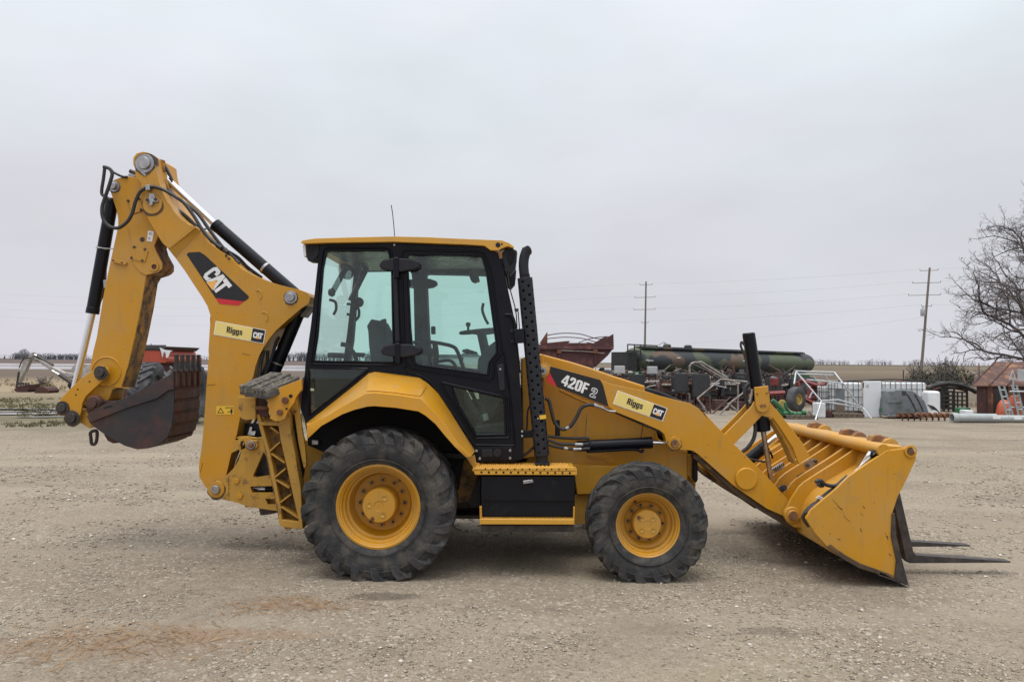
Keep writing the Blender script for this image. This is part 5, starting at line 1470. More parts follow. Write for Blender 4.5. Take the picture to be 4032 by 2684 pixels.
for k in range(12):
    p = V('D', 1382 + k * 49.4, 758 + k * 0.3, 6.20)
    cyl('lip_hole', (p.x, 6.1985, p.z), (p.x, 6.206, p.z), 0.007, 'dark_void', sp, n=10, bevel=0)
tb = plate('tool_box', P('D', (1350, 803), (1986, 803), (1982, 1010), (1972, 1082), (1352, 1082)), 6.24, 6.80, 'black_paint', bh, bevel=0.012, seg=3)
plate('box_lid', P('D', (1356, 808), (1982, 808), (1980, 975), (1352, 972)), 6.222, 6.25, 'black_paint', tb, bevel=0.006)
plate('latch_handle', P('D', (1633, 838, 6), (1660, 835), (1700, 830, 6), (1706, 850, 6), (1665, 856), (1636, 860, 4)), 6.20, 6.225, 'steel', tb, bevel=0.005)
plate('step_hanger', P('D', (1342, 1010), (1358, 1010), (1360, 1130), (1345, 1130)), 6.20, 6.235, 'yellow', bh)
plate('step_hanger', P('D', (1972, 1015), (1984, 1015), (1982, 1130), (1970, 1130)), 6.20, 6.235, 'yellow', bh)
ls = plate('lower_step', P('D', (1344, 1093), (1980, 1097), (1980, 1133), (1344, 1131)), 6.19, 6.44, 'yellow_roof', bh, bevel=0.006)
bm = bmesh.new()
a0, a1 = V('D', 1360, 1093, 6.19), V('D', 1970, 1096, 6.19)
for r in range(5):
    for k in range(48):
        t = k / 47
        x = a0.x + (a1.x - a0.x) * t
        z = a0.z + (a1.z - a0.z) * t
        y = 6.20 + r * 0.055
        cyl_bm(bm, (x, y, z - 0.002), (x, y, z + 0.012), 0.007, 0.003, 5)
link_mesh('serration', finish(bm, 'serration'), 'yellow_worn', ls, smooth=0)['kind'] = 'stuff'
plate('skirt', P('D', (1350, 1137), (1978, 1137), (1976, 1182), (1352, 1182)), 6.26, 6.30, 'dark_steel', bh)
plate('tank_side', P('D', (1268, 975), (1350, 800), (1350, 1010), (1270, 1008)), 6.55, 6.62, 'black_paint', bh)
o = sp
for q_ in (sp, tb, ls):
    mirror(q_)

# ------------------------------------------------------------------ loader arms
AY0, AY1 = 6.60, 6.72
arm_pts = (P('E', (262, 870, 30), (280, 835, 20), (310, 825, 14), (350, 850), (655, 934), (720, 960), (925, 1002), (1010, 1030), (1130, 1060), (1205, 1078, 20), (1255, 1108, 20), (1310, 1170))
           + P('G', (110, 582), (200, 680), (300, 782), (440, 917), (540, 1022), (642, 1137, 8), (634, 1185), (628, 1235), (500, 1178), (330, 1062), (288, 1030), (180, 935), (75, 842, 20), (45, 822, 20), (0, 815))
           + P('F', (1110, 680), (1060, 684, 20), (1015, 655, 20), (1005, 615), (995, 580, 14), (965, 555), (850, 505), (690, 440), (640, 405), (540, 360), (340, 270), (225, 220)))
arm = plate('loader_arm', arm_pts, AY0, AY1, 'yellow', bh, bevel=0.008, seg=3)
c = V('E', 293, 878, AY0)
lathe('arm_boss', [(0.060, 0.02), (0.060, -0.006), (0.055, -0.010), (0.001, -0.010)], (c.x, AY0, c.z), 'yellow', arm, 'Y', 28)
cyl('washer', (c.x, AY0 - 0.016, c.z), (c.x, AY0, c.z), 0.036, 'steel', arm, n=24)
cyl('pin', (c.x, AY0 - 0.026, c.z), (c.x, AY0, c.z), 0.016, 'dark_steel', arm, n=8)
c = V('G', 372, 993, AY0)
lathe('torque_tube_cap', [(0.098, 0.02), (0.098, -0.016), (0.091, -0.022), (0.082, -0.022), (0.001, -0.020)], (c.x, AY0, c.z), 'yellow', arm, 'Y', 40, smooth=30)
pin(arm, 'F', 1060, 637, AY0, 0.036, 0.022, boss=0.058, washer=False, mat='tarnish')
mirror(arm)
cyl('torque_tube', (c.x, AY1 - 0.01, c.z), (c.x, 2 * YC - AY1 + 0.01, c.z), 0.085, 'yellow_muddy', bh, n=28)
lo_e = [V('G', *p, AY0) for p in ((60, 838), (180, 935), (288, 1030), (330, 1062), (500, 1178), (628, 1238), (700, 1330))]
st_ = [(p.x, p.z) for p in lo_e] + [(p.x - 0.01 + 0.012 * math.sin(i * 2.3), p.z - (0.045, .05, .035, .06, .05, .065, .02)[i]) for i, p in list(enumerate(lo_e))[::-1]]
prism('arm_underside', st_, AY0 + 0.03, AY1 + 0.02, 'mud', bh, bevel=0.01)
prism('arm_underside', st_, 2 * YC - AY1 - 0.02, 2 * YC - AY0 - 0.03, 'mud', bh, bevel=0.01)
# arm decals
Yd = AY0 - 0.0025
dec = plate('decal_panel', P('H', (178, 632, 8), (690, 772, 14), (720, 830), (775, 1048), (245, 845), (165, 690)), Yd, Yd + 0.004, 'decal_black', bh, bevel=0, label='black panel reading 420F2 in white')
plate('red_stripe', P('H', (163, 685), (248, 847), (140, 795, 8), (132, 740)), Yd, Yd + 0.004, 'decal_red', dec, bevel=0)
o0 = P('H', (278, 820))[0]; u1 = P('H', (540, 922))[0]; v1 = P('H', (318, 712))[0]
place_text('letter', '420F', o0, (u1[0] - o0[0], u1[1] - o0[1]), (v1[0] - o0[0], v1[1] - o0[1]), Yd - 0.001, 'decal_white', dec)
o0 = P('H', (580, 940))[0]; u1 = P('H', (640, 961))[0]; v1 = P('H', (606, 852))[0]
place_text('letter', '2', o0, (u1[0] - o0[0], u1[1] - o0[1]), (v1[0] - o0[0], v1[1] - o0[1]), Yd - 0.001, 'decal_white', dec, outline=0.0036)
dealer_sticker(bh, 'H', (870, 880), (1383, 1065), (1333, 1200), (820, 1020), AY0 - 0.0015, .735, 'clean pale yellow dealer sticker with black end block')
plate('arm_stop', P('F', (850, 505), (975, 555), (995, 580), (970, 572), (845, 515)), AY0 + 0.02, AY1 + 0.06, 'hose', bh)
# lift cylinder
lc = ram('lift_cylinder', V('F', 440, 655, 6.68), V('F', 910, 633, 6.68), 0.050, V('F', 1030, 634, 6.68), 0.019)
mirror(lc)
tube('cylinder_pipe', [V('F', 500, 690, 6.66), V('F', 640, 684, 6.66), V('F', 800, 676, 6.66), V('F', 850, 690, 6.66), V('F', 860, 675, 6.66)], 0.013, 'black_paint', lc)
hose('F', 6.60, [(238, 350), (262, 370), (278, 440), (300, 510), (345, 548), (395, 530), (435, 475), (465, 415), (510, 392), (550, 395)], 0.0165)
tube('hose_pipe', [V('F', 545, 393, 6.60), V('F', 600, 412, 6.60), V('F', 640, 432, 6.60), V('F', 685, 436, 6.60)], 0.011, 'steel', bh)
for a, b in (((545, 390), (570, 402)), ((590, 405), (608, 418)), ((368, 545), (388, 535))):
    cyl('hose_coupling', V('F', *a, 6.60), V('F', *b, 6.60), 0.019, 'steel', bh, n=8)
hose('F', 6.64, [(255, 592), (330, 602), (420, 606), (500, 604), (518, 620), (510, 640), (440, 646)], 0.013)
hose('F', 6.62, [(255, 615), (330, 640), (420, 645), (480, 646)], 0.014)
hose('F', 6.62, [(255, 645), (320, 662), (400, 673), (520, 672)], 0.014)
for a, b in (((425, 645), (478, 646)), ((356, 668), (382, 672)), ((415, 676), (468, 674))):
    cyl('hose_coupling', V('F', *a, 6.615), V('F', *b, 6.615), 0.018, 'steel', bh, n=8)
tube('hydraulic_pipe', [V('F', 330, 300, 6.78), V('F', 480, 370, 6.78), V('F', 640, 420, 6.74)], 0.012, 'yellow', bh)
tube('hydraulic_pipe', [V('F', 685, 440, 6.66), V('F', 850, 512, 6.66), V('F', 975, 562, 6.66)], 0.012, 'hose', bh)
hose('E', 6.55, [(215, 1090), (200, 1130), (195, 1230), (180, 1250)], 0.008, 'grey_plastic')
hose('E', 6.58, [(250, 1330), (225, 1360), (190, 1390), (150, 1415)], 0.012)
plate('stack_support', P('E', (140, 1245), (232, 1245), (232, 1290), (145, 1290)), 6.52, 6.56, 'black_paint', bh)
for x, y in ((166, 1250), (166, 1278)):
    c = V('E', x, y, 6.5); cyl('bolt', (c.x, 6.47, c.z), (c.x, 6.52, c.z), 0.011, 'steel', bh, n=6)

# ------------------------------------------------------------------ tilt linkage at the arm end
tl_ = node('tilt_linkage', bh)
for k, yy in enumerate((6.625, 6.80)):
    plate('lever_leg', P('G', (425, 515), (437, 545), (470, 606), (400, 680), (298, 782), (238, 722), (330, 630), (405, 550)), yy, yy + 0.025, 'yellow', tl_, bevel=0.004, ref=6.625)
    plate('lever_arm', P('G', (432, 480), (517, 470), (522, 525), (580, 590, 20), (650, 680), (720, 770), (768, 855, 8), (700, 906), (660, 800), (590, 690), (540, 620, 10), (470, 606), (436, 560)), yy, yy + 0.025, 'yellow', tl_, bevel=0.004, ref=6.625)
plate('lever_web', P('G', (545, 625), (600, 700), (660, 800), (692, 905), (680, 905), (640, 810), (590, 715), (540, 640)), 6.65, 6.80, 'yellow_worn', tl_, ref=6.625)
plate('trunnion_cap', P('G', (425, 430), (511, 420), (517, 540, 14), (505, 575, 16), (475, 588, 16), (445, 575, 16), (433, 540, 10)), 6.598, 6.625, 'yellow', tl_, bevel=0.006)
for x, y, r in ((441, 470, .008), (500, 465, .008), (467, 543, .014), (489, 541, .014)):
    c = V('G', x, y, 6.598); cyl('bolt', (c.x, 6.588, c.z), (c.x, 6.61, c.z), r, 'tarnish', tl_, n=6, bevel=0.002)
tc_ = ram('tilt_cylinder', V('G', 388, 98, 6.735), V('G', 470, 650, 6.735), 0.057, V('G', 528, 1005, 6.735), 0.023, rodmat='rod_dull')
cyl('cylinder_head', V('G', 466, 610, 6.735), V('G', 480, 700, 6.735), 0.066, 'black_paint', tc_, n=28, bevel=0.012)
cyl('cylinder_cap', V('G', 387, 94, 6.735), V('G', 388, 104, 6.735), 0.052, 'dark_steel', tc_, n=28)
hose('G', 6.70, [(362, 170), (345, 150), (340, 175), (352, 205), (365, 240), (380, 330), (390, 420), (375, 450), (370, 500), (385, 570)], 0.010, 'hose', tc_)
hose('G', 6.70, [(395, 400), (370, 430), (366, 480), (395, 530), (410, 560)], 0.015, 'hose', tc_)
hose('G', 6.68, [(425, 640), (430, 690), (418, 750), (385, 800), (350, 828)], 0.018, 'hose', tc_)
hose('G', 6.66, [(395, 520), (405, 480), (410, 440)], 0.012, 'steel', tc_)
cyl('hose_coupling', V('G', 392, 505, 6.69), V('G', 398, 530, 6.69), 0.018, 'steel', tc_, n=8)
ram('coupler_cylinder', V('G', 385, 880, 7.1), V('G', 490, 795, 7.1), 0.055, V('G', 570, 730, 7.1), 0.03)
hose('G', 6.95, [(385, 870), (430, 880), (490, 890)], 0.010)
tube('spring_pin', [V('G', 520, 825, 6.8), V('G', 535, 860, 6.8), V('G', 530, 865, 6.8)], 0.010, 'grey_plastic', bh)

# ------------------------------------------------------------------ loader bucket
LB0 = 6.05
LB1 = 2 * YC - LB0
sd_pts = P('K', (770, 272), (880, 258), (925, 246, 14), (948, 285, 12), (953, 322, 10), (905, 428), (838, 560), (806, 660, 30), (815, 800, 20), (850, 950), (885, 1095), (862, 1078), (600, 992), (500, 937), (400, 862), (320, 772), (272, 692, 10), (300, 640), (370, 580), (455, 510), (535, 432), (650, 352))
lb = plate('loader_bucket', sd_pts, LB0, LB0 + 0.03, 'yellow', bh, bevel=0.005, label='wide yellow loader bucket with pallet forks folded forward')
side_w = flat(sd_pts, LB0)
prism('side_wall', side_w, LB1 - 0.03, LB1, 'yellow', lb)
back = flat(P('S', (1100, 520), (1052, 648), (950, 708), (850, 766), (725, 846), (660, 930), (618, 1040)), 6.5) + flat(P('K', (392, 872), (440, 905), (500, 937), (600, 992), (862, 1078)), LB0)
ctr = V('K', 700, 640, LB0)
inn = []
for i, (x, z) in enumerate(back):
    d = Vector((ctr.x - x, ctr.z - z)).normalized() * 0.028
    inn.append((x + d.x, z + d.y))
prism('shell', back + inn[::-1], LB0 + 0.03, LB1 - 0.03, 'yellow', lb, bevel=0.003)
ce = V('K', 885, 1095, LB0)
prism('cutting_edge', [(ce.x - 0.22, ce.z + 0.070), (ce.x + 0.03, ce.z - 0.012), (ce.x + 0.03, ce.z - 0.004), (ce.x - 0.21, ce.z + 0.10)], LB0 - 0.01, LB1 + 0.01, 'dark_steel', lb, bevel=0.002)
plate('side_cutter', P('K', (806, 660), (822, 655), (832, 800), (868, 950), (905, 1095), (885, 1102), (868, 1085), (820, 1062), (832, 950), (800, 800)), LB0 - 0.014, LB0 + 0.001, 'dark_steel', lb, bevel=0.003)
plate('wear_skid', P('K', (400, 866), (500, 941), (600, 996), (820, 1066), (812, 1040), (610, 968), (515, 915), (425, 850)), LB0 - 0.010, LB0 + 0.001, 'mud', lb, bevel=0.003)
tt = V('K', 768, 268, LB0)
cyl('top_tube', (tt.x - 0.02, LB0 + 0.005, tt.z - 0.005), (tt.x - 0.02, LB1 - 0.005, tt.z - 0.005), 0.052, 'yellow', lb, n=28, bevel=0)
prism('top_deck', [(tt.x - 0.02, tt.z + 0.035), (tt.x + 0.20, tt.z + 0.02), (tt.x + 0.20, tt.z - 0.01), (tt.x - 0.02, tt.z)], LB0 + 0.03, LB1 - 0.03, 'yellow_worn', lb)
# lifting lugs and ribs across the back
rib = flat(P('S', (480, 1040, 20), (486, 1000, 20), (515, 955, 10), (540, 905), (600, 815, 20), (640, 778, 20), (700, 738), (880, 625), (1000, 545), (1058, 500, 8), (1090, 506, 6), (1110, 530), (1060, 665), (850, 785), (735, 860), (680, 940), (640, 1040), (630, 1130), (560, 1125, 20), (510, 1090, 20)), 6.55)
rib2 = flat(P('S', (660, 930), (690, 850, 20), (760, 790), (900, 700), (1020, 620), (1062, 560, 8), (1095, 520), (1110, 530), (1060, 665), (850, 785), (735, 860)), 6.55)
rib_y = (6.55, 6.73, 7.02, 7.20, 7.45, 7.74, 7.92)
for k, yy in enumerate(rib_y):
    o = prism('back_rib', rib, yy, yy + 0.028, 'yellow', lb, bevel=0.004)
for yy in (6.30, 6.88, 7.60, 8.17):
    prism('back_rib', rib2, yy, yy + 0.025, 'yellow', lb, bevel=0.004)
cp = V('S', 545, 1030, 6.55)
lathe('lug_boss', [(0.072, 0.01), (0.072, -0.012), (0.066, -0.018), (0.046, -0.018), (0.046, -0.026), (0.042, -0.032), (0.001, -0.032)], (cp.x, 6.55, cp.z), 'yellow', lb, 'Y', 32, smooth=30)
cyl('coupler_pin', (cp.x, 6.505, cp.z), (cp.x, 2 * YC - 6.505, cp.z), 0.040, 'tarnish', lb, n=24)
pads = plate('wear_pad', P('S', (640, 645, 20), (665, 610, 14), (740, 598, 14), (748, 625, 14), (690, 670, 14), (655, 675, 14)), 7.012, 7.022, 'steel', lb, bevel=0.002)
for x, y in ((668, 650), (730, 620)):
    c = V('S', x, y, 7.01); cyl('pad_bolt', (c.x, 7.0, c.z), (c.x, 7.02, c.z), 0.016, 'dark_steel', lb, n=10, bevel=0.003)
plate('wear_pad', P('S', (430, 830, 10), (480, 795, 14), (512, 815, 14), (505, 840, 10), (465, 860)), 6.715, 6.732, 'dark_steel', lb, bevel=0.004)
c = V('S', 487, 818, 6.71); cyl('pad_bolt', (c.x, 6.70, c.z), (c.x, 6.72, c.z), 0.022, 'dark_steel', lb, n=14)
plate('slot', P('S', (580, 735, 6), (640, 700, 8), (645, 712, 8), (588, 752, 6)), 7.017, 7.024, 'dark_void', lb, bevel=0)
bh_c = V('S', 445, 690, 6.9)
for k in range(5):
    tube('chain_link', [bh_c + Vector((0.02 * k - 0.05 + 0.02 * math.cos(t), 0.012 * math.cos(t), 0.012 * k + 0.025 * math.sin(t))) for t in [0, 1.05, 2.1, 3.14, 4.2, 5.25]], 0.008, 'steel', lb, closed=True, n=6, smooth_n=3)
# fork shaft, hinge collars and two folding tines
shx = V('K', 915, 275, LB0)
c = shx
cyl('fork_shaft', (c.x, LB0 - 0.004, c.z), (c.x, LB1 + 0.004, c.z), 0.032, 'tarnish', lb, n=24)
lathe('shaft_eye', [(0.050, 0.0), (0.050, -0.012), (0.034, -0.014)], (c.x, LB0, c.z), 'yellow', lb, 'Y', 28)
for k, yy in enumerate((6.42, 6.98, 7.74)):
    for dy_ in (-0.07, 0.13):
        lathe('shaft_collar', [(0.034, 0), (0.070, 0.004), (0.074, 0.025), (0.070, 0.05), (0.034, 0.054)], (c.x, yy + dy_, c.z), 'yellow_worn' if k % 2 == 0 else 'tarnish', lb, 'Y', 20)
    lathe('tine_knuckle', [(0.034, 0), (0.068, 0.006), (0.080, 0.03), (0.080, 0.07), (0.068, 0.096), (0.034, 0.1)], (c.x, yy, c.z), 'tarnish', lb, 'Y', 18)
    prism('tine_heel', [(c.x - 0.15, c.z + 0.02), (c.x - 0.12, c.z + 0.085), (c.x - 0.05, c.z + 0.095), (c.x + 0.0, c.z + 0.075), (c.x + 0.06, c.z + 0.05), (c.x + 0.05, c.z - 0.02), (c.x - 0.12, c.z - 0.03)], yy + 0.012, yy + 0.088, 'tarnish', lb, bevel=0.010)
    if k < 2:
        tx = V('K', 1525, 925, 6.45).x
        tn = prism('fork_tine', [(c.x - 0.045, c.z), (c.x + 0.03, c.z + 0.02), (c.x + 0.045, c.z - 0.1), (3.475, 0.20), (3.50, 0.165), (tx, 0.118), (tx, 0.106), (3.44, 0.095), (3.41, 0.13)], yy + 0.005, yy + 0.095, 'dark_steel', lb, bevel=0.004)
# hydraulic hose bundle, quick-attach gear and a rag on the bucket back
hose('K', 6.16, [(330, 465), (360, 455), (390, 480), (440, 490), (470, 480), (500, 455), (530, 430)], 0.016, 'hose', lb)
hose('K', 6.17, [(470, 490), (400, 540), (350, 585), (300, 630), (265, 660)], 0.018, 'hose', lb)
hose('K', 6.19, [(380, 485), (360, 480), (350, 495)], 0.022, 'dark_steel', lb)
hose('K', 6.20, [(340, 590), (300, 615), (265, 655), (255, 690), (290, 740)], 0.014, 'dark_steel', lb)
for a, b in (((335, 560), (372, 575)), ((345, 552), (378, 566))):
    cyl('zip_tie', V('K', *a, 6.14), V('K', *b, 6.14), 0.007, 'tape', lb, n=6)
c = V('K', 690, 298, 6.12)
lathe('hose_drum', [(0.028, -0.04), (0.042, -0.03), (0.042, 0.03), (0.028, 0.04), (0.001, 0.04)], c, 'black_paint', lb, 'Y', 20)
bm = bmesh.new()
rg = [V('K', *p, 6.11) for p in ((660, 285), (700, 288), (650, 345), (560, 415), (545, 425), (600, 380), (620, 350), (640, 310))]
vv_ = [bm.verts.new(p + Vector((0, random.Random(i).uniform(-.015, .015), 0.012))) for i, p in enumerate(rg)]
bm.faces.new(vv_)
o = link_mesh('rag', finish(bm, 'rag'), 'tape', lb, smooth=0)
s = o.modifiers.new('solid', 'SOLIDIFY'); s.thickness = 0.01
# scrapes through the paint on the bucket and the loader arm
rnd = random.Random(31)
for k in range(15):
    if k < 13:
        x, y, Ys, par = rnd.uniform(430, 800), rnd.uniform(520, 980), LB0 - 0.0004, lb
        if y > 620 + (x - 430) * 1.0: y -= 160
        a_, l_ = rnd.uniform(.4, 1.3), rnd.uniform(12, 60)
        p_ = V('K', x, y, Ys); q_ = V('K', x + l_ * math.cos(a_), y + l_ * math.sin(a_), Ys)
    else:
        x, y, Ys, par = rnd.uniform(20, 400), 0, AY0 - 0.0004, arm
        y = 640 + (x - 20) * .95 + rnd.uniform(20, 150)
        a_, l_ = rnd.uniform(.5, 1.1), rnd.uniform(8, 36)
        p_ = V('G', x, y, Ys); q_ = V('G', x + l_ * math.cos(a_), y + l_ * math.sin(a_), Ys)
    tube('scrape', [p_, (p_ + q_) / 2 + Vector((0, 0, rnd.uniform(-.004, .004))), q_], rnd.uniform(.0012, .0035), rnd.choice(('rust', 'dark_steel', 'grease', 'steel')), par, n=4, smooth_n=2)
# ================================================================== the yard behind and the far country
pmat('galvanised', (0.52, 0.54, 0.56), (0.38, 0.40, 0.42), rough=0.42, metal=0.6, scale=9)
pmat('old_pipe', (0.33, 0.305, 0.28), (0.18, 0.155, 0.14), rough=0.6, metal=0.3, scale=6)
pmat('white_plastic', (0.72, 0.74, 0.75), (0.62, 0.64, 0.66), rough=0.45, scale=3, dirt=(0.4, 0.38, 0.34), dscale=5, dlo=.6, dhi=.85)
pmat('white_enamel', (0.66, 0.69, 0.72), (0.60, 0.63, 0.66), rough=0.35, scale=2, dirt=(0.45, 0.42, 0.36), dscale=7, dlo=.66, dhi=.85)
pmat('grey_mould', (0.115, 0.130, 0.145), (0.155, 0.170, 0.185), rough=0.55, scale=2, dirt=(0.075, 0.09, 0.085), dscale=2.2, dlo=.5, dhi=.62)
pmat('red_paint', (0.22, 0.030, 0.028), (0.13, 0.030, 0.026), rough=0.6, scale=4, dirt=(0.10, 0.045, 0.03), dscale=6, dlo=.52, dhi=.7)
pmat('red_rust', (0.080, 0.025, 0.027), (0.060, 0.022, 0.023), rough=0.75, scale=2, dirt=(0.15, 0.062, 0.042), dscale=3, dlo=.52, dhi=.7)
pmat('green_paint', (0.030, 0.145, 0.050), (0.020, 0.10, 0.040), rough=0.5, scale=5, dirt=(0.05, 0.05, 0.03), dscale=9, dlo=.58, dhi=.75)
pmat('rust_sheet', (0.105, 0.048, 0.032), (0.068, 0.033, 0.027), rough=0.8, scale=1.6, dirt=(0.26, 0.125, 0.055), dscale=2.2, dlo=.52, dhi=.66, stretch=(1, 1, .6))
pmat('rust_dark', (0.070, 0.028, 0.024), (0.045, 0.022, 0.020), rough=0.8, scale=2, dirt=(0.15, 0.062, 0.034), dscale=3, dlo=.58, dhi=.75)
pmat('engine_brown', (0.085, 0.042, 0.034), (0.050, 0.036, 0.032), rough=0.7, scale=8, dirt=(0.14, 0.06, 0.04), dscale=12, dlo=.5, dhi=.65)
pmat('engine_dark', (0.020, 0.022, 0.024), (0.040, 0.040, 0.042), rough=0.65, scale=8, dirt=(0.07, 0.05, 0.04), dscale=9, dlo=.55, dhi=.75)
pmat('radiator', (0.022, 0.024, 0.027), (0.030, 0.032, 0.035), rough=0.7, scale=20)
pmat('scrap_black', (0.018, 0.018, 0.018), (0.035, 0.032, 0.030), rough=0.7, scale=6)
pmat('panel_grey', (0.40, 0.41, 0.42), (0.33, 0.34, 0.35), rough=0.5, scale=4)
pmat('pallet_wood', (0.17, 0.135, 0.10), (0.11, 0.085, 0.065), rough=0.9, scale=7, stretch=(1, 8, 8))
pmat('pole_wood', (0.20, 0.165, 0.135), (0.14, 0.115, 0.095), rough=0.9, scale=3, stretch=(8, 8, .6))
pmat('orange_paint', (0.40, 0.065, 0.030), (0.34, 0.058, 0.03), rough=0.5, scale=2, dirt=(0.20, 0.07, 0.04), dscale=4, dlo=.6, dhi=.8)
pmat('orange_plastic', (0.50, 0.12, 0.055), (0.42, 0.10, 0.05), rough=0.5, scale=5)
pmat('old_white', (0.42, 0.40, 0.375), (0.30, 0.275, 0.255), rough=0.7, scale=4, dirt=(0.12, 0.085, 0.065), dscale=6, dlo=.55, dhi=.72)
pmat('bark', (0.085, 0.072, 0.066), (0.125, 0.108, 0.098), rough=0.9, scale=6)
pmat('twig', (0.125, 0.110, 0.110), (0.17, 0.150, 0.148), rough=0.95, scale=3)
pmat('far_twig', (0.125, 0.118, 0.128), (0.155, 0.145, 0.155), rough=1.0, scale=.05)  # grey-mauve: distance haze put into the twig colour
pmat('far_wood', (0.055, 0.060, 0.075), (0.080, 0.084, 0.098), rough=1.0, scale=.03)  # blue-grey cast of the far air is put into this colour
pmat('shrub_leaf', (0.055, 0.055, 0.042), (0.085, 0.077, 0.060), rough=0.9, scale=2)
pmat('dead_leaf', (0.07, 0.045, 0.03), rough=0.9)
pmat('pvc', (0.33, 0.355, 0.36), (0.27, 0.29, 0.295), rough=0.45, scale=4, dirt=(0.18, 0.17, 0.15), dscale=5, dlo=.6, dhi=.8)
pmat('ladder_green', (0.17, 0.21, 0.21), (0.22, 0.25, 0.25), rough=0.5, scale=6)
pmat('grass_blade', (0.10, 0.10, 0.045), (0.17, 0.14, 0.075), rough=0.9, scale=1.5)
pmat('dry_weed', (0.27, 0.215, 0.13), (0.19, 0.145, 0.09), rough=0.95, scale=2)
pmat('tyre_old', (0.040, 0.042, 0.046), (0.065, 0.066, 0.072), rough=0.8, scale=3, dirt=(0.12, 0.115, 0.11), dscale=3, dlo=.5, dhi=.75)
pmat('wire', (0.35, 0.35, 0.37), rough=0.6)
pmat('insulator', (0.22, 0.20, 0.19), rough=0.4)
pmat('rim_yellow', (0.50, 0.36, 0.09), (0.30, 0.20, 0.07), rough=0.6, scale=12)
# camouflage paint: three hard-edged colours
m = bpy.data.materials.new('camouflage')
m.use_nodes = True
nt = m.node_tree
b = nt.nodes['Principled BSDF']; b.inputs['Roughness'].default_value = 0.85
tc = nt.nodes.new('ShaderNodeTexCoord')
col_ = None
for (sc_, loc_, lo_, cc) in ((0.55, 0.0, .53, (0.085, 0.105, 0.066)), (0.62, 9.0, .61, (0.125, 0.090, 0.066))):
    mp = nt.nodes.new('ShaderNodeMapping'); mp.inputs['Scale'].default_value = (1, 1, 1.5); mp.inputs['Location'].default_value = (loc_, 0, loc_)
    n = nt.nodes.new('ShaderNodeTexNoise'); n.inputs['Scale'].default_value = sc_; n.inputs['Detail'].default_value = 1.5; n.inputs['Distortion'].default_value = 0.4
    r = nt.nodes.new('ShaderNodeMapRange'); r.inputs['From Min'].default_value = lo_ - .01; r.inputs['From Max'].default_value = lo_ + .01
    x = nt.nodes.new('ShaderNodeMixRGB'); x.inputs['Color2'].default_value = (*cc, 1)
    nt.links.new(tc.outputs['Object'], mp.inputs[0]); nt.links.new(mp.outputs[0], n.inputs['Vector']); nt.links.new(n.outputs['Fac'], r.inputs['Value']); nt.links.new(r.outputs[0], x.inputs['Fac'])
    if col_ is None: x.inputs['Color1'].default_value = (0.040, 0.046, 0.050, 1)
    else: nt.links.new(col_, x.inputs['Color1'])
    col_ = x.outputs['Color']
nt.links.new(col_, b.inputs['Base Color'])
M['camouflage'] = m

def rod(name, a, b_, r, mat, parent, n=8):
    return cyl(name, a, b_, r, mat, parent, n=n, bevel=0)
def gz(v):      # base point on the ground below v
    return (v.x, v.y, 0.0)

# ------------------------------------------------------------------ far woods on the horizon
def fuzzy(bm, rnd, x, y, h, w, n, z0=0.0):
    tube_bm(bm, [(x, y, z0), (x, y, z0 + h * .55)], 0.04 * w, 3)
    for k in range(n):
        a = rnd.uniform(0, 6.28); rr = w * .5 * math.sqrt(rnd.random()); zz = rnd.betavariate(2, 1.6)
        rr *= (1 - abs(zz - .45) * 1.2) if abs(zz - .45) < .7 else .2
        c = Vector((x + rr * math.cos(a), y + rr * math.sin(a), z0 + h * (.12 + .86 * zz)))
        d1 = Vector((rnd.uniform(-1, 1), rnd.uniform(-.3, .3), rnd.uniform(.2, 1))) * h * .11
        d2 = Vector((rnd.uniform(-1, 1), rnd.uniform(-.3, .3), rnd.uniform(-.5, .5))) * h * .045
        v = [bm.verts.new(c - d1), bm.verts.new(c + d1), bm.verts.new(c + d2)]
        bm.faces.new(v)
rnd = random.Random(21)
bm = bmesh.new()
for k in range(330):
    y = rnd.uniform(900, 1300)
    px = rnd.uniform(3150, 4150)
    x = (px - 2016) / FPX * y
    cl = noise.noise(Vector((px * 0.012, 0, 0)))
    if cl < -0.05 and rnd.random() < .8: continue
    h = rnd.uniform(4.5, 8.5) * (1.0 + .5 * max(0, cl))
    fuzzy(bm, rnd, x, y, h, h * rnd.uniform(.8, 1.5), 46)
link_mesh('treeline', finish(bm, 'treeline'), 'far_twig', None, smooth=0)['kind'] = 'stuff'
bm = bmesh.new()
for k in range(560):
    y = rnd.uniform(850, 1100)
    px = rnd.choice((rnd.uniform(-250, 1250), rnd.uniform(60, 320), rnd.uniform(1120, 1700), rnd.uniform(1450, 2200)))
    x = (px - 2016) / FPX * y
    h = rnd.uniform(5.0, 9.0)
    if 1050 < px < 1600: h *= 1.5
    fuzzy(bm, rnd, x, y, h, h * rnd.uniform(1.2, 2.2), 60)
link_mesh('treeline', finish(bm, 'treeline'), 'far_wood', None, smooth=0)['kind'] = 'stuff'
t = thing('bare_tree', 'lone bare grey tree on the far horizon above the flooded field', 'tree', ((95 - 2016) / FPX * 520, 520, 0))
bm = bmesh.new(); fuzzy(bm, rnd, t.location.x, 520, 8.0, 8.5, 420)
link_mesh('crown', finish(bm, 'crown'), 'far_twig', t, smooth=0)
cyl('trunk', (t.location.x, 520, 0), (t.location.x, 520, 4), 0.3, 'far_wood', t, r1=.15, n=8, bevel=0)
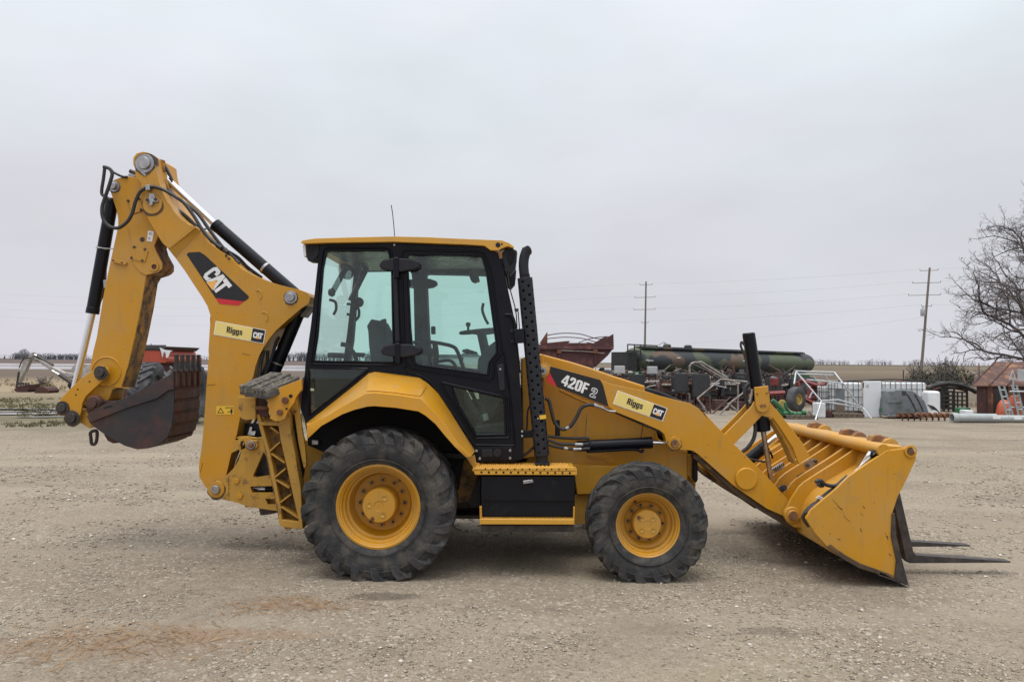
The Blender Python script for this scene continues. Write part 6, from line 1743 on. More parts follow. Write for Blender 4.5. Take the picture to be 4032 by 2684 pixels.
# houses and poles far beyond the cab
for k, (px, w, h) in enumerate(((1770, 16, 3.6), (1850, 12, 4.5))):
    y = 430
    x = (px - 2016) / FPX * y
    t = thing('farm_building', ('low pale farm building far behind the cab door window', 'taller grey farm building far behind the steering wheel')[k], 'building', (x, y, 0))
    box('wall', x - w / 2, x + w / 2, y, y + 8, 0, h, 'panel_grey', t, bevel=0)
    prism('roof', [(x - w / 2 - .4, h), (x + w / 2 + .4, h), (x + w / 2 - 2, h + 2), (x - w / 2 + 2, h + 2)], y - .3, y + 8.3, 'far_wood', t, bevel=0)

# ------------------------------------------------------------------ utility poles and wires
def pole(label, base, top, arms, transformer=False):
    t = thing('utility_pole', label, 'utility pole', (base.x, base.y, 0), group='utility poles along the field')
    cyl('pole', base, top, 0.17, 'pole_wood', t, r1=0.11, n=12, bevel=0)
    ends = []
    ax_ = (top - base)
    for (f, l, r_) in arms:
        c = base + ax_ * f
        a = c + Vector((-l, 0.35 * l, 0.0)); d = c + Vector((r_, -0.35 * r_, 0.0))
        c2 = (a + d) / 2
        bm = bmesh.new(); tube_bm(bm, [a, d], 0.032, 4)
        link_mesh('crossarm', finish(bm, 'crossarm'), 'pole_wood', t, smooth=0)
        for p in (a, d):
            lathe('insulator', [(0.001, .17), (0.03, .16), (0.045, .10), (0.03, .07), (0.045, .03), (0.03, 0)], p + Vector((0, 0, .03)), 'insulator', t, 'Z', 8)
        ends.append((a + Vector((0, 0, .2)), d + Vector((0, 0, .2))))
    if transformer:
        c = base + ax_ * transformer + Vector((-0.42, -0.1, 0))
        lathe('transformer', [(0.001, -.45), (0.26, -.43), (0.28, -.4), (0.28, .38), (0.24, .45), (0.08, .47), (0.08, .7), (0.001, .7)], c, 'panel_grey', t, 'Z', 16)
        bm = bmesh.new(); tube_bm(bm, [c + Vector((0, 0, .1)), base + ax_ * transformer], 0.04, 4)
        link_mesh('bracket', finish(bm, 'bracket'), 'dark_steel', t, smooth=0)
    return ends
pb = V('J', 352, 1190, 88); pb.z = 0
pt_ = V('J', 409, 476, 88)
e1 = pole('leaning wooden utility pole with a grey transformer in front of the field', pb, pt_, ((.975, 0.95, 0.85), (.865, 1.6, 1.2), (.755, 1.9, 1.3), (.655, .5, .5)), transformer=.60)
qb = V('E', 921, 800, 107); qb.z = 0
qt = V('E', 931, 326, 107)
e2 = pole('upright wooden utility pole rising behind the camouflaged tank', qb, qt, ((.965, 0.85, .85), (.83, 1.5, 1.3), (.70, 1.6, 1.3), (.56, .5, .4)))
def wire(label, a, b_, sag, r=0.0085):
    pts = []
    for k in range(25):
        s = k / 24
        p = Vector(a).lerp(Vector(b_), s); p.z -= sag * 4 * s * (1 - s)
        pts.append(p)
    bm = bmesh.new(); tube_bm(bm, pts, r, 4)
    o = link_mesh('power_line', finish(bm, 'power_line'), 'wire', None, smooth=60)
    tag(o, label, 'power line', 'power lines strung between the utility poles')
names = ('topmost', 'second highest', 'third highest', 'lowest')
for k in range(4):
    wire('%s overhead wire between the two utility poles' % names[k], e2[k][1], e1[k][0], 0.35)
    wire('%s overhead wire running from the leaning pole past the bare oak' % names[k], e1[k][1], e1[k][1] + Vector((60, -38, -.5)), 0.6)
    wire('%s overhead wire running behind the cab from the upright pole' % names[k], e2[k][0], e2[k][0] + Vector((-128, 42, 1.5 + k * .4)), 1.6)
wire('slanting service wire dropping from the leaning pole toward the tank', pb + (pt_ - pb) * .56, V('G', 0, 160, 130), 0.3)

# ------------------------------------------------------------------ bare oak at the edge of the picture
def oak(label, base, H, R, seed):
    rnd = random.Random(seed)
    t = thing('oak_tree', label, 'tree', tuple(base))
    bt = bmesh.new(); bl = bmesh.new(); bw = bmesh.new()
    def limb(bmx, p, d, length, r0, r1, n, wig, sides):
        pts = [p.copy()]
        d = d.copy()
        for k in range(n):
            d = (d + Vector((rnd.uniform(-1, 1), rnd.uniform(-1, 1), rnd.uniform(-.75, .85))) * wig).normalized()
            p = p + d * (length / n)
            pts.append(p.copy())
        tube_bm(bmx, pts, r0, sides, False, [r0 + (r1 - r0) * k / n for k in range(n + 1)])
        return pts, d
    tips = []
    trunk, d = limb(bt, Vector(base), Vector((0, 0, 1)), H * .62, .46, .16, 9, .09, 10)
    def grow(p, d, length, r, lvl):
        n = 7 if lvl < 3 else 4
        pts, dd = limb(bl if lvl < 3 else bw, p, d, length, r, r * .5, n, .26 + .05 * lvl, 7 if lvl < 2 else (5 if lvl < 3 else 3))
        if lvl >= 5:
            tips.append(pts[-1]); return
        kids = (0, 7, 5, 4, 4, 0)[lvl]
        for k in range(kids):
            f = .2 + .8 * (k + rnd.random()) / kids
            i = min(n, max(1, int(round(f * n))))
            q = pts[i]
            loc = (pts[i] - pts[i - 1]).normalized()
            side = Vector((rnd.uniform(-1, 1), rnd.uniform(-1, 1), rnd.uniform(-.7, .9)))
            side = (side - loc * side.dot(loc)).normalized()
            nd = (loc * .65 + side * .8).normalized()
            grow(q, nd, length * rnd.uniform(.36, .56), max(.009, r * .48), lvl + 1)
        if lvl < 4:
            grow(pts[-1], (dd + Vector((rnd.uniform(-.4, .4), rnd.uniform(-.4, .4), rnd.uniform(-.3, .4)))).normalized(), length * .5, max(.009, r * .55), lvl + 1)
    nm = 17
    for k in range(nm):
        f = .16 + .84 * (k + .5) / nm
        q = trunk[min(9, int(round(f * 9)))]
        a = k * 2.4 + rnd.uniform(-.3, .3)
        if k % 3 == 0: a = math.pi + rnd.uniform(-.5, .5)
        el = .12 + .85 * f + rnd.uniform(-.12, .12)
        ln_ = R * (.70 - .22 * f) * rnd.uniform(.9, 1.1)
        grow(q, Vector((math.cos(a) * math.cos(el), math.sin(a) * math.cos(el), math.sin(el))), ln_, .17 - .06 * f, 1)
    for k in range(3):
        grow(trunk[-1], Vector((rnd.uniform(-.5, .5), rnd.uniform(-.5, .5), 1)).normalized(), H * .26, .12, 1)
    link_mesh('trunk', finish(bt, 'trunk'), 'bark', t, smooth=60)
    link_mesh('limbs', finish(bl, 'limbs'), 'bark', t, smooth=60)
    me = bpy.data.meshes.new('twigs'); bw.to_mesh(me); bw.free()
    o = link_mesh('twigs', me, 'twig', t, smooth=0)
    bd = bmesh.new()
    for k in range(70):
        c = rnd.choice(tips) + Vector((rnd.uniform(-.2, .2), rnd.uniform(-.2, .2), rnd.uniform(-.2, .2)))
        for j in range(5):
            q = c + Vector((rnd.uniform(-.1, .1), rnd.uniform(-.1, .1), rnd.uniform(-.12, .12)))
            bd.faces.new([bd.verts.new(q + Vector((rnd.uniform(-.1, .1), rnd.uniform(-.1, .1), rnd.uniform(-.1, .1)))) for _ in range(3)])
    link_mesh('dead_leaves', finish(bd, 'dead_leaves'), 'dead_leaf', t, smooth=0)
oak('big bare oak with spreading crooked limbs behind the rusty shed', ((4185 - 2016) / FPX * 58, 58, 0), 15.8, 9.1, 5)

# ------------------------------------------------------------------ scrub by the pole
def shrub(label, c, w, d, h, n, seed, matn='shrub_leaf'):
    rnd = random.Random(seed)
    t = thing('shrub', label, 'shrub', tuple(c))
    bm = bmesh.new()
    for k in range(n):
        a = rnd.uniform(0, 6.28); e_ = math.sqrt(rnd.random())
        q = Vector((c[0] + w / 2 * e_ * math.cos(a), c[1] + d / 2 * e_ * math.sin(a), h * (.08 + .9 * rnd.random() * (1 - .55 * e_ * e_) * (0.75 + .35 * noise.noise(Vector((a, e_ * 2, seed)))))))
        l = rnd.uniform(.05, .13)
        bm.faces.new([bm.verts.new(q + Vector((rnd.uniform(-1, 1), rnd.uniform(-1, 1), rnd.uniform(-1, 1))) * l) for _ in range(3)])
    link_mesh('foliage', finish(bm, 'foliage'), matn, t, smooth=0)
    bm = bmesh.new()
    for k in range(26):
        a = rnd.uniform(0, 6.28); f = rnd.uniform(.1, .48)
        tube_bm(bm, [(c[0], c[1], 0), (c[0] + w * f * .5 * math.cos(a), c[1] + d * f * .5 * math.sin(a), h * .5), (c[0] + w * f * math.cos(a), c[1] + d * f * math.sin(a), h * rnd.uniform(.7, 1.08))], .02, 3)
    link_mesh('stems', finish(bm, 'stems'), 'twig', t, smooth=0)
def grd(px, Y): return ((px - 2016) / FPX * Y, Y, 0)
shrub('dark green cedar shrub just right of the leaning utility pole base', grd(3725, 60), 4.3, 3.0, 2.5, 4200, 2)
shrub('thin grey shrub just left of the leaning utility pole base', grd(3612, 62), 2.0, 1.6, 2.0, 900, 3)

# ------------------------------------------------------------------ fence post and long pipe rail behind the totes
p = V('J', 246, 1165, 60); q_ = V('J', 246, 1108, 60)
o = cyl('fence_post', (p.x, 60, 0), (q_.x, 60, q_.z), .045, 'rust_dark', None, n=8, bevel=0)
tag(o, 'thin dark fence post standing alone in the field', 'post')
t = thing('pipe_rail', 'long dark pipe rail on posts behind the white totes', 'railing', grd(3500, 33))
a, b_ = V('I', 1180, 735, 33), V('I', 2356, 738, 33)
tube('rail', [a, V('I', 1500, 728, 33), V('I', 1830, 716, 33), V('I', 2100, 732, 33), b_, b_ + Vector((2.5, 0, 0))], .035, 'scrap_black', t, n=6)
for x in (1190, 1800, 2340):
    p = V('I', x, 732, 33); rod('post', (p.x, 33.05, 0), (p.x, 33.05, p.z), .03, 'scrap_black', t)

# ------------------------------------------------------------------ rusty hopper body of a grain truck
HYB = 32.0
t = thing('truck_bed', 'rusty red truck hopper bed with bent hoops over its open top', 'truck bed', gz(V('H', 450, 600, HYB)))
side = P('H', (40, 470), (80, 395), (140, 392), (345, 372), (382, 372), (362, 392), (560, 392), (540, 380), (650, 400), (826, 298), (830, 440), (770, 520), (640, 640), (300, 660), (60, 600))
plate('side_panel', side, HYB, HYB + .06, 'red_rust', t, bevel=0)
prism('side_panel', flat(side, HYB), HYB + 2.3, HYB + 2.36, 'red_rust', t, bevel=0)
plate('top_rail', P('H', (60, 428), (828, 438), (828, 462), (60, 462)), HYB - .10, HYB, 'red_rust', t, bevel=0.02)
tube('side_pipe', [V('H', 290, 470, HYB - .08), V('H', 560, 482, HYB - .08), V('H', 730, 500, HYB - .08)], .02, 'old_pipe', t, n=6)
for x in (268, 640):
    plate('stake_pocket', P('H', (x - 22, 462), (x + 22, 462), (x + 22, 500), (x - 22, 500)), HYB - .12, HYB, 'rust', t, bevel=.01)
    plate('side_rib', P('H', (x - 10, 500), (x + 14, 500), (x + 14, 620), (x - 10, 620)), HYB - .05, HYB, 'red_rust', t, bevel=.01)
sl = V('H', 640, 640, HYB); s2 = V('H', 826, 445, HYB)
mesh_obj('end_slope', [(sl.x, HYB, sl.z), (s2.x, HYB, s2.z), (s2.x, HYB + 2.3, s2.z), (sl.x, HYB + 2.3, sl.z)], [(0, 1, 2, 3)], 'red_rust', t)
plate('end_flap', P('H', (60, 400), (145, 275), (146, 395)), HYB + .05, HYB + .12, 'rust', t, bevel=0)
for dy_, pts in ((.3, ((145, 312), (300, 292), (480, 300), (620, 340), (720, 355))), (1.2, ((145, 348), (320, 333), (500, 345), (650, 385))), (2.0, ((465, 390), (560, 355), (680, 332), (790, 328)))):
    tube('hoop', [V('H', *p, HYB + dy_) for p in pts], .022, 'red_rust', t, n=6)
p = V('H', 710, 340, HYB + .3); rod('hoop_post', p, p + Vector((0, 0, -.35)), .02, 'red_rust', t)
for x in (250, 600):
    p = V('H', x, 640, HYB + .6)
    rod('support_leg', (p.x, p.y, 0), (p.x, p.y, p.z + .2), .09, 'rust_dark', t)
    rod('support_leg', (p.x, p.y + 1.2, 0), (p.x, p.y + 1.2, p.z + .2), .09, 'rust_dark', t)

# ------------------------------------------------------------------ camouflaged tank trailer
ta, tb_ = V('H', 1000, 563, 36.0), V('I', 805, 532, 45.0)
t = thing('tank_trailer', 'long green and brown camouflaged tank trailer', 'trailer', ((ta.x + tb_.x) / 2, 40.5, 0))
d = (tb_ - ta).normalized(); u_ = Vector((0, 0, 1)); s_ = d.cross(u_).normalized(); u_ = s_.cross(d)
bm = bmesh.new()
Lt = (tb_ - ta).length
rings = []
prof = [(0, .05), (.02, .38), (.10, .52), (.25, .58), (.4, .60)] + [(.4 + (Lt - .8) * k / 6, .60) for k in range(1, 7)] + [(Lt - .25, .57), (Lt - .10, .50), (Lt - .02, .35), (Lt, .05)]
for o_, r_ in prof:
    rings.append([bm.verts.new(ta + d * o_ + s_ * (1.28 * r_ * math.cos(2 * math.pi * k / 36)) + u_ * (r_ * math.sin(2 * math.pi * k / 36))) for k in range(36)])
for A, B in zip(rings, rings[1:]):
    for k in range(36):
        bm.faces.new((A[k], A[(k + 1) % 36], B[(k + 1) % 36], B[k]))
bm.faces.new(rings[0][::-1]); bm.faces.new(rings[-1])
link_mesh('tank', finish(bm, 'tank'), 'camouflage', t, smooth=40)
def tp(o_, a_, h_): return ta + d * o_ + s_ * a_ + u_ * h_
def along(name, o0, o1, a_, h0, h1, w, mat):
    pts = [tp(o0, a_ - w, h0), tp(o1, a_ - w, h0), tp(o1, a_ + w, h0), tp(o0, a_ + w, h0), tp(o0, a_ - w, h1), tp(o1, a_ - w, h1), tp(o1, a_ + w, h1), tp(o0, a_ + w, h1)]
    return mesh_obj(name, pts, [(3, 2, 1, 0), (4, 5, 6, 7), (0, 1, 5, 4), (1, 2, 6, 5), (2, 3, 7, 6), (3, 0, 4, 7)], mat, t)
along('catwalk', .3, Lt - 1.2, .25, .555, .66, .32, 'camouflage')
along('chassis_beam', -.8, Lt - .3, .35, -.86, -.66, .09, 'green_paint')
along('chassis_beam', -.8, Lt - .3, -.35, -.86, -.66, .09, 'engine_dark')
along('side_bumper', .2, Lt * .5, .78, -.78, -.62, .05, 'shrub_leaf')
for o_ in (Lt - 1.2,):
    rod('handrail', tp(o_, .3, .62), tp(o_ + .55, .3, .62), .03, 'scrap_black', t); rod('handrail', tp(o_ + .55, .3, .64), tp(o_ + .55, .3, .30), .03, 'scrap_black', t)
for k in range(3):
    c = tp(Lt - 1.2 - k * 1.25, .95, -1.25)
    lathe('wheel', [(.26, .12), (.30, .13), (.50, .10), (.52, 0), (.50, -.10), (.30, -.13), (.26, -.12), (.1, -.05), (.001, -.05)], (c.x, c.y, .52), 'tyre_old', t, 'Y', 24)
    c = tp(Lt - 1.2 - k * 1.25, -.95, -1.25)
    lathe('wheel', [(.26, .12), (.30, .13), (.50, .10), (.52, 0), (.50, -.10), (.30, -.13), (.26, -.12), (.1, -.05), (.001, -.05)], (c.x, c.y, .52), 'tyre_old', t, 'Y', 24)
for a_ in (-.5, .5):
    p = tp(1.2, a_, -.8); rod('landing_leg', (p.x, p.y, 0), p, .06, 'engine_dark', t)
# pump house, hatches and guard frame at the front end
along('equipment_box', -.75, -.1, .0, -.55, .35, .55, 'engine_dark')
for o_ in (-.9, -.45, -.02):
    rod('guard_post', tp(o_, .7, -.6), tp(o_, .7, .72), .03, 'scrap_black', t)
rod('guard_rail', tp(-.9, .7, .70), tp(1.3, .55, .70), .03, 'scrap_black', t)
rod('guard_rail', tp(-.9, .7, .40), tp(-.02, .7, .40), .03, 'scrap_black', t)
rod('guard_rail', tp(1.3, .55, .70), tp(1.3, .5, .45), .03, 'scrap_black', t)
for o_ in (2.4, 4.0):
    c = tp(o_, .2, .66)
    lathe('hatch', [(.20, 0), (.20, .10), (.15, .15), (.001, .16)], c, 'camouflage', t, 'Z', 16)
p = tp(2.4, .2, .8); tube('vent_pipe', [p, p + d * -.3 + u_ * .1, p + d * -.6 + u_ * -.05], .03, 'panel_grey', t)
for o_, h_ in ((2.6, .12), (7.9, .05)):
    c = tp(o_, .77, h_); box('marker_plate', c.x - .09, c.x + .09, c.y - .03, c.y + .02, c.z - .02, c.z + .03, 'white_plastic', t, bevel=0)
p = tp(.35, .72, -.05); rod('fill_valve', p, p + s_ * .18, .05, 'panel_grey', t); rod('fill_valve', p + s_ * .16, p + s_ * .16 + d * .3, .03, 'panel_grey', t)

# ------------------------------------------------------------------ irrigation engines standing in the clutter
def engine(label, px, Y, w, h, style, seed):
    rnd = random.Random(seed)
    x, y, _ = grd(px, Y)
    t = thing('engine_unit', label, 'engine', (x, y, 0), group='old engine units in the scrap row')
    for yy in (-.28, .28):
        box('skid', x - w * .55, x + w * .55, y + yy - .05, y + yy + .05, 0.0, .14, 'rust_dark', t, bevel=.01)
    for sx in (-1, 1):
        for yy in (-.28, .28):
            rod('stand_leg', (x + sx * w * .4, y + yy, .1), (x + sx * w * .36, y + yy, h * .45), .035, 'rust_dark', t)
    box('engine_block', x - w * .38, x + w * .18, y - .26, y + .26, h * .42, h * .78, 'engine_brown' if style % 2 else 'engine_dark', t, bevel=.03)
    box('oil_pan', x - w * .32, x + w * .14, y - .2, y + .2, h * .30, h * .42, 'engine_dark', t, bevel=.03)
    box('cylinder_head', x - w * .36, x + w * .16, y - .16, y + .18, h * .78, h * .88, 'engine_brown', t, bevel=.02)
    for k in range(4):
        xx = x - w * .32 + k * w * .13
        tube('exhaust_runner', [(xx, y - .2, h * .80), (xx + .03, y - .34, h * .80), (xx + .09, y - .36, h * .74)], .03, 'rust' if style % 2 else 'old_pipe', t, n=6)
    tube('exhaust_manifold', [(x - w * .36, y - .36, h * .74), (x, y - .36, h * .74), (x + w * .2, y - .34, h * .78)], .045, 'old_pipe' if style != 1 else 'rust', t, n=8)
    if style in (0, 2):
        box('radiator', x + w * .26, x + w * .36, y - .38, y + .38, h * .40, h * .98, 'radiator', t, bevel=.015)
    elif style in (1, 3):
        box('radiator', x - w * .05, x + w * .48, y - .46, y - .38, h * .45, h * .98, 'radiator', t, bevel=.012)
        box('radiator_cap', x + w * .15, x + w * .25, y - .46, y - .36, h * .98, h * 1.02, 'panel_grey', t, bevel=.01)
    lathe('flywheel', [(.001, -.05), (.27, -.05), (.28, 0), (.27, .05), (.001, .05)], (x - w * .44, y, h * .56), 'rust_dark', t, 'X', 20)
    lathe('air_cleaner', [(.001, 0), (.12, .01), (.13, .05), (.13, .16), (.10, .2), (.001, .2)], (x - w * .12, y, h * .88), 'panel_grey' if style == 2 else 'engine_dark', t, 'Z', 16)
    for k in range(5):
        a = Vector((x + rnd.uniform(-.4, .3) * w, y - .3 - rnd.random() * .1, h * rnd.uniform(.4, .85)))
        tube('engine_hose', [a, a + Vector((rnd.uniform(-.2, .2), -.06, rnd.uniform(-.15, .15))), a + Vector((rnd.uniform(-.35, .35), 0, rnd.uniform(-.25, .2)))], rnd.uniform(.012, .025), rnd.choice(('scrap_black', 'old_pipe', 'rust', 'panel_grey')), t, n=5, smooth_n=3)
    for k in range(6):
        xx, zz = x + rnd.uniform(-.4, .35) * w, h * rnd.uniform(.35, .9)
        s = rnd.uniform(.04, .10)
        box('fitting', xx - s, xx + s, y - .34, y - .24, zz - s * .7, zz + s * .7, rnd.choice(('engine_dark', 'engine_brown', 'panel_grey', 'dark_steel', 'rust_dark')), t, bevel=.008)
    return t, x, y
specs = ((2372, 30.5, 1.15, 1.55, 2, 'dark engine beside the rusty truck hopper'), (2478, 29.6, 1.2, 1.62, 1, 'brown engine below the first grey control box'), (2580, 30.2, 1.25, 1.6, 0, 'engine with twin pale exhaust pipes under the tank'),
         (2640, 28.6, 1.1, 1.55, 3, 'engine with a tall dark radiator panel facing forward'), (2724, 28.2, 1.2, 1.62, 1, 'engine hidden behind the widest dark radiator panel'), (2800, 29.6, 1.2, 1.5, 2, 'reddish engine between the bent pipes'),
         (2880, 29.8, 1.2, 1.55, 0, 'dark engine just left of the tilt cylinder'), (3005, 30.4, 1.2, 1.5, 3, 'engine with a small rusty panel right of the tilt cylinder'), (3072, 31.5, 1.1, 1.42, 2, 'dark engine behind the yellow rimmed wheel'))
for k, (px, Y, w, h, st_, lab) in enumerate(specs):
    engine(lab, px, Y, w, h * .84, st_, 40 + k)
def crate(label, name, cat, reg, x0, y0, x1, y1, Y, dpt, mat, stand=True):
    a, b_ = V(reg, x0, y1, Y), V(reg, x1, y0, Y)
    t = thing(name, label, cat, ((a.x + b_.x) / 2, Y, 0))
    box('cabinet', a.x, b_.x, Y, Y + dpt, a.z, b_.z, mat, t, bevel=.015)
    box('door_panel', a.x + .03, b_.x - .03, Y - .012, Y, a.z + .03, b_.z - .03, mat, t, bevel=.004)
    if stand:
        for xx in (a.x + .06, b_.x - .06):
            rod('post', (xx, Y + dpt * .5, 0), (xx, Y + dpt * .5, a.z + .02), .03, 'rust_dark', t)
    return t
crate('grey control box on posts nearest the rusty truck hopper', 'control_box', 'control box', 'H', 842, 628, 945, 708, 28.9, .3, 'panel_grey')
crate('grey control box on posts in front of the camouflaged tank', 'control_box', 'control box', 'H', 1184, 634, 1281, 712, 28.9, .3, 'panel_grey')
crate('tall dark radiator panel left of the bent pipes', 'radiator_panel', 'radiator', 'H', 1460, 706, 1602, 898, 27.4, .16, 'radiator')
crate('widest dark radiator panel among the engines', 'radiator_panel', 'radiator', 'H', 1645, 712, 1815, 950, 27.2, .16, 'radiator')
crate('dark green cabinet low behind the engines', 'cabinet', 'cabinet', 'H', 1040, 690, 1130, 820, 31.6, .4, 'green_paint')
crate('small dark cabinet with a pale top beside the tilt cylinder', 'cabinet', 'cabinet', 'H', 2120, 706, 2200, 800, 31.2, .4, 'engine_dark')
crate('red control box with a white plate right of the tilt cylinder', 'control_box', 'control box', 'I', 412, 702, 488, 790, 28.6, .25, 'red_paint')
a = V('I', 434, 752, 28.58); b_ = V('I', 470, 730, 28.58)
# loose bent pipes
def pipes(label, segs, r, mat, reg, Y, foot=None):
    allp = [V(reg, p[0], p[1], Y + (p[2] if len(p) > 2 else 0)) for s in segs for p in s]
    lo = min(allp, key=lambda v: v.z)
    t = thing('pipe_stand', label, 'pipes', (lo.x, lo.y, 0))
    for s in segs:
        pts = [V(reg, p[0], p[1], Y + (p[2] if len(p) > 2 else 0)) for p in s]
        tube('pipe', pts, r, mat, t, n=7, smooth_n=4 if len(pts) > 2 else 1)
    if lo.z > 0.06:
        rod('prop', (lo.x, lo.y, 0), lo, r, mat, t)
    return t
pipes('pair of parallel pale pipes curving down in front of the tank', [((1605, 640), (1640, 600), (1700, 595), (1780, 650), (1930, 735), (2110, 812)), ((1680, 600), (1730, 588), (1790, 625), (1900, 690), (2005, 752)), ((1625, 610), (1610, 660), (1615, 700))], .035, 'old_pipe', 'H', 27.6)
pipes('crossed pale angle irons leaning over the engines', [((1690, 965), (1930, 768)), ((1925, 765), (2210, 792)), ((1690, 965), (1810, 1135)), ((1700, 975), (1770, 1060))], .03, 'old_pipe', 'H', 26.6)
pipes('pale pipe leaning against the tilt cylinder side of the engines', [((2005, 1030), (2240, 848)), ((2035, 1035), (2120, 1110)), ((1915, 1130), (2040, 1010))], .036, 'old_pipe', 'H', 26.2)
pipes('brown strut leaning among the engines', [((1838, 1130), (2035, 950)), ((1820, 930), (1825, 1120))], .03, 'engine_brown', 'H', 26.4)
pipes('twin pale exhaust pipes lying across an engine', [((1150, 800), (1220, 790), (1300, 785), (1418, 787)), ((1170, 850), (1240, 832), (1320, 828), (1418, 828))], .034, 'old_pipe', 'H', 28.6)
pipes('low pale pipe lying below the dark radiator', [((1430, 882), (1520, 900), (1610, 920))], .035, 'old_pipe', 'H', 27.6)
pipes('thin bent hoop beside the end of the tank', [((540, 690), (550, 640), (600, 622), (635, 650), (645, 720))], .02, 'scrap_black', 'I', 29.0)
pipes('pale pipes lying on the ground below the engines', [((1800, 1165), (1950, 1150), (2080, 1168)), ((1810, 1180), (2030, 1200)), ((1830, 1140), (2000, 1135))], .035, 'old_pipe', 'H', 25.6)
# scattered small scrap low in the row
rnd = random.Random(77)
for k, (epx, eY, w_, h_, st_, lab) in enumerate(specs):
    for sgn in (-1, 1):
        px = epx + sgn * 26 + rnd.uniform(-6, 6); Y = eY - 1.1 - rnd.random() * .5
        x, y, _ = grd(px, Y)
        s = rnd.uniform(.12, .24)
        cname, mname = rnd.choice((('black', 'engine_dark'), ('rust brown', 'rust_dark'), ('reddish brown', 'engine_brown')))
        bm = bmesh.new()
        box_bm(bm, -s, s, -s * .6, s * .6, 0, s * rnd.uniform(.6, 2.2), Matrix.Translation((x, y, 0)) @ Matrix.Rotation(rnd.uniform(0, 3), 4, 'Z'))
        tube_bm(bm, [(x - s, y - s, .02), (x, y - s * 1.1, s * .9), (x + s * 1.2, y - s, s * .3)], .03, 6)
        o = link_mesh('scrap_metal', finish(bm, 'scrap_metal'), mname, None, .012)
        tag(o, '%s scrap lump at the %s foot of the %s' % (cname, 'left' if sgn < 0 else 'right', ('engine beside the truck hopper', 'brown engine under the control box', 'engine with twin pale pipes', 'engine with tall radiator panel', 'engine behind the widest radiator', 'engine between the bent pipes', 'engine beside the tilt cylinder', 'engine with small rusty panel', 'engine behind the yellow rim')[k]), 'scrap', 'loose scrap among the engines')
# dense tangle of parts behind the engines that reads as one mass
bm = bmesh.new()
for k in range(820):
    px = rnd.uniform(2330, 3110); Y = rnd.uniform(30.8, 33.5)
    x, y, _ = grd(px, Y)
    z = rnd.random() ** 1.3 * 1.45
    if rnd.random() < .5:
        s = rnd.uniform(.05, .2)
        box_bm(bm, -s, s, -s * .6, s * .6, -s * .7, s * .7, Matrix.Translation((x, y, max(z, s))) @ Matrix.Rotation(rnd.uniform(0, 3), 4, 'Z') @ Matrix.Rotation(rnd.uniform(-.5, .5), 4, 'Y'))
    else:
        d_ = Vector((rnd.uniform(-1, 1), rnd.uniform(-.3, .3), rnd.uniform(-.8, .8))) * rnd.uniform(.2, .6)
        c_ = Vector((x, y, max(.3, z)))
        tube_bm(bm, [c_ - d_, c_ + Vector((0, -.05, .06)), c_ + d_], rnd.uniform(.015, .045), 5)
for v in bm.verts:
    if v.co.z < 0: v.co.z = 0
me = bpy.data.meshes.new('scrap_heap'); bm.to_mesh(me); bm.free()
for mn in ('engine_dark', 'engine_brown', 'rust_dark', 'old_pipe', 'scrap_black'):
    me.materials.append(M[mn])
o = link_mesh('scrap_heap', me, None, None, smooth=0)
cur = 0
for i, pg in enumerate(me.polygons):
    if i % 6 == 0: cur = rnd.choice((0, 0, 1, 1, 2, 2, 4, 4, 3))
    pg.material_index = cur
o['kind'] = 'stuff'

# ------------------------------------------------------------------ implement with the yellow-rimmed wheel
WY = 26.6
wc = V('I', 690, 945, WY)
t = thing('farm_implement', 'red farm implement with one wheel on a rusty yellow rim', 'implement', gz(wc))
rotm = Matrix.Translation(wc) @ Matrix.Rotation(math.radians(38), 4, 'Z') @ Matrix.Translation(-wc)
def rlathe(name, prof, mat, n=32):
    bm = bmesh.new(); lathe_bm(bm, prof, wc, 'Y', n)
    bmesh.ops.transform(bm, matrix=rotm, verts=bm.verts)
    return link_mesh(name, finish(bm, name), mat, t, smooth=35)
rlathe('tyre', [(.19, -.10), (.22, -.14), (.36, -.16), (.42, -.13), (.445, -.06), (.45, 0), (.445, .06), (.42, .13), (.36, .16), (.22, .14), (.19, .10)], 'tyre_old')
rlathe('rim', [(.20, -.10), (.20, -.13), (.18, -.13), (.16, -.06), (.10, -.04), (.07, -.10), (.001, -.10)], 'rim_yellow')
rod('axle', wc, wc + Vector((.9, .7, .02)), .05, 'red_paint', t)
beam = [((380, 880), (560, 870), 1.0), ((700, 745), (760, 930), .4), ((760, 930), (880, 990), .3), ((730, 720), (960, 800), .8), ((870, 800), (1010, 780), .9), ((820, 930), (1005, 945), .9), ((1005, 790), (1000, 945), .9), ((860, 770), (840, 900), .8), ((1040, 740), (900, 860), .9)]
for a, b_, dy_ in beam:
    A, B = V('I', *a, WY + dy_), V('I', *b_, WY + dy_)
    bm = bmesh.new(); tube_bm(bm, [A, B], .085, 4)
    link_mesh('frame_beam', finish(bm, 'frame_beam'), 'red_paint', t, smooth=0)
for x in (740, 1000):
    p = V('I', x, 930, WY + .9); rod('stand', (p.x, p.y, 0), p, .04, 'red_rust', t)
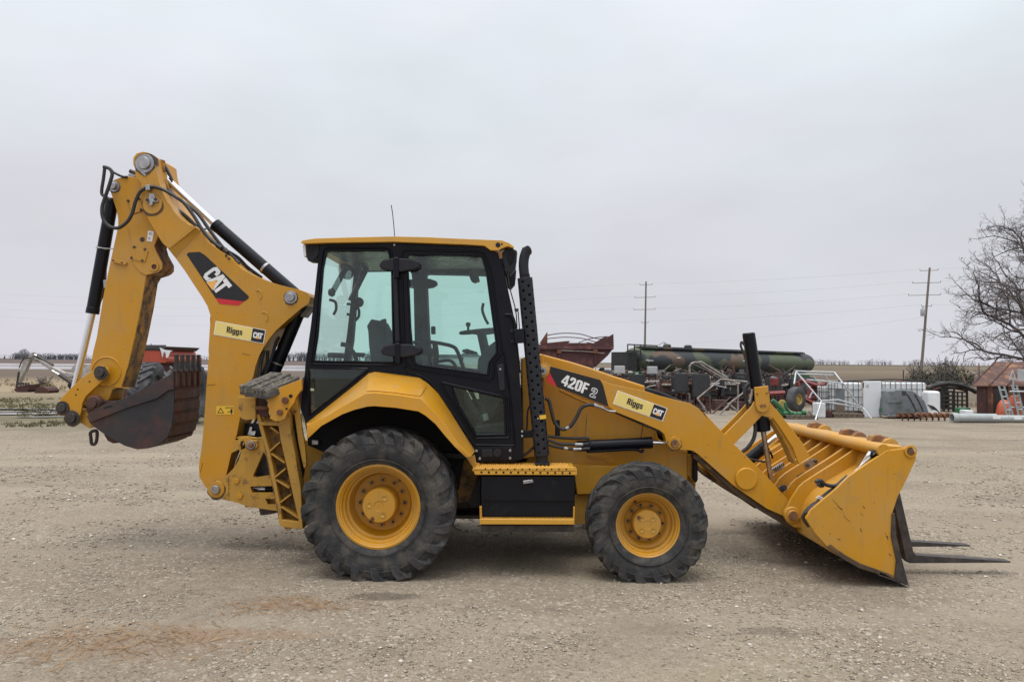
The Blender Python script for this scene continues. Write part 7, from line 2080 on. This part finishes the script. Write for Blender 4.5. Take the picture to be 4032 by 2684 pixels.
# red caged tank behind it
# ------------------------------------------------------------------ green implement on a pallet
def pallet(label, x, y, w, d_, rotz=0.0):
    t = thing('pallet', label, 'pallet', (x, y, 0))
    R_ = Matrix.Translation((x, y, 0)) @ Matrix.Rotation(rotz, 4, 'Z')
    for yy in (-d_ / 2 + .05, 0, d_ / 2 - .05):
        box('stringer', -w / 2, w / 2, yy - .03, yy + .03, .02, .11, 'pallet_wood', t, bevel=0, m=R_)
    for k in range(6):
        xx = -w / 2 + .06 + k * (w - .12) / 5
        box('deck_board', xx - .05, xx + .05, -d_ / 2, d_ / 2, .11, .13, 'pallet_wood', t, bevel=0, m=R_)
    for xx in (-w / 2 + .06, 0, w / 2 - .06):
        box('bottom_board', xx - .05, xx + .05, -d_ / 2, d_ / 2, 0, .02, 'pallet_wood', t, bevel=0, m=R_)
    return t
gp_ = V('I', 742, 1190, 24.2)
pallet('grey pallet under the green implement', gp_.x, 24.4, 1.0, .8)
t = thing('farm_implement', 'green bent implement arms lying on a pallet', 'implement', (gp_.x, 24.4, .13))
for pts, r_ in ((((415, 955), (480, 1010), (560, 1090), (640, 1125), (790, 1110)), .07), (((500, 1090), (560, 1125), (700, 1140), (790, 1135)), .06), (((470, 1060), (520, 1100), (545, 1145)), .05), (((560, 980), (575, 1040), (620, 1110)), .05)):
    tube('arm', [V('I', *p, 24.4) for p in pts], r_, 'green_paint', t, n=8)
for x, y in ((640, 1110), (720, 1120), (780, 1100), (560, 1110)):
    p = V('I', x, y, 24.35); cyl('knuckle', p + Vector((-.06, 0, 0)), p + Vector((.06, 0, 0)), .08, 'green_paint', t, n=12)
p = V('I', 530, 1000, 24.6); lathe('pulley', [(.001, -.03), (.13, -.03), (.14, 0), (.13, .03), (.001, .03)], p, 'rim_yellow', t, 'Y', 20)
p = V('I', 835, 1080, 24.3); bm = bmesh.new(); tube_bm(bm, [p, V('I', 890, 1150, 24.3)], .03, 4); tube_bm(bm, [V('I', 715, 1160, 24.2), V('I', 890, 1140, 24.2)], .02, 4)
link_mesh('flat_bar', finish(bm, 'flat_bar'), 'old_pipe', t, smooth=0)

# ------------------------------------------------------------------ silver pipe frame tipped on its side
FY = 23.8
segs = [((685, 620), (985, 970)), ((1135, 635), (1240, 770)), ((1240, 770), (1410, 1010)), ((1410, 1010), (1465, 1045)), ((685, 620), (1135, 635)), ((712, 652), (1160, 668)), ((815, 718), (1000, 735)), ((1000, 735), (1235, 762)),
        ((880, 668), (925, 720)), ((1030, 674), (1070, 738)), ((985, 970), (1465, 1045)), ((985, 965), (1180, 952)), ((1180, 952), (1410, 1022)), ((1465, 1045), (1565, 1172)), ((688, 630), (668, 770)), ((845, 930), (880, 860)), ((1160, 668), (1140, 636))]
t = thing('pipe_stand', 'silver galvanised pipe frame tipped over in front of the totes', 'pipes', gz(V('I', 915, 1170, FY)))
for a, b_ in segs:
    back_a, back_b = (0.9 if a[1] < 760 else .25), (0.9 if b_[1] < 760 else .25)
    if b_[1] > 1100: back_b = 0
    rod('pipe', V('I', *a, FY + back_a), V('I', *b_, FY + back_b), .027, 'galvanised', t)
p = V('I', 985, 970, FY + .25); q_ = V('I', 915, 1175, FY); rod('pipe', p, (q_.x, q_.y, 0), .032, 'galvanised', t)
p = V('I', 1565, 1172, FY)

# ------------------------------------------------------------------ caged tanks
def tote(label, reg, x0, y0, x1, y1, Y, dpt, liquid='white_plastic', cage='scrap_black', nv=5, nh=4, fill=None):
    a, b_ = V(reg, x0, y1, Y), V(reg, x1, y0, Y)
    t = thing('caged_tank', label, 'tank', ((a.x + b_.x) / 2, Y + dpt / 2, 0), group='white caged liquid totes')
    z0 = .14
    for yy in (Y + .06, Y + dpt / 2, Y + dpt - .06):
        box('skid', a.x, b_.x, yy - .05, yy + .05, 0, z0, 'pallet_wood', t, bevel=.01)
    box('tank', a.x + .03, b_.x - .03, Y + .03, Y + dpt - .03, z0, b_.z - .02, liquid, t, bevel=.07)
    lathe('cap', [(.10, 0), (.10, .05), (.001, .05)], ((a.x + b_.x) / 2, Y + dpt / 2, b_.z - .02), 'red_paint', t, 'Z', 16)
    for k in range(nv + 1):
        xx = a.x + (b_.x - a.x) * k / nv
        rod('cage_bar', (xx, Y, z0), (xx, Y, b_.z), .010, cage, t, n=6)
        rod('cage_bar', (xx, Y, b_.z), (xx, Y + dpt, b_.z), .010, cage, t, n=6)
    for k in range(nh + 1):
        zz = z0 + (b_.z - z0) * k / nh
        for (p_, q__) in (((a.x, Y, zz), (b_.x, Y, zz)), ((a.x, Y, zz), (a.x, Y + dpt, zz)), ((b_.x, Y, zz), (b_.x, Y + dpt, zz))):
            rod('cage_rail', p_, q__, .011, cage, t, n=6)
    for k in range(1, 4):
        yy = Y + dpt * k / 4
        for xx in (a.x, b_.x):
            rod('cage_bar', (xx, yy, z0), (xx, yy, b_.z), .010, cage, t, n=6)
    return t
tote('white caged tote behind the silver pipe frame', 'I', 1172, 748, 1476, 1120, 25.9, 1.0)
tote('widest white caged tote behind the grey moulded cover', 'I', 1726, 748, 2218, 1120, 26.4, 1.0, nv=8)
tote('small white caged tote left of the silver pipe frame corner', 'I', 1015, 790, 1108, 1085, 26.6, .8, nv=4)
a, b_ = V('I', 1100, 1085, 26.5), V('I', 1172, 836, 26.5)
o = box('plastic_drum', a.x, b_.x, 26.5, 27.1, 0, b_.z, 'white_plastic', None, bevel=.08)
tag(o, 'plain white plastic drum between two caged totes', 'drum')
a, b_ = V('I', 1172, 990, 25.3), V('I', 1278, 822, 25.3)
t = thing('sheet_panel', 'small grey sheet leaning on the caged tote', 'panel', gz(a))
box('sheet', a.x, b_.x, 25.45, 25.48, a.z, b_.z, 'grey_mould', t, bevel=.004); box('foot', a.x, b_.x, 25.44, 25.5, 0, a.z, 'pallet_wood', t, bevel=.004)
a = V('I', 1320, 1125, 24.9)
pallet('grey pallet standing on the ground before the caged tote', a.x, 25.2, 1.02, .5)
pallet('second grey pallet stacked behind the first by the tote', a.x + .05, 25.75, 1.0, .5)
for k, (x0, x1, y0, y1) in enumerate(((935, 1035, 990, 1115), (1035, 1115, 1075, 1105))):
    a, b_ = V('I', x0, y1, 25.0), V('I', x1, y0, 25.0)
    o = box('plastic_bin', a.x, b_.x, 25.0, 25.4, 0, b_.z, 'white_plastic' if k == 0 else 'rust_dark', None, bevel=.02)
    tag(o, ('short white box on the ground under the pipe frame corner', 'flat dark rusty box on the ground beside the white box')[k], 'box')
t = thing('caged_tank', 'red tank inside a dark cage behind the implement wheel', 'tank', gz(V('I', 950, 900, 27.6)), group='red caged tanks')
a, b_ = V('I', 905, 940, 27.6), V('I', 1005, 840, 27.6)
box('tank', a.x, b_.x, 27.6, 28.3, a.z, b_.z, 'red_paint', t, bevel=.08)
for k in range(6):
    xx = a.x - .1 + (b_.x - a.x + .25) * k / 5
    rod('cage_bar', (xx, 27.55, 0), (xx, 27.55, b_.z + .25), .012, 'scrap_black', t, n=6)
for zz in (.2, .6, b_.z + .25):
    rod('cage_rail', (a.x - .12, 27.55, zz), (b_.x + .17, 27.55, zz), .012, 'scrap_black', t, n=6)
# white appliance panel standing up
a, b_ = V('I', 1480, 1146, 25.2), V('I', 1680, 738, 25.2)
t = thing('appliance_door', 'tall white enamelled appliance door standing upright', 'door', (a.x + .3, 25.2, 0))
box('door_slab', a.x, b_.x, 25.2, 25.29, 0.0, b_.z, 'white_enamel', t, bevel=.02)
box('hinge', a.x - .02, a.x + .02, 25.21, 25.26, b_.z - .22, b_.z - .05, 'dark_steel', t, bevel=.004)
p = V('I', 1518, 793, 25.2); box('name_plate', p.x - .05, p.x + .05, 25.194, 25.2, p.z - .05, p.z + .05, 'panel_grey', t, bevel=0)
rod('prop', (a.x + .3, 25.9, 0), (a.x + .3, 25.28, b_.z - .3), .02, 'rust_dark', t)
# grey moulded cover
GY = 24.6
t = thing('moulded_cover', 'grey moulded plastic engine cover resting on the ground', 'cover', gz(V('I', 2000, 1140, GY)))
mp_ = P('J', (150, 1392), (158, 1300), (172, 1240, 10), (200, 1228, 8), (300, 1232, 10), (330, 1250), (378, 1296, 10), (395, 1340), (415, 1398))
plate('shell', mp_, GY, GY + .95, 'grey_mould', t, bevel=.09, seg=4)
for x0, x1 in ((262, 330), (308, 372)):
    pts = [V('J', x0 + 8, 1256, GY - .004), V('J', (x0 + x1) / 2 + 6, 1310, GY - .004), V('J', x1 + 6, 1385, GY - .004)]
    tube('groove', pts, .020, 'engine_dark', t, n=6)
tube('edge_lip', [V('J', 152, 1388, GY - .01), V('J', 280, 1392, GY - .01), V('J', 414, 1396, GY - .01)], .03, 'grey_mould', t, n=6)
plate('window_recess', P('J', (238, 1236), (262, 1236), (268, 1262), (238, 1265, 4)), GY - .006, GY + .05, 'engine_dark', t, bevel=.004)
plate('side_step', P('J', (156, 1300), (232, 1296), (240, 1308), (156, 1312)), GY - .02, GY + .05, 'grey_mould', t, bevel=.008)
p = V('I', 1720, 1060, 25.0)
o = prism('scrap_metal', flat(P('I', (1684, 1100), (1690, 1040), (1740, 1020), (1775, 1000), (1775, 1110)), 25.0), 25.0, 25.3, 'green_paint', None, bevel=.03)
tag(o, 'faded green plastic tub beside the grey moulded cover', 'tub')
t = thing('hose_coil', 'tangle of thin dark bent rods right of the moulded cover', 'rods', gz(V('I', 2290, 1130, 24.9)))
for k in range(5):
    tube('bent_rod', [V('I', 2215 + 10 * k, 1010 + 14 * k, 24.9), V('I', 2280 + 8 * k, 1030 + 10 * k, 24.9), V('I', 2330 + 6 * k, 1075 + 8 * k, 24.9), V('I', 2356 + 8 * k, 1130, 24.9)], .016, 'scrap_black', t, n=5)
a, b_ = V('J', 400, 1352, 26.0), V('J', 480, 1238, 26.0)
o = box('plastic_drum', a.x, b_.x, 26.0, 26.6, 0, b_.z, 'white_plastic', None, bevel=.09)
tag(o, 'squat white plastic tank right of the moulded cover', 'tank')

# ------------------------------------------------------------------ rusty auger and grey pipes on the ground
AYg = 23.9
a, b_ = V('I', 1850, 1165, AYg), V('J', 560, 1400, AYg)
t = thing('grain_auger', 'rusty auger screw lying on the gravel', 'auger', (a.x, AYg, 0))
zc = .14
cyl('shaft', (a.x, AYg, zc), (b_.x, AYg, zc), .035, 'rust', t, n=12)
bm = bmesh.new(); prev = None
Ln = b_.x - a.x
nt_ = 9
for k in range(nt_ * 20 + 1):
    ang = 2 * math.pi * k / 20
    x = a.x + .06 + (Ln - .12) * k / (nt_ * 20)
    i_ = bm.verts.new((x, AYg + .035 * math.cos(ang), zc + .035 * math.sin(ang))); o_ = bm.verts.new((x, AYg + .135 * math.cos(ang), zc + .135 * math.sin(ang)))
    if prev: bm.faces.new((prev[0], prev[1], o_, i_))
    prev = (i_, o_)
f_ = link_mesh('flighting', finish(bm, 'flighting'), 'rust_sheet', t, smooth=60)
s = f_.modifiers.new('solid', 'SOLIDIFY'); s.thickness = .008
for k in range(8):
    xx = a.x + .3 + k * (Ln - .5) / 7
    rod('stake', (xx, AYg - .14, 0), (xx, AYg - .13, .11), .008, 'rust_dark', t, n=5)
for k, (x0, x1, r_, y_, lab) in enumerate(((545, 815, .142, 23.3, 'thick grey plastic pipe lying on the gravel'), (800, 1080, .118, 23.4, 'thinner grey plastic pipe lying end to end with the thick one'))):
    A, B = V('J', x0, 1400, y_), V('J', x1, 1400, y_)
    t = thing('plastic_pipe', lab, 'pipe', ((A.x + B.x) / 2, y_, 0))
    bm = bmesh.new(); lathe_bm(bm, [(r_ * .9, 0.0), (r_, 0.0), (r_, B.x - A.x), (r_ * .9, B.x - A.x), (r_ * .9, 0.0)], (A.x, y_, r_), 'X', 28)
    link_mesh('tube_wall', finish(bm, 'tube_wall'), 'pvc', t, smooth=40)
    if k == 0:
        lathe('bell_end', [(r_ * 1.0, 0), (r_ * 1.14, .02), (r_ * 1.14, .16), (r_, .2)], (A.x, y_, r_), 'pvc', t, 'X', 28)
    xx = (A.x + (B.x - A.x) * (.97 if k == 0 else .5))
    box('paper_label', xx - .13, xx + .11, y_ - r_ - .006, y_ - r_ + .02, r_ - .01, r_ + .08, 'decal_white', t, bevel=0)
a, b_ = V('J', 627, 1378, 23.8), V('J', 680, 1356, 23.8)
o = box('plastic_bin', a.x, b_.x, 23.8, 24.1, 0, b_.z, 'white_plastic', None, bevel=.02)
tag(o, 'small white box behind the thick grey pipe', 'box')

# ------------------------------------------------------------------ black scrap rack, rusty shed, ladder, orange drums
RY_ = 28.5
t = thing('scrap_rack', 'black rack of stacked frames under a bent dark roll', 'rack', gz(V('J', 540, 1370, RY_)))
xa, xb = V('J', 486, 0, RY_).x, V('J', 625, 0, RY_).x
for k in range(6):
    xx = xa + (xb - xa) * k / 5
    for yy in (RY_, RY_ + .9):
        rod('post', (xx, yy, 0), (xx, yy, V('J', 0, 1235, RY_).z), .035, 'scrap_black', t, n=6)
for k in range(7):
    zz = .12 + k * .16
    for yy in (RY_, RY_ + .9):
        rod('rail', (xa - .05, yy, zz), (xb + .05, yy, zz), .03, 'scrap_black', t, n=5)
box('rack_contents', xa + .08, xb - .5, RY_ + .3, RY_ + .8, .1, 1.15, 'engine_dark', t, bevel=.05)
tube('dark_roll', [V('J', 395, 1225, RY_), V('J', 440, 1205, RY_), V('J', 520, 1192, RY_), V('J', 600, 1202, RY_), V('J', 660, 1225, RY_), V('J', 695, 1245, RY_)], .085, 'scrap_black', t, n=14)
tube('dark_roll', [V('J', 400, 1240, RY_ + .4), V('J', 480, 1220, RY_ + .4), V('J', 560, 1215, RY_ + .4), V('J', 640, 1232, RY_ + .4)], .07, 'rust_dark', t, n=12)
for x in (420, 560, 640):
    p = V('J', x, 1215, RY_); rod('roll_leg', (p.x, RY_, 0), (p.x, RY_, p.z), .04, 'scrap_black', t, n=6)
a = V('J', 622, 1340, 27.2); b_ = V('J', 668, 1300, 27.2)
o = prism('scrap_metal', flat(P('J', (610, 1340), (612, 1305), (660, 1300), (668, 1335)), 27.2), 27.2, 27.7, 'green_paint', None, bevel=.03)
tag(o, 'low dark green tub between the scrap rack and the rusty shed', 'tub')
o.location.z = 0
zmin = min((o.matrix_world @ v.co).z for v in o.data.vertices) if o.data.vertices else 0
o.location.z = -zmin
pipes('long yellow pole leaning against the rusty shed', [((583, 1085), (635, 1200))], .03, 'dry_weed', 'J', 31.0)

SY_ = 26.0
t = thing('rusty_shed', 'low rusty sheet metal shed with a steep lean-to roof', 'shed', gz(V('J', 850, 1380, SY_)))
xl, xr = V('J', 690, 0, SY_).x, V('J', 1250, 0, SY_).x
ze = V('J', 0, 1198, SY_).z; 
ridge_p = V('J', 815, 1056, SY_ + 1.7)
eave_l = V('J', 664, 1196, SY_ - .05)
# front wall of separate sheets
edges = (690, 752, 806, 880, 960, 1050, 1150, 1250)
for k in range(len(edges) - 1):
    A, B = V('J', edges[k], 0, SY_).x, V('J', edges[k + 1], 0, SY_).x
    box('wall_sheet', A + .005, B - .005, SY_ + (.0 if k % 2 else .02), SY_ + .05, 0, ze + .05, 'rust_dark' if k in (0, 2, 4) else 'rust_sheet', t, bevel=.006)
kk = (SY_ + 1.7) / SY_
mesh_obj('wall_sheet', [(xl, SY_ + .03, 0), (xl * kk + .05, SY_ + 1.7, 0), (xl * kk + .05, SY_ + 1.7, ridge_p.z - .05), (xl, SY_ + .03, ze), (xl + .05, SY_ + .03, 0), (xl * kk + .1, SY_ + 1.7, 0), (xl * kk + .1, SY_ + 1.7, ridge_p.z - .05), (xl + .05, SY_ + .03, ze)], [(0, 1, 2, 3), (7, 6, 5, 4), (0, 4, 5, 1), (1, 5, 6, 2), (2, 6, 7, 3), (3, 7, 4, 0)], 'rust_dark', t)
rw = xr + .3 - eave_l.x
nsh = 6
for k in range(nsh):
    x0 = eave_l.x + rw * k / nsh; x1 = eave_l.x + rw * (k + 1) / nsh - .012
    sk = ridge_p.x - eave_l.x
    zz = .004 * (k % 2)
    vts = [(x0, SY_ - .08, ze + zz), (x1, SY_ - .08, ze + zz), (x1 + sk, SY_ + 1.7, ridge_p.z + zz), (x0 + sk, SY_ + 1.7, ridge_p.z + zz)]
    vts += [(v[0], v[1], v[2] - .03) for v in vts]
    mesh_obj('roof_sheet', vts, [(0, 1, 2, 3), (7, 6, 5, 4), (0, 4, 5, 1), (1, 5, 6, 2), (2, 6, 7, 3), (3, 7, 4, 0)], 'rust_sheet', t)
    rod('roof_seam', (x0, SY_ - .08, ze + .02), (x0 + sk, SY_ + 1.7, ridge_p.z + .02), .022, 'rust_dark', t, n=6)
mesh_obj('roof_back', [(eave_l.x + sk, SY_ + 1.7, ridge_p.z - .01), (xr + sk, SY_ + 1.7, ridge_p.z - .01), (xr + sk, SY_ + 2.2, ze), (eave_l.x + sk * 1.3, SY_ + 2.2, ze)], [(0, 1, 2, 3)], 'rust_dark', t)
plate('dark_opening', P('J', (806, 1215), (870, 1215), (870, 1370), (806, 1370)), SY_ - .03, SY_ + .0, 'scrap_black', t, bevel=0)
tri_p = P('J', (898, 1168), (922, 1102), (946, 1168))
t2 = thing('steel_bracket', 'grey triangular steel bracket propped before the shed roof', 'bracket', gz(V('J', 922, 1370, SY_ - .3)))
plate('gusset', tri_p, SY_ - .32, SY_ - .30, 'galvanised', t2, holes=[P('J', (912, 1158), (922, 1125), (933, 1158))], bevel=.004)
rod('stake', (V('J', 922, 0, SY_ - .3).x, SY_ - .29, 0), V('J', 922, 1166, SY_ - .29), .03, 'galvanised', t2)
box('cap_plate', V('J', 935, 0, SY_ - .3).x, V('J', 1100, 0, SY_ - .3).x, SY_ - .34, SY_ - .30, V('J', 0, 1168, SY_).z, V('J', 0, 1095, SY_).z, 'panel_grey', t2, bevel=.01)
for k, (tops, feet, lab) in enumerate(((((836, 1206), (868, 1208)), ((894, 1382), (930, 1382)), 'grey green stepladder leaning over the orange drums'), (((918, 1200), (946, 1202)), ((962, 1384), (996, 1384)), 'second grey green stepladder at the picture edge'))):
    LYd = 24.9 + .2 * k
    t = thing('stepladder', lab, 'ladder', gz(V('J', *feet[0], LYd)))
    rails = []
    for (a, f_) in zip(tops, feet):
        A, F_ = V('J', *a, LYd + .35), V('J', *f_, LYd); F_.z = 0.0
        bm = bmesh.new(); tube_bm(bm, [A, F_], .038, 4)
        link_mesh('rail', finish(bm, 'rail'), 'ladder_green', t, smooth=0)
        rails.append((A, F_))
    for j in range(5):
        s = .12 + j * .2
        rod('rung', rails[0][0].lerp(rails[0][1], s), rails[1][0].lerp(rails[1][1], s), .022, 'galvanised', t, n=6)
for k, (x, r_, h, lab) in enumerate(((870, .26, .62, 'orange plastic drum behind the stepladder foot'), (928, .24, .78, 'taller orange plastic drum between the two stepladders'))):
    p = V('J', x, 1380, 25.6)
    o = lathe('plastic_drum', [(.001, 0), (r_, 0), (r_ * 1.0, h * .3), (r_ * .8, h * .7), (r_ * .45, h * .96), (.001, h)], (p.x, 25.6, 0), 'orange_plastic', None, 'Z', 24, smooth=50)
    tag(o, lab, 'drum')
pipes('row of pale angle irons lying before the shed', [((900, 1240), (991, 1240)), ((900, 1338), (1040, 1338))], .03, 'galvanised', 'J', 25.3)

# ------------------------------------------------------------------ left: old excavator, loose buckets, orange combine, tractor tyres
EY = 40.0
t = thing('excavator', 'old pale excavator with its bent arm reaching down to the mud', 'excavator', gz(V('T', 1000, 440, EY)))
plate('stick', P('T', (350, 200), (430, 118), (432, 150), (330, 370), (265, 480), (245, 580), (200, 640), (205, 560), (240, 470), (275, 340), (310, 250)), EY, EY + .28, 'old_white', t, bevel=.02)
plate('boom', P('T', (370, 205), (420, 195), (560, 235), (700, 320), (830, 385), (960, 400), (1000, 440), (900, 460), (760, 400), (620, 330), (480, 240), (400, 225)), EY + .05, EY + .35, 'old_white', t, bevel=.03)
rod('arm_cylinder', V('T', 490, 175, EY + .2), V('T', 700, 300, EY + .2), .09, 'dark_steel', t, n=12)
rod('cylinder_rod', V('T', 430, 140, EY + .2), V('T', 500, 180, EY + .2), .045, 'chrome', t, n=10)
rod('boom_cylinder', V('T', 790, 420, EY - .05), V('T', 970, 545, EY - .05), .10, 'dark_steel', t, n=12)
rod('cylinder_rod', V('T', 690, 365, EY - .05), V('T', 800, 430, EY - .05), .05, 'chrome', t, n=10)
tube('hose', [V('T', 255, 330, EY - .05), V('T', 290, 240, EY - .05), V('T', 350, 195, EY - .05), V('T', 430, 205, EY - .05), V('T', 520, 240, EY - .05)], .03, 'scrap_black', t, n=6)
rod('bucket_link', V('T', 215, 600, EY - .02), V('T', 250, 380, EY - .02), .05, 'dark_steel', t)
plate('upper_body', P('T', (945, 330), (990, 275, 10), (1180, 280, 10), (1200, 470), (950, 460)), EY + .2, EY + 1.7, 'old_white', t, bevel=.05)
xm0, xm1 = V('T', 940, 0, EY).x, V('T', 1250, 0, EY).x
for yy in (EY + .1, EY + 1.5):
    prism('track', fillet([(xm0, .0, .2), (xm1, .0, .2), (xm1 + .25, .35, .2), (xm1, .62, .2), (xm0, .62, .2), (xm0 - .25, .35, .2)]), yy, yy + .4, 'scrap_black', t, bevel=.03)
def loose_bucket(label, reg, pts, Y, dpt, teeth):
    lo = max(pts, key=lambda p: p[1])
    f = flat(P(reg, *pts), Y)
    zlo = min(p[1] for p in f)
    f = [(x, z - zlo) for x, z in f]
    cx_ = sum(p[0] for p in f) / len(f)
    t = thing('excavator_bucket', label, 'bucket', (cx_, Y, 0), group='loose excavator buckets in the mud')
    prism('side_plate', f, Y, Y + .04, 'rust_dark', t, bevel=.01)
    prism('side_plate', f, Y + dpt - .04, Y + dpt, 'rust_dark', t, bevel=.01)
    inner_ = [((x - cx_) * .94 + cx_, z * .94 + .02) for x, z in f]
    prism('shell', inner_, Y + .04, Y + dpt - .04, 'rust_dark', t, bevel=.02)
    zt = max(p[1] for p in f)
    for k in range(5 if teeth else 0):
        x = min(p[0] for p in f) + .2 + k * .14
        box('tooth', x - .03, x + .03, Y - .05, Y + .05, zt - .03, zt + .10, 'dark_steel', t, bevel=.01)
    return t
loose_bucket('rusty excavator bucket with teeth lying under the old excavator arm', 'T', ((185, 640), (215, 590), (300, 575), (388, 560), (375, 640), (350, 662), (220, 662)), 39.0, .9, True)
loose_bucket('rounded rusty bucket lying right of the toothed one', 'T', ((448, 680), (490, 610, 6), (560, 598, 6), (620, 618, 6), (648, 655, 6), (630, 684)), 38.0, .9, False)
# combine
CYb = 23.4
t = thing('combine_harvester', 'orange combine harvester with a dark grain tank top behind the digging bucket', 'combine', gz(V('T', 2000, 400, CYb)))
ob = P('T', (1560, 90), (2120, 95), (2150, 160), (2230, 195), (2225, 245), (2190, 268), (1560, 262))
plate('grain_tank', ob, CYb, CYb + 2.6, 'orange_paint', t, bevel=.03)
plate('tank_extension', P('T', (1560, 42), (2130, 40), (2210, 48), (2150, 98), (1560, 95)), CYb - .02, CYb + 2.5, 'engine_dark', t, bevel=.02)
plate('torn_tarp', P('T', (2115, 62), (2180, 90), (2285, 100), (2255, 120), (2225, 190), (2205, 200), (2190, 120), (2165, 130), (2150, 190), (2140, 130)), CYb - .08, CYb - .05, 'white_plastic', t, bevel=0)
rod('tarp_bow', V('T', 1900, 32, CYb + .5), V('T', 2200, 34, CYb + .5), .02, 'scrap_black', t)
rod('mast', V('T', 2003, 36, CYb + .4), V('T', 2003, 6, CYb + .4), .012, 'scrap_black', t)
a, b_ = V('T', 1560, 262, CYb), V('T', 2100, 262, CYb)
box('body', a.x, b_.x, CYb + .3, CYb + 2.3, .5, a.z + .02, 'red_rust', t, bevel=.04)
for xx in (a.x + .3, b_.x - .3):
    for yy in (CYb + .5, CYb + 2.0):
        rod('stand', (xx, yy, 0), (xx, yy, .55), .12, 'engine_dark', t, n=10)
def tractor_tyre(label, c, R, wid, rz, seed, lean=0.0):
    t = thing('tractor_tyre', label, 'tyre', (c[0], c[1], 0), group='big tractor tyres behind the digging bucket')
    bm = bmesh.new()
    hw = wid / 2
    prof = [(R * .50, -hw * .55), (R * .56, -hw * .85), (R * .75, -hw), (R * .88, -hw * .92), (R * .93, -hw * .6), (R * .94, 0)]
    prof = prof + [(r, -o) for r, o in prof[-2::-1]]
    lathe_bm(bm, prof, (0, 0, 0), 'Y', 56)
    for side in (-1, 1):
        for i in range(18):
            f0 = 2 * math.pi * (i + (.5 if side > 0 else 0)) / 18
            rows = []
            for lat, rad, ph, wd in ((1.0, R * .88, 0, .05), (.9, R * .99, .04, .045), (.4, R, .2, .045), (-.05, R, .32, .04)):
                row = []
                for rr, da in ((rad - .08, -wd * 1.4), (rad, -wd * .7), (rad, wd * .7), (rad - .08, wd * 1.4)):
                    a = f0 + ph + da / R
                    row.append(bm.verts.new((rr * math.cos(a), side * hw * lat, rr * math.sin(a))))
                rows.append(row)
            for A, B in zip(rows, rows[1:]):
                for k in range(3): bm.faces.new((A[k], A[k + 1], B[k + 1], B[k]))
            bm.faces.new(rows[0]); bm.faces.new(rows[-1][::-1])
    mt = Matrix.Translation((c[0], c[1], R * math.cos(lean) + abs(math.sin(lean)) * hw)) @ Matrix.Rotation(rz, 4, 'Z') @ Matrix.Rotation(lean, 4, 'X')
    bmesh.ops.transform(bm, matrix=mt, verts=bm.verts)
    link_mesh('carcass', finish(bm, 'carcass'), 'tyre_old', t, smooth=35)
    bm = bmesh.new(); lathe_bm(bm, [(R * .50, -hw * .6), (R * .52, -hw * .5), (R * .42, -hw * .1), (R * .15, 0), (.001, 0)], (0, 0, 0), 'Y', 32)
    bmesh.ops.transform(bm, matrix=mt, verts=bm.verts)
    link_mesh('rim', finish(bm, 'rim'), 'panel_grey', t, smooth=35)
tractor_tyre('big grey tractor tyre seen between the stick and the digging bucket', grd(585, 21.2), .86, .62, math.radians(98), 1)
tractor_tyre('big grey tractor tyre partly hidden between the digging bucket and boom', grd(735, 20.8), .84, .62, math.radians(78), 2)

# ------------------------------------------------------------------ grass and weeds at the yard edge
def tufts(name, n, xr_, yr_, h0, h1, matn, seed, dens=0.0):
    rs = random.Random(seed)
    vts, fcs = [], []
    k = 0
    while k < n:
        y = rs.uniform(*yr_)
        x = rs.uniform(xr_[0], xr_[1]) * (y / 24.0)
        if noise.noise(Vector((x * .35, y * .35, seed))) < dens + max(0.0, (yr_[0] + 5 - y) * .12): 
            k += .2; continue
        k += 1
        for j in range(5):
            a = rs.uniform(0, 6.28); h = rs.uniform(h0, h1); w = .012 + .012 * rs.random()
            bx, by = x + rs.uniform(-.06, .06), y + rs.uniform(-.06, .06)
            i = len(vts)
            vts += [(bx - w * math.cos(a), by - w * math.sin(a), -.01), (bx + w * math.cos(a), by + w * math.sin(a), -.01), (bx + rs.uniform(-.5, .5) * h, by + rs.uniform(-.5, .5) * h, h)]
            fcs.append((i, i + 1, i + 2))
    o = mesh_obj(name, vts, fcs, matn)
    o['kind'] = 'stuff'
tufts('grass', 3600, (-17, -1), (17.5, 33), .03, .10, 'grass_blade', 3, -.05)
tufts('weeds', 900, (-17, -1), (34, 60), .08, .35, 'dry_weed', 4, .05)
tufts('weeds', 500, (7, 19), (26.5, 34), .05, .22, 'dry_weed', 6, .0)
shrub('small dry weed clump behind the loose buckets', grd(178, 42), 1.1, .8, .75, 260, 9, 'dry_weed')
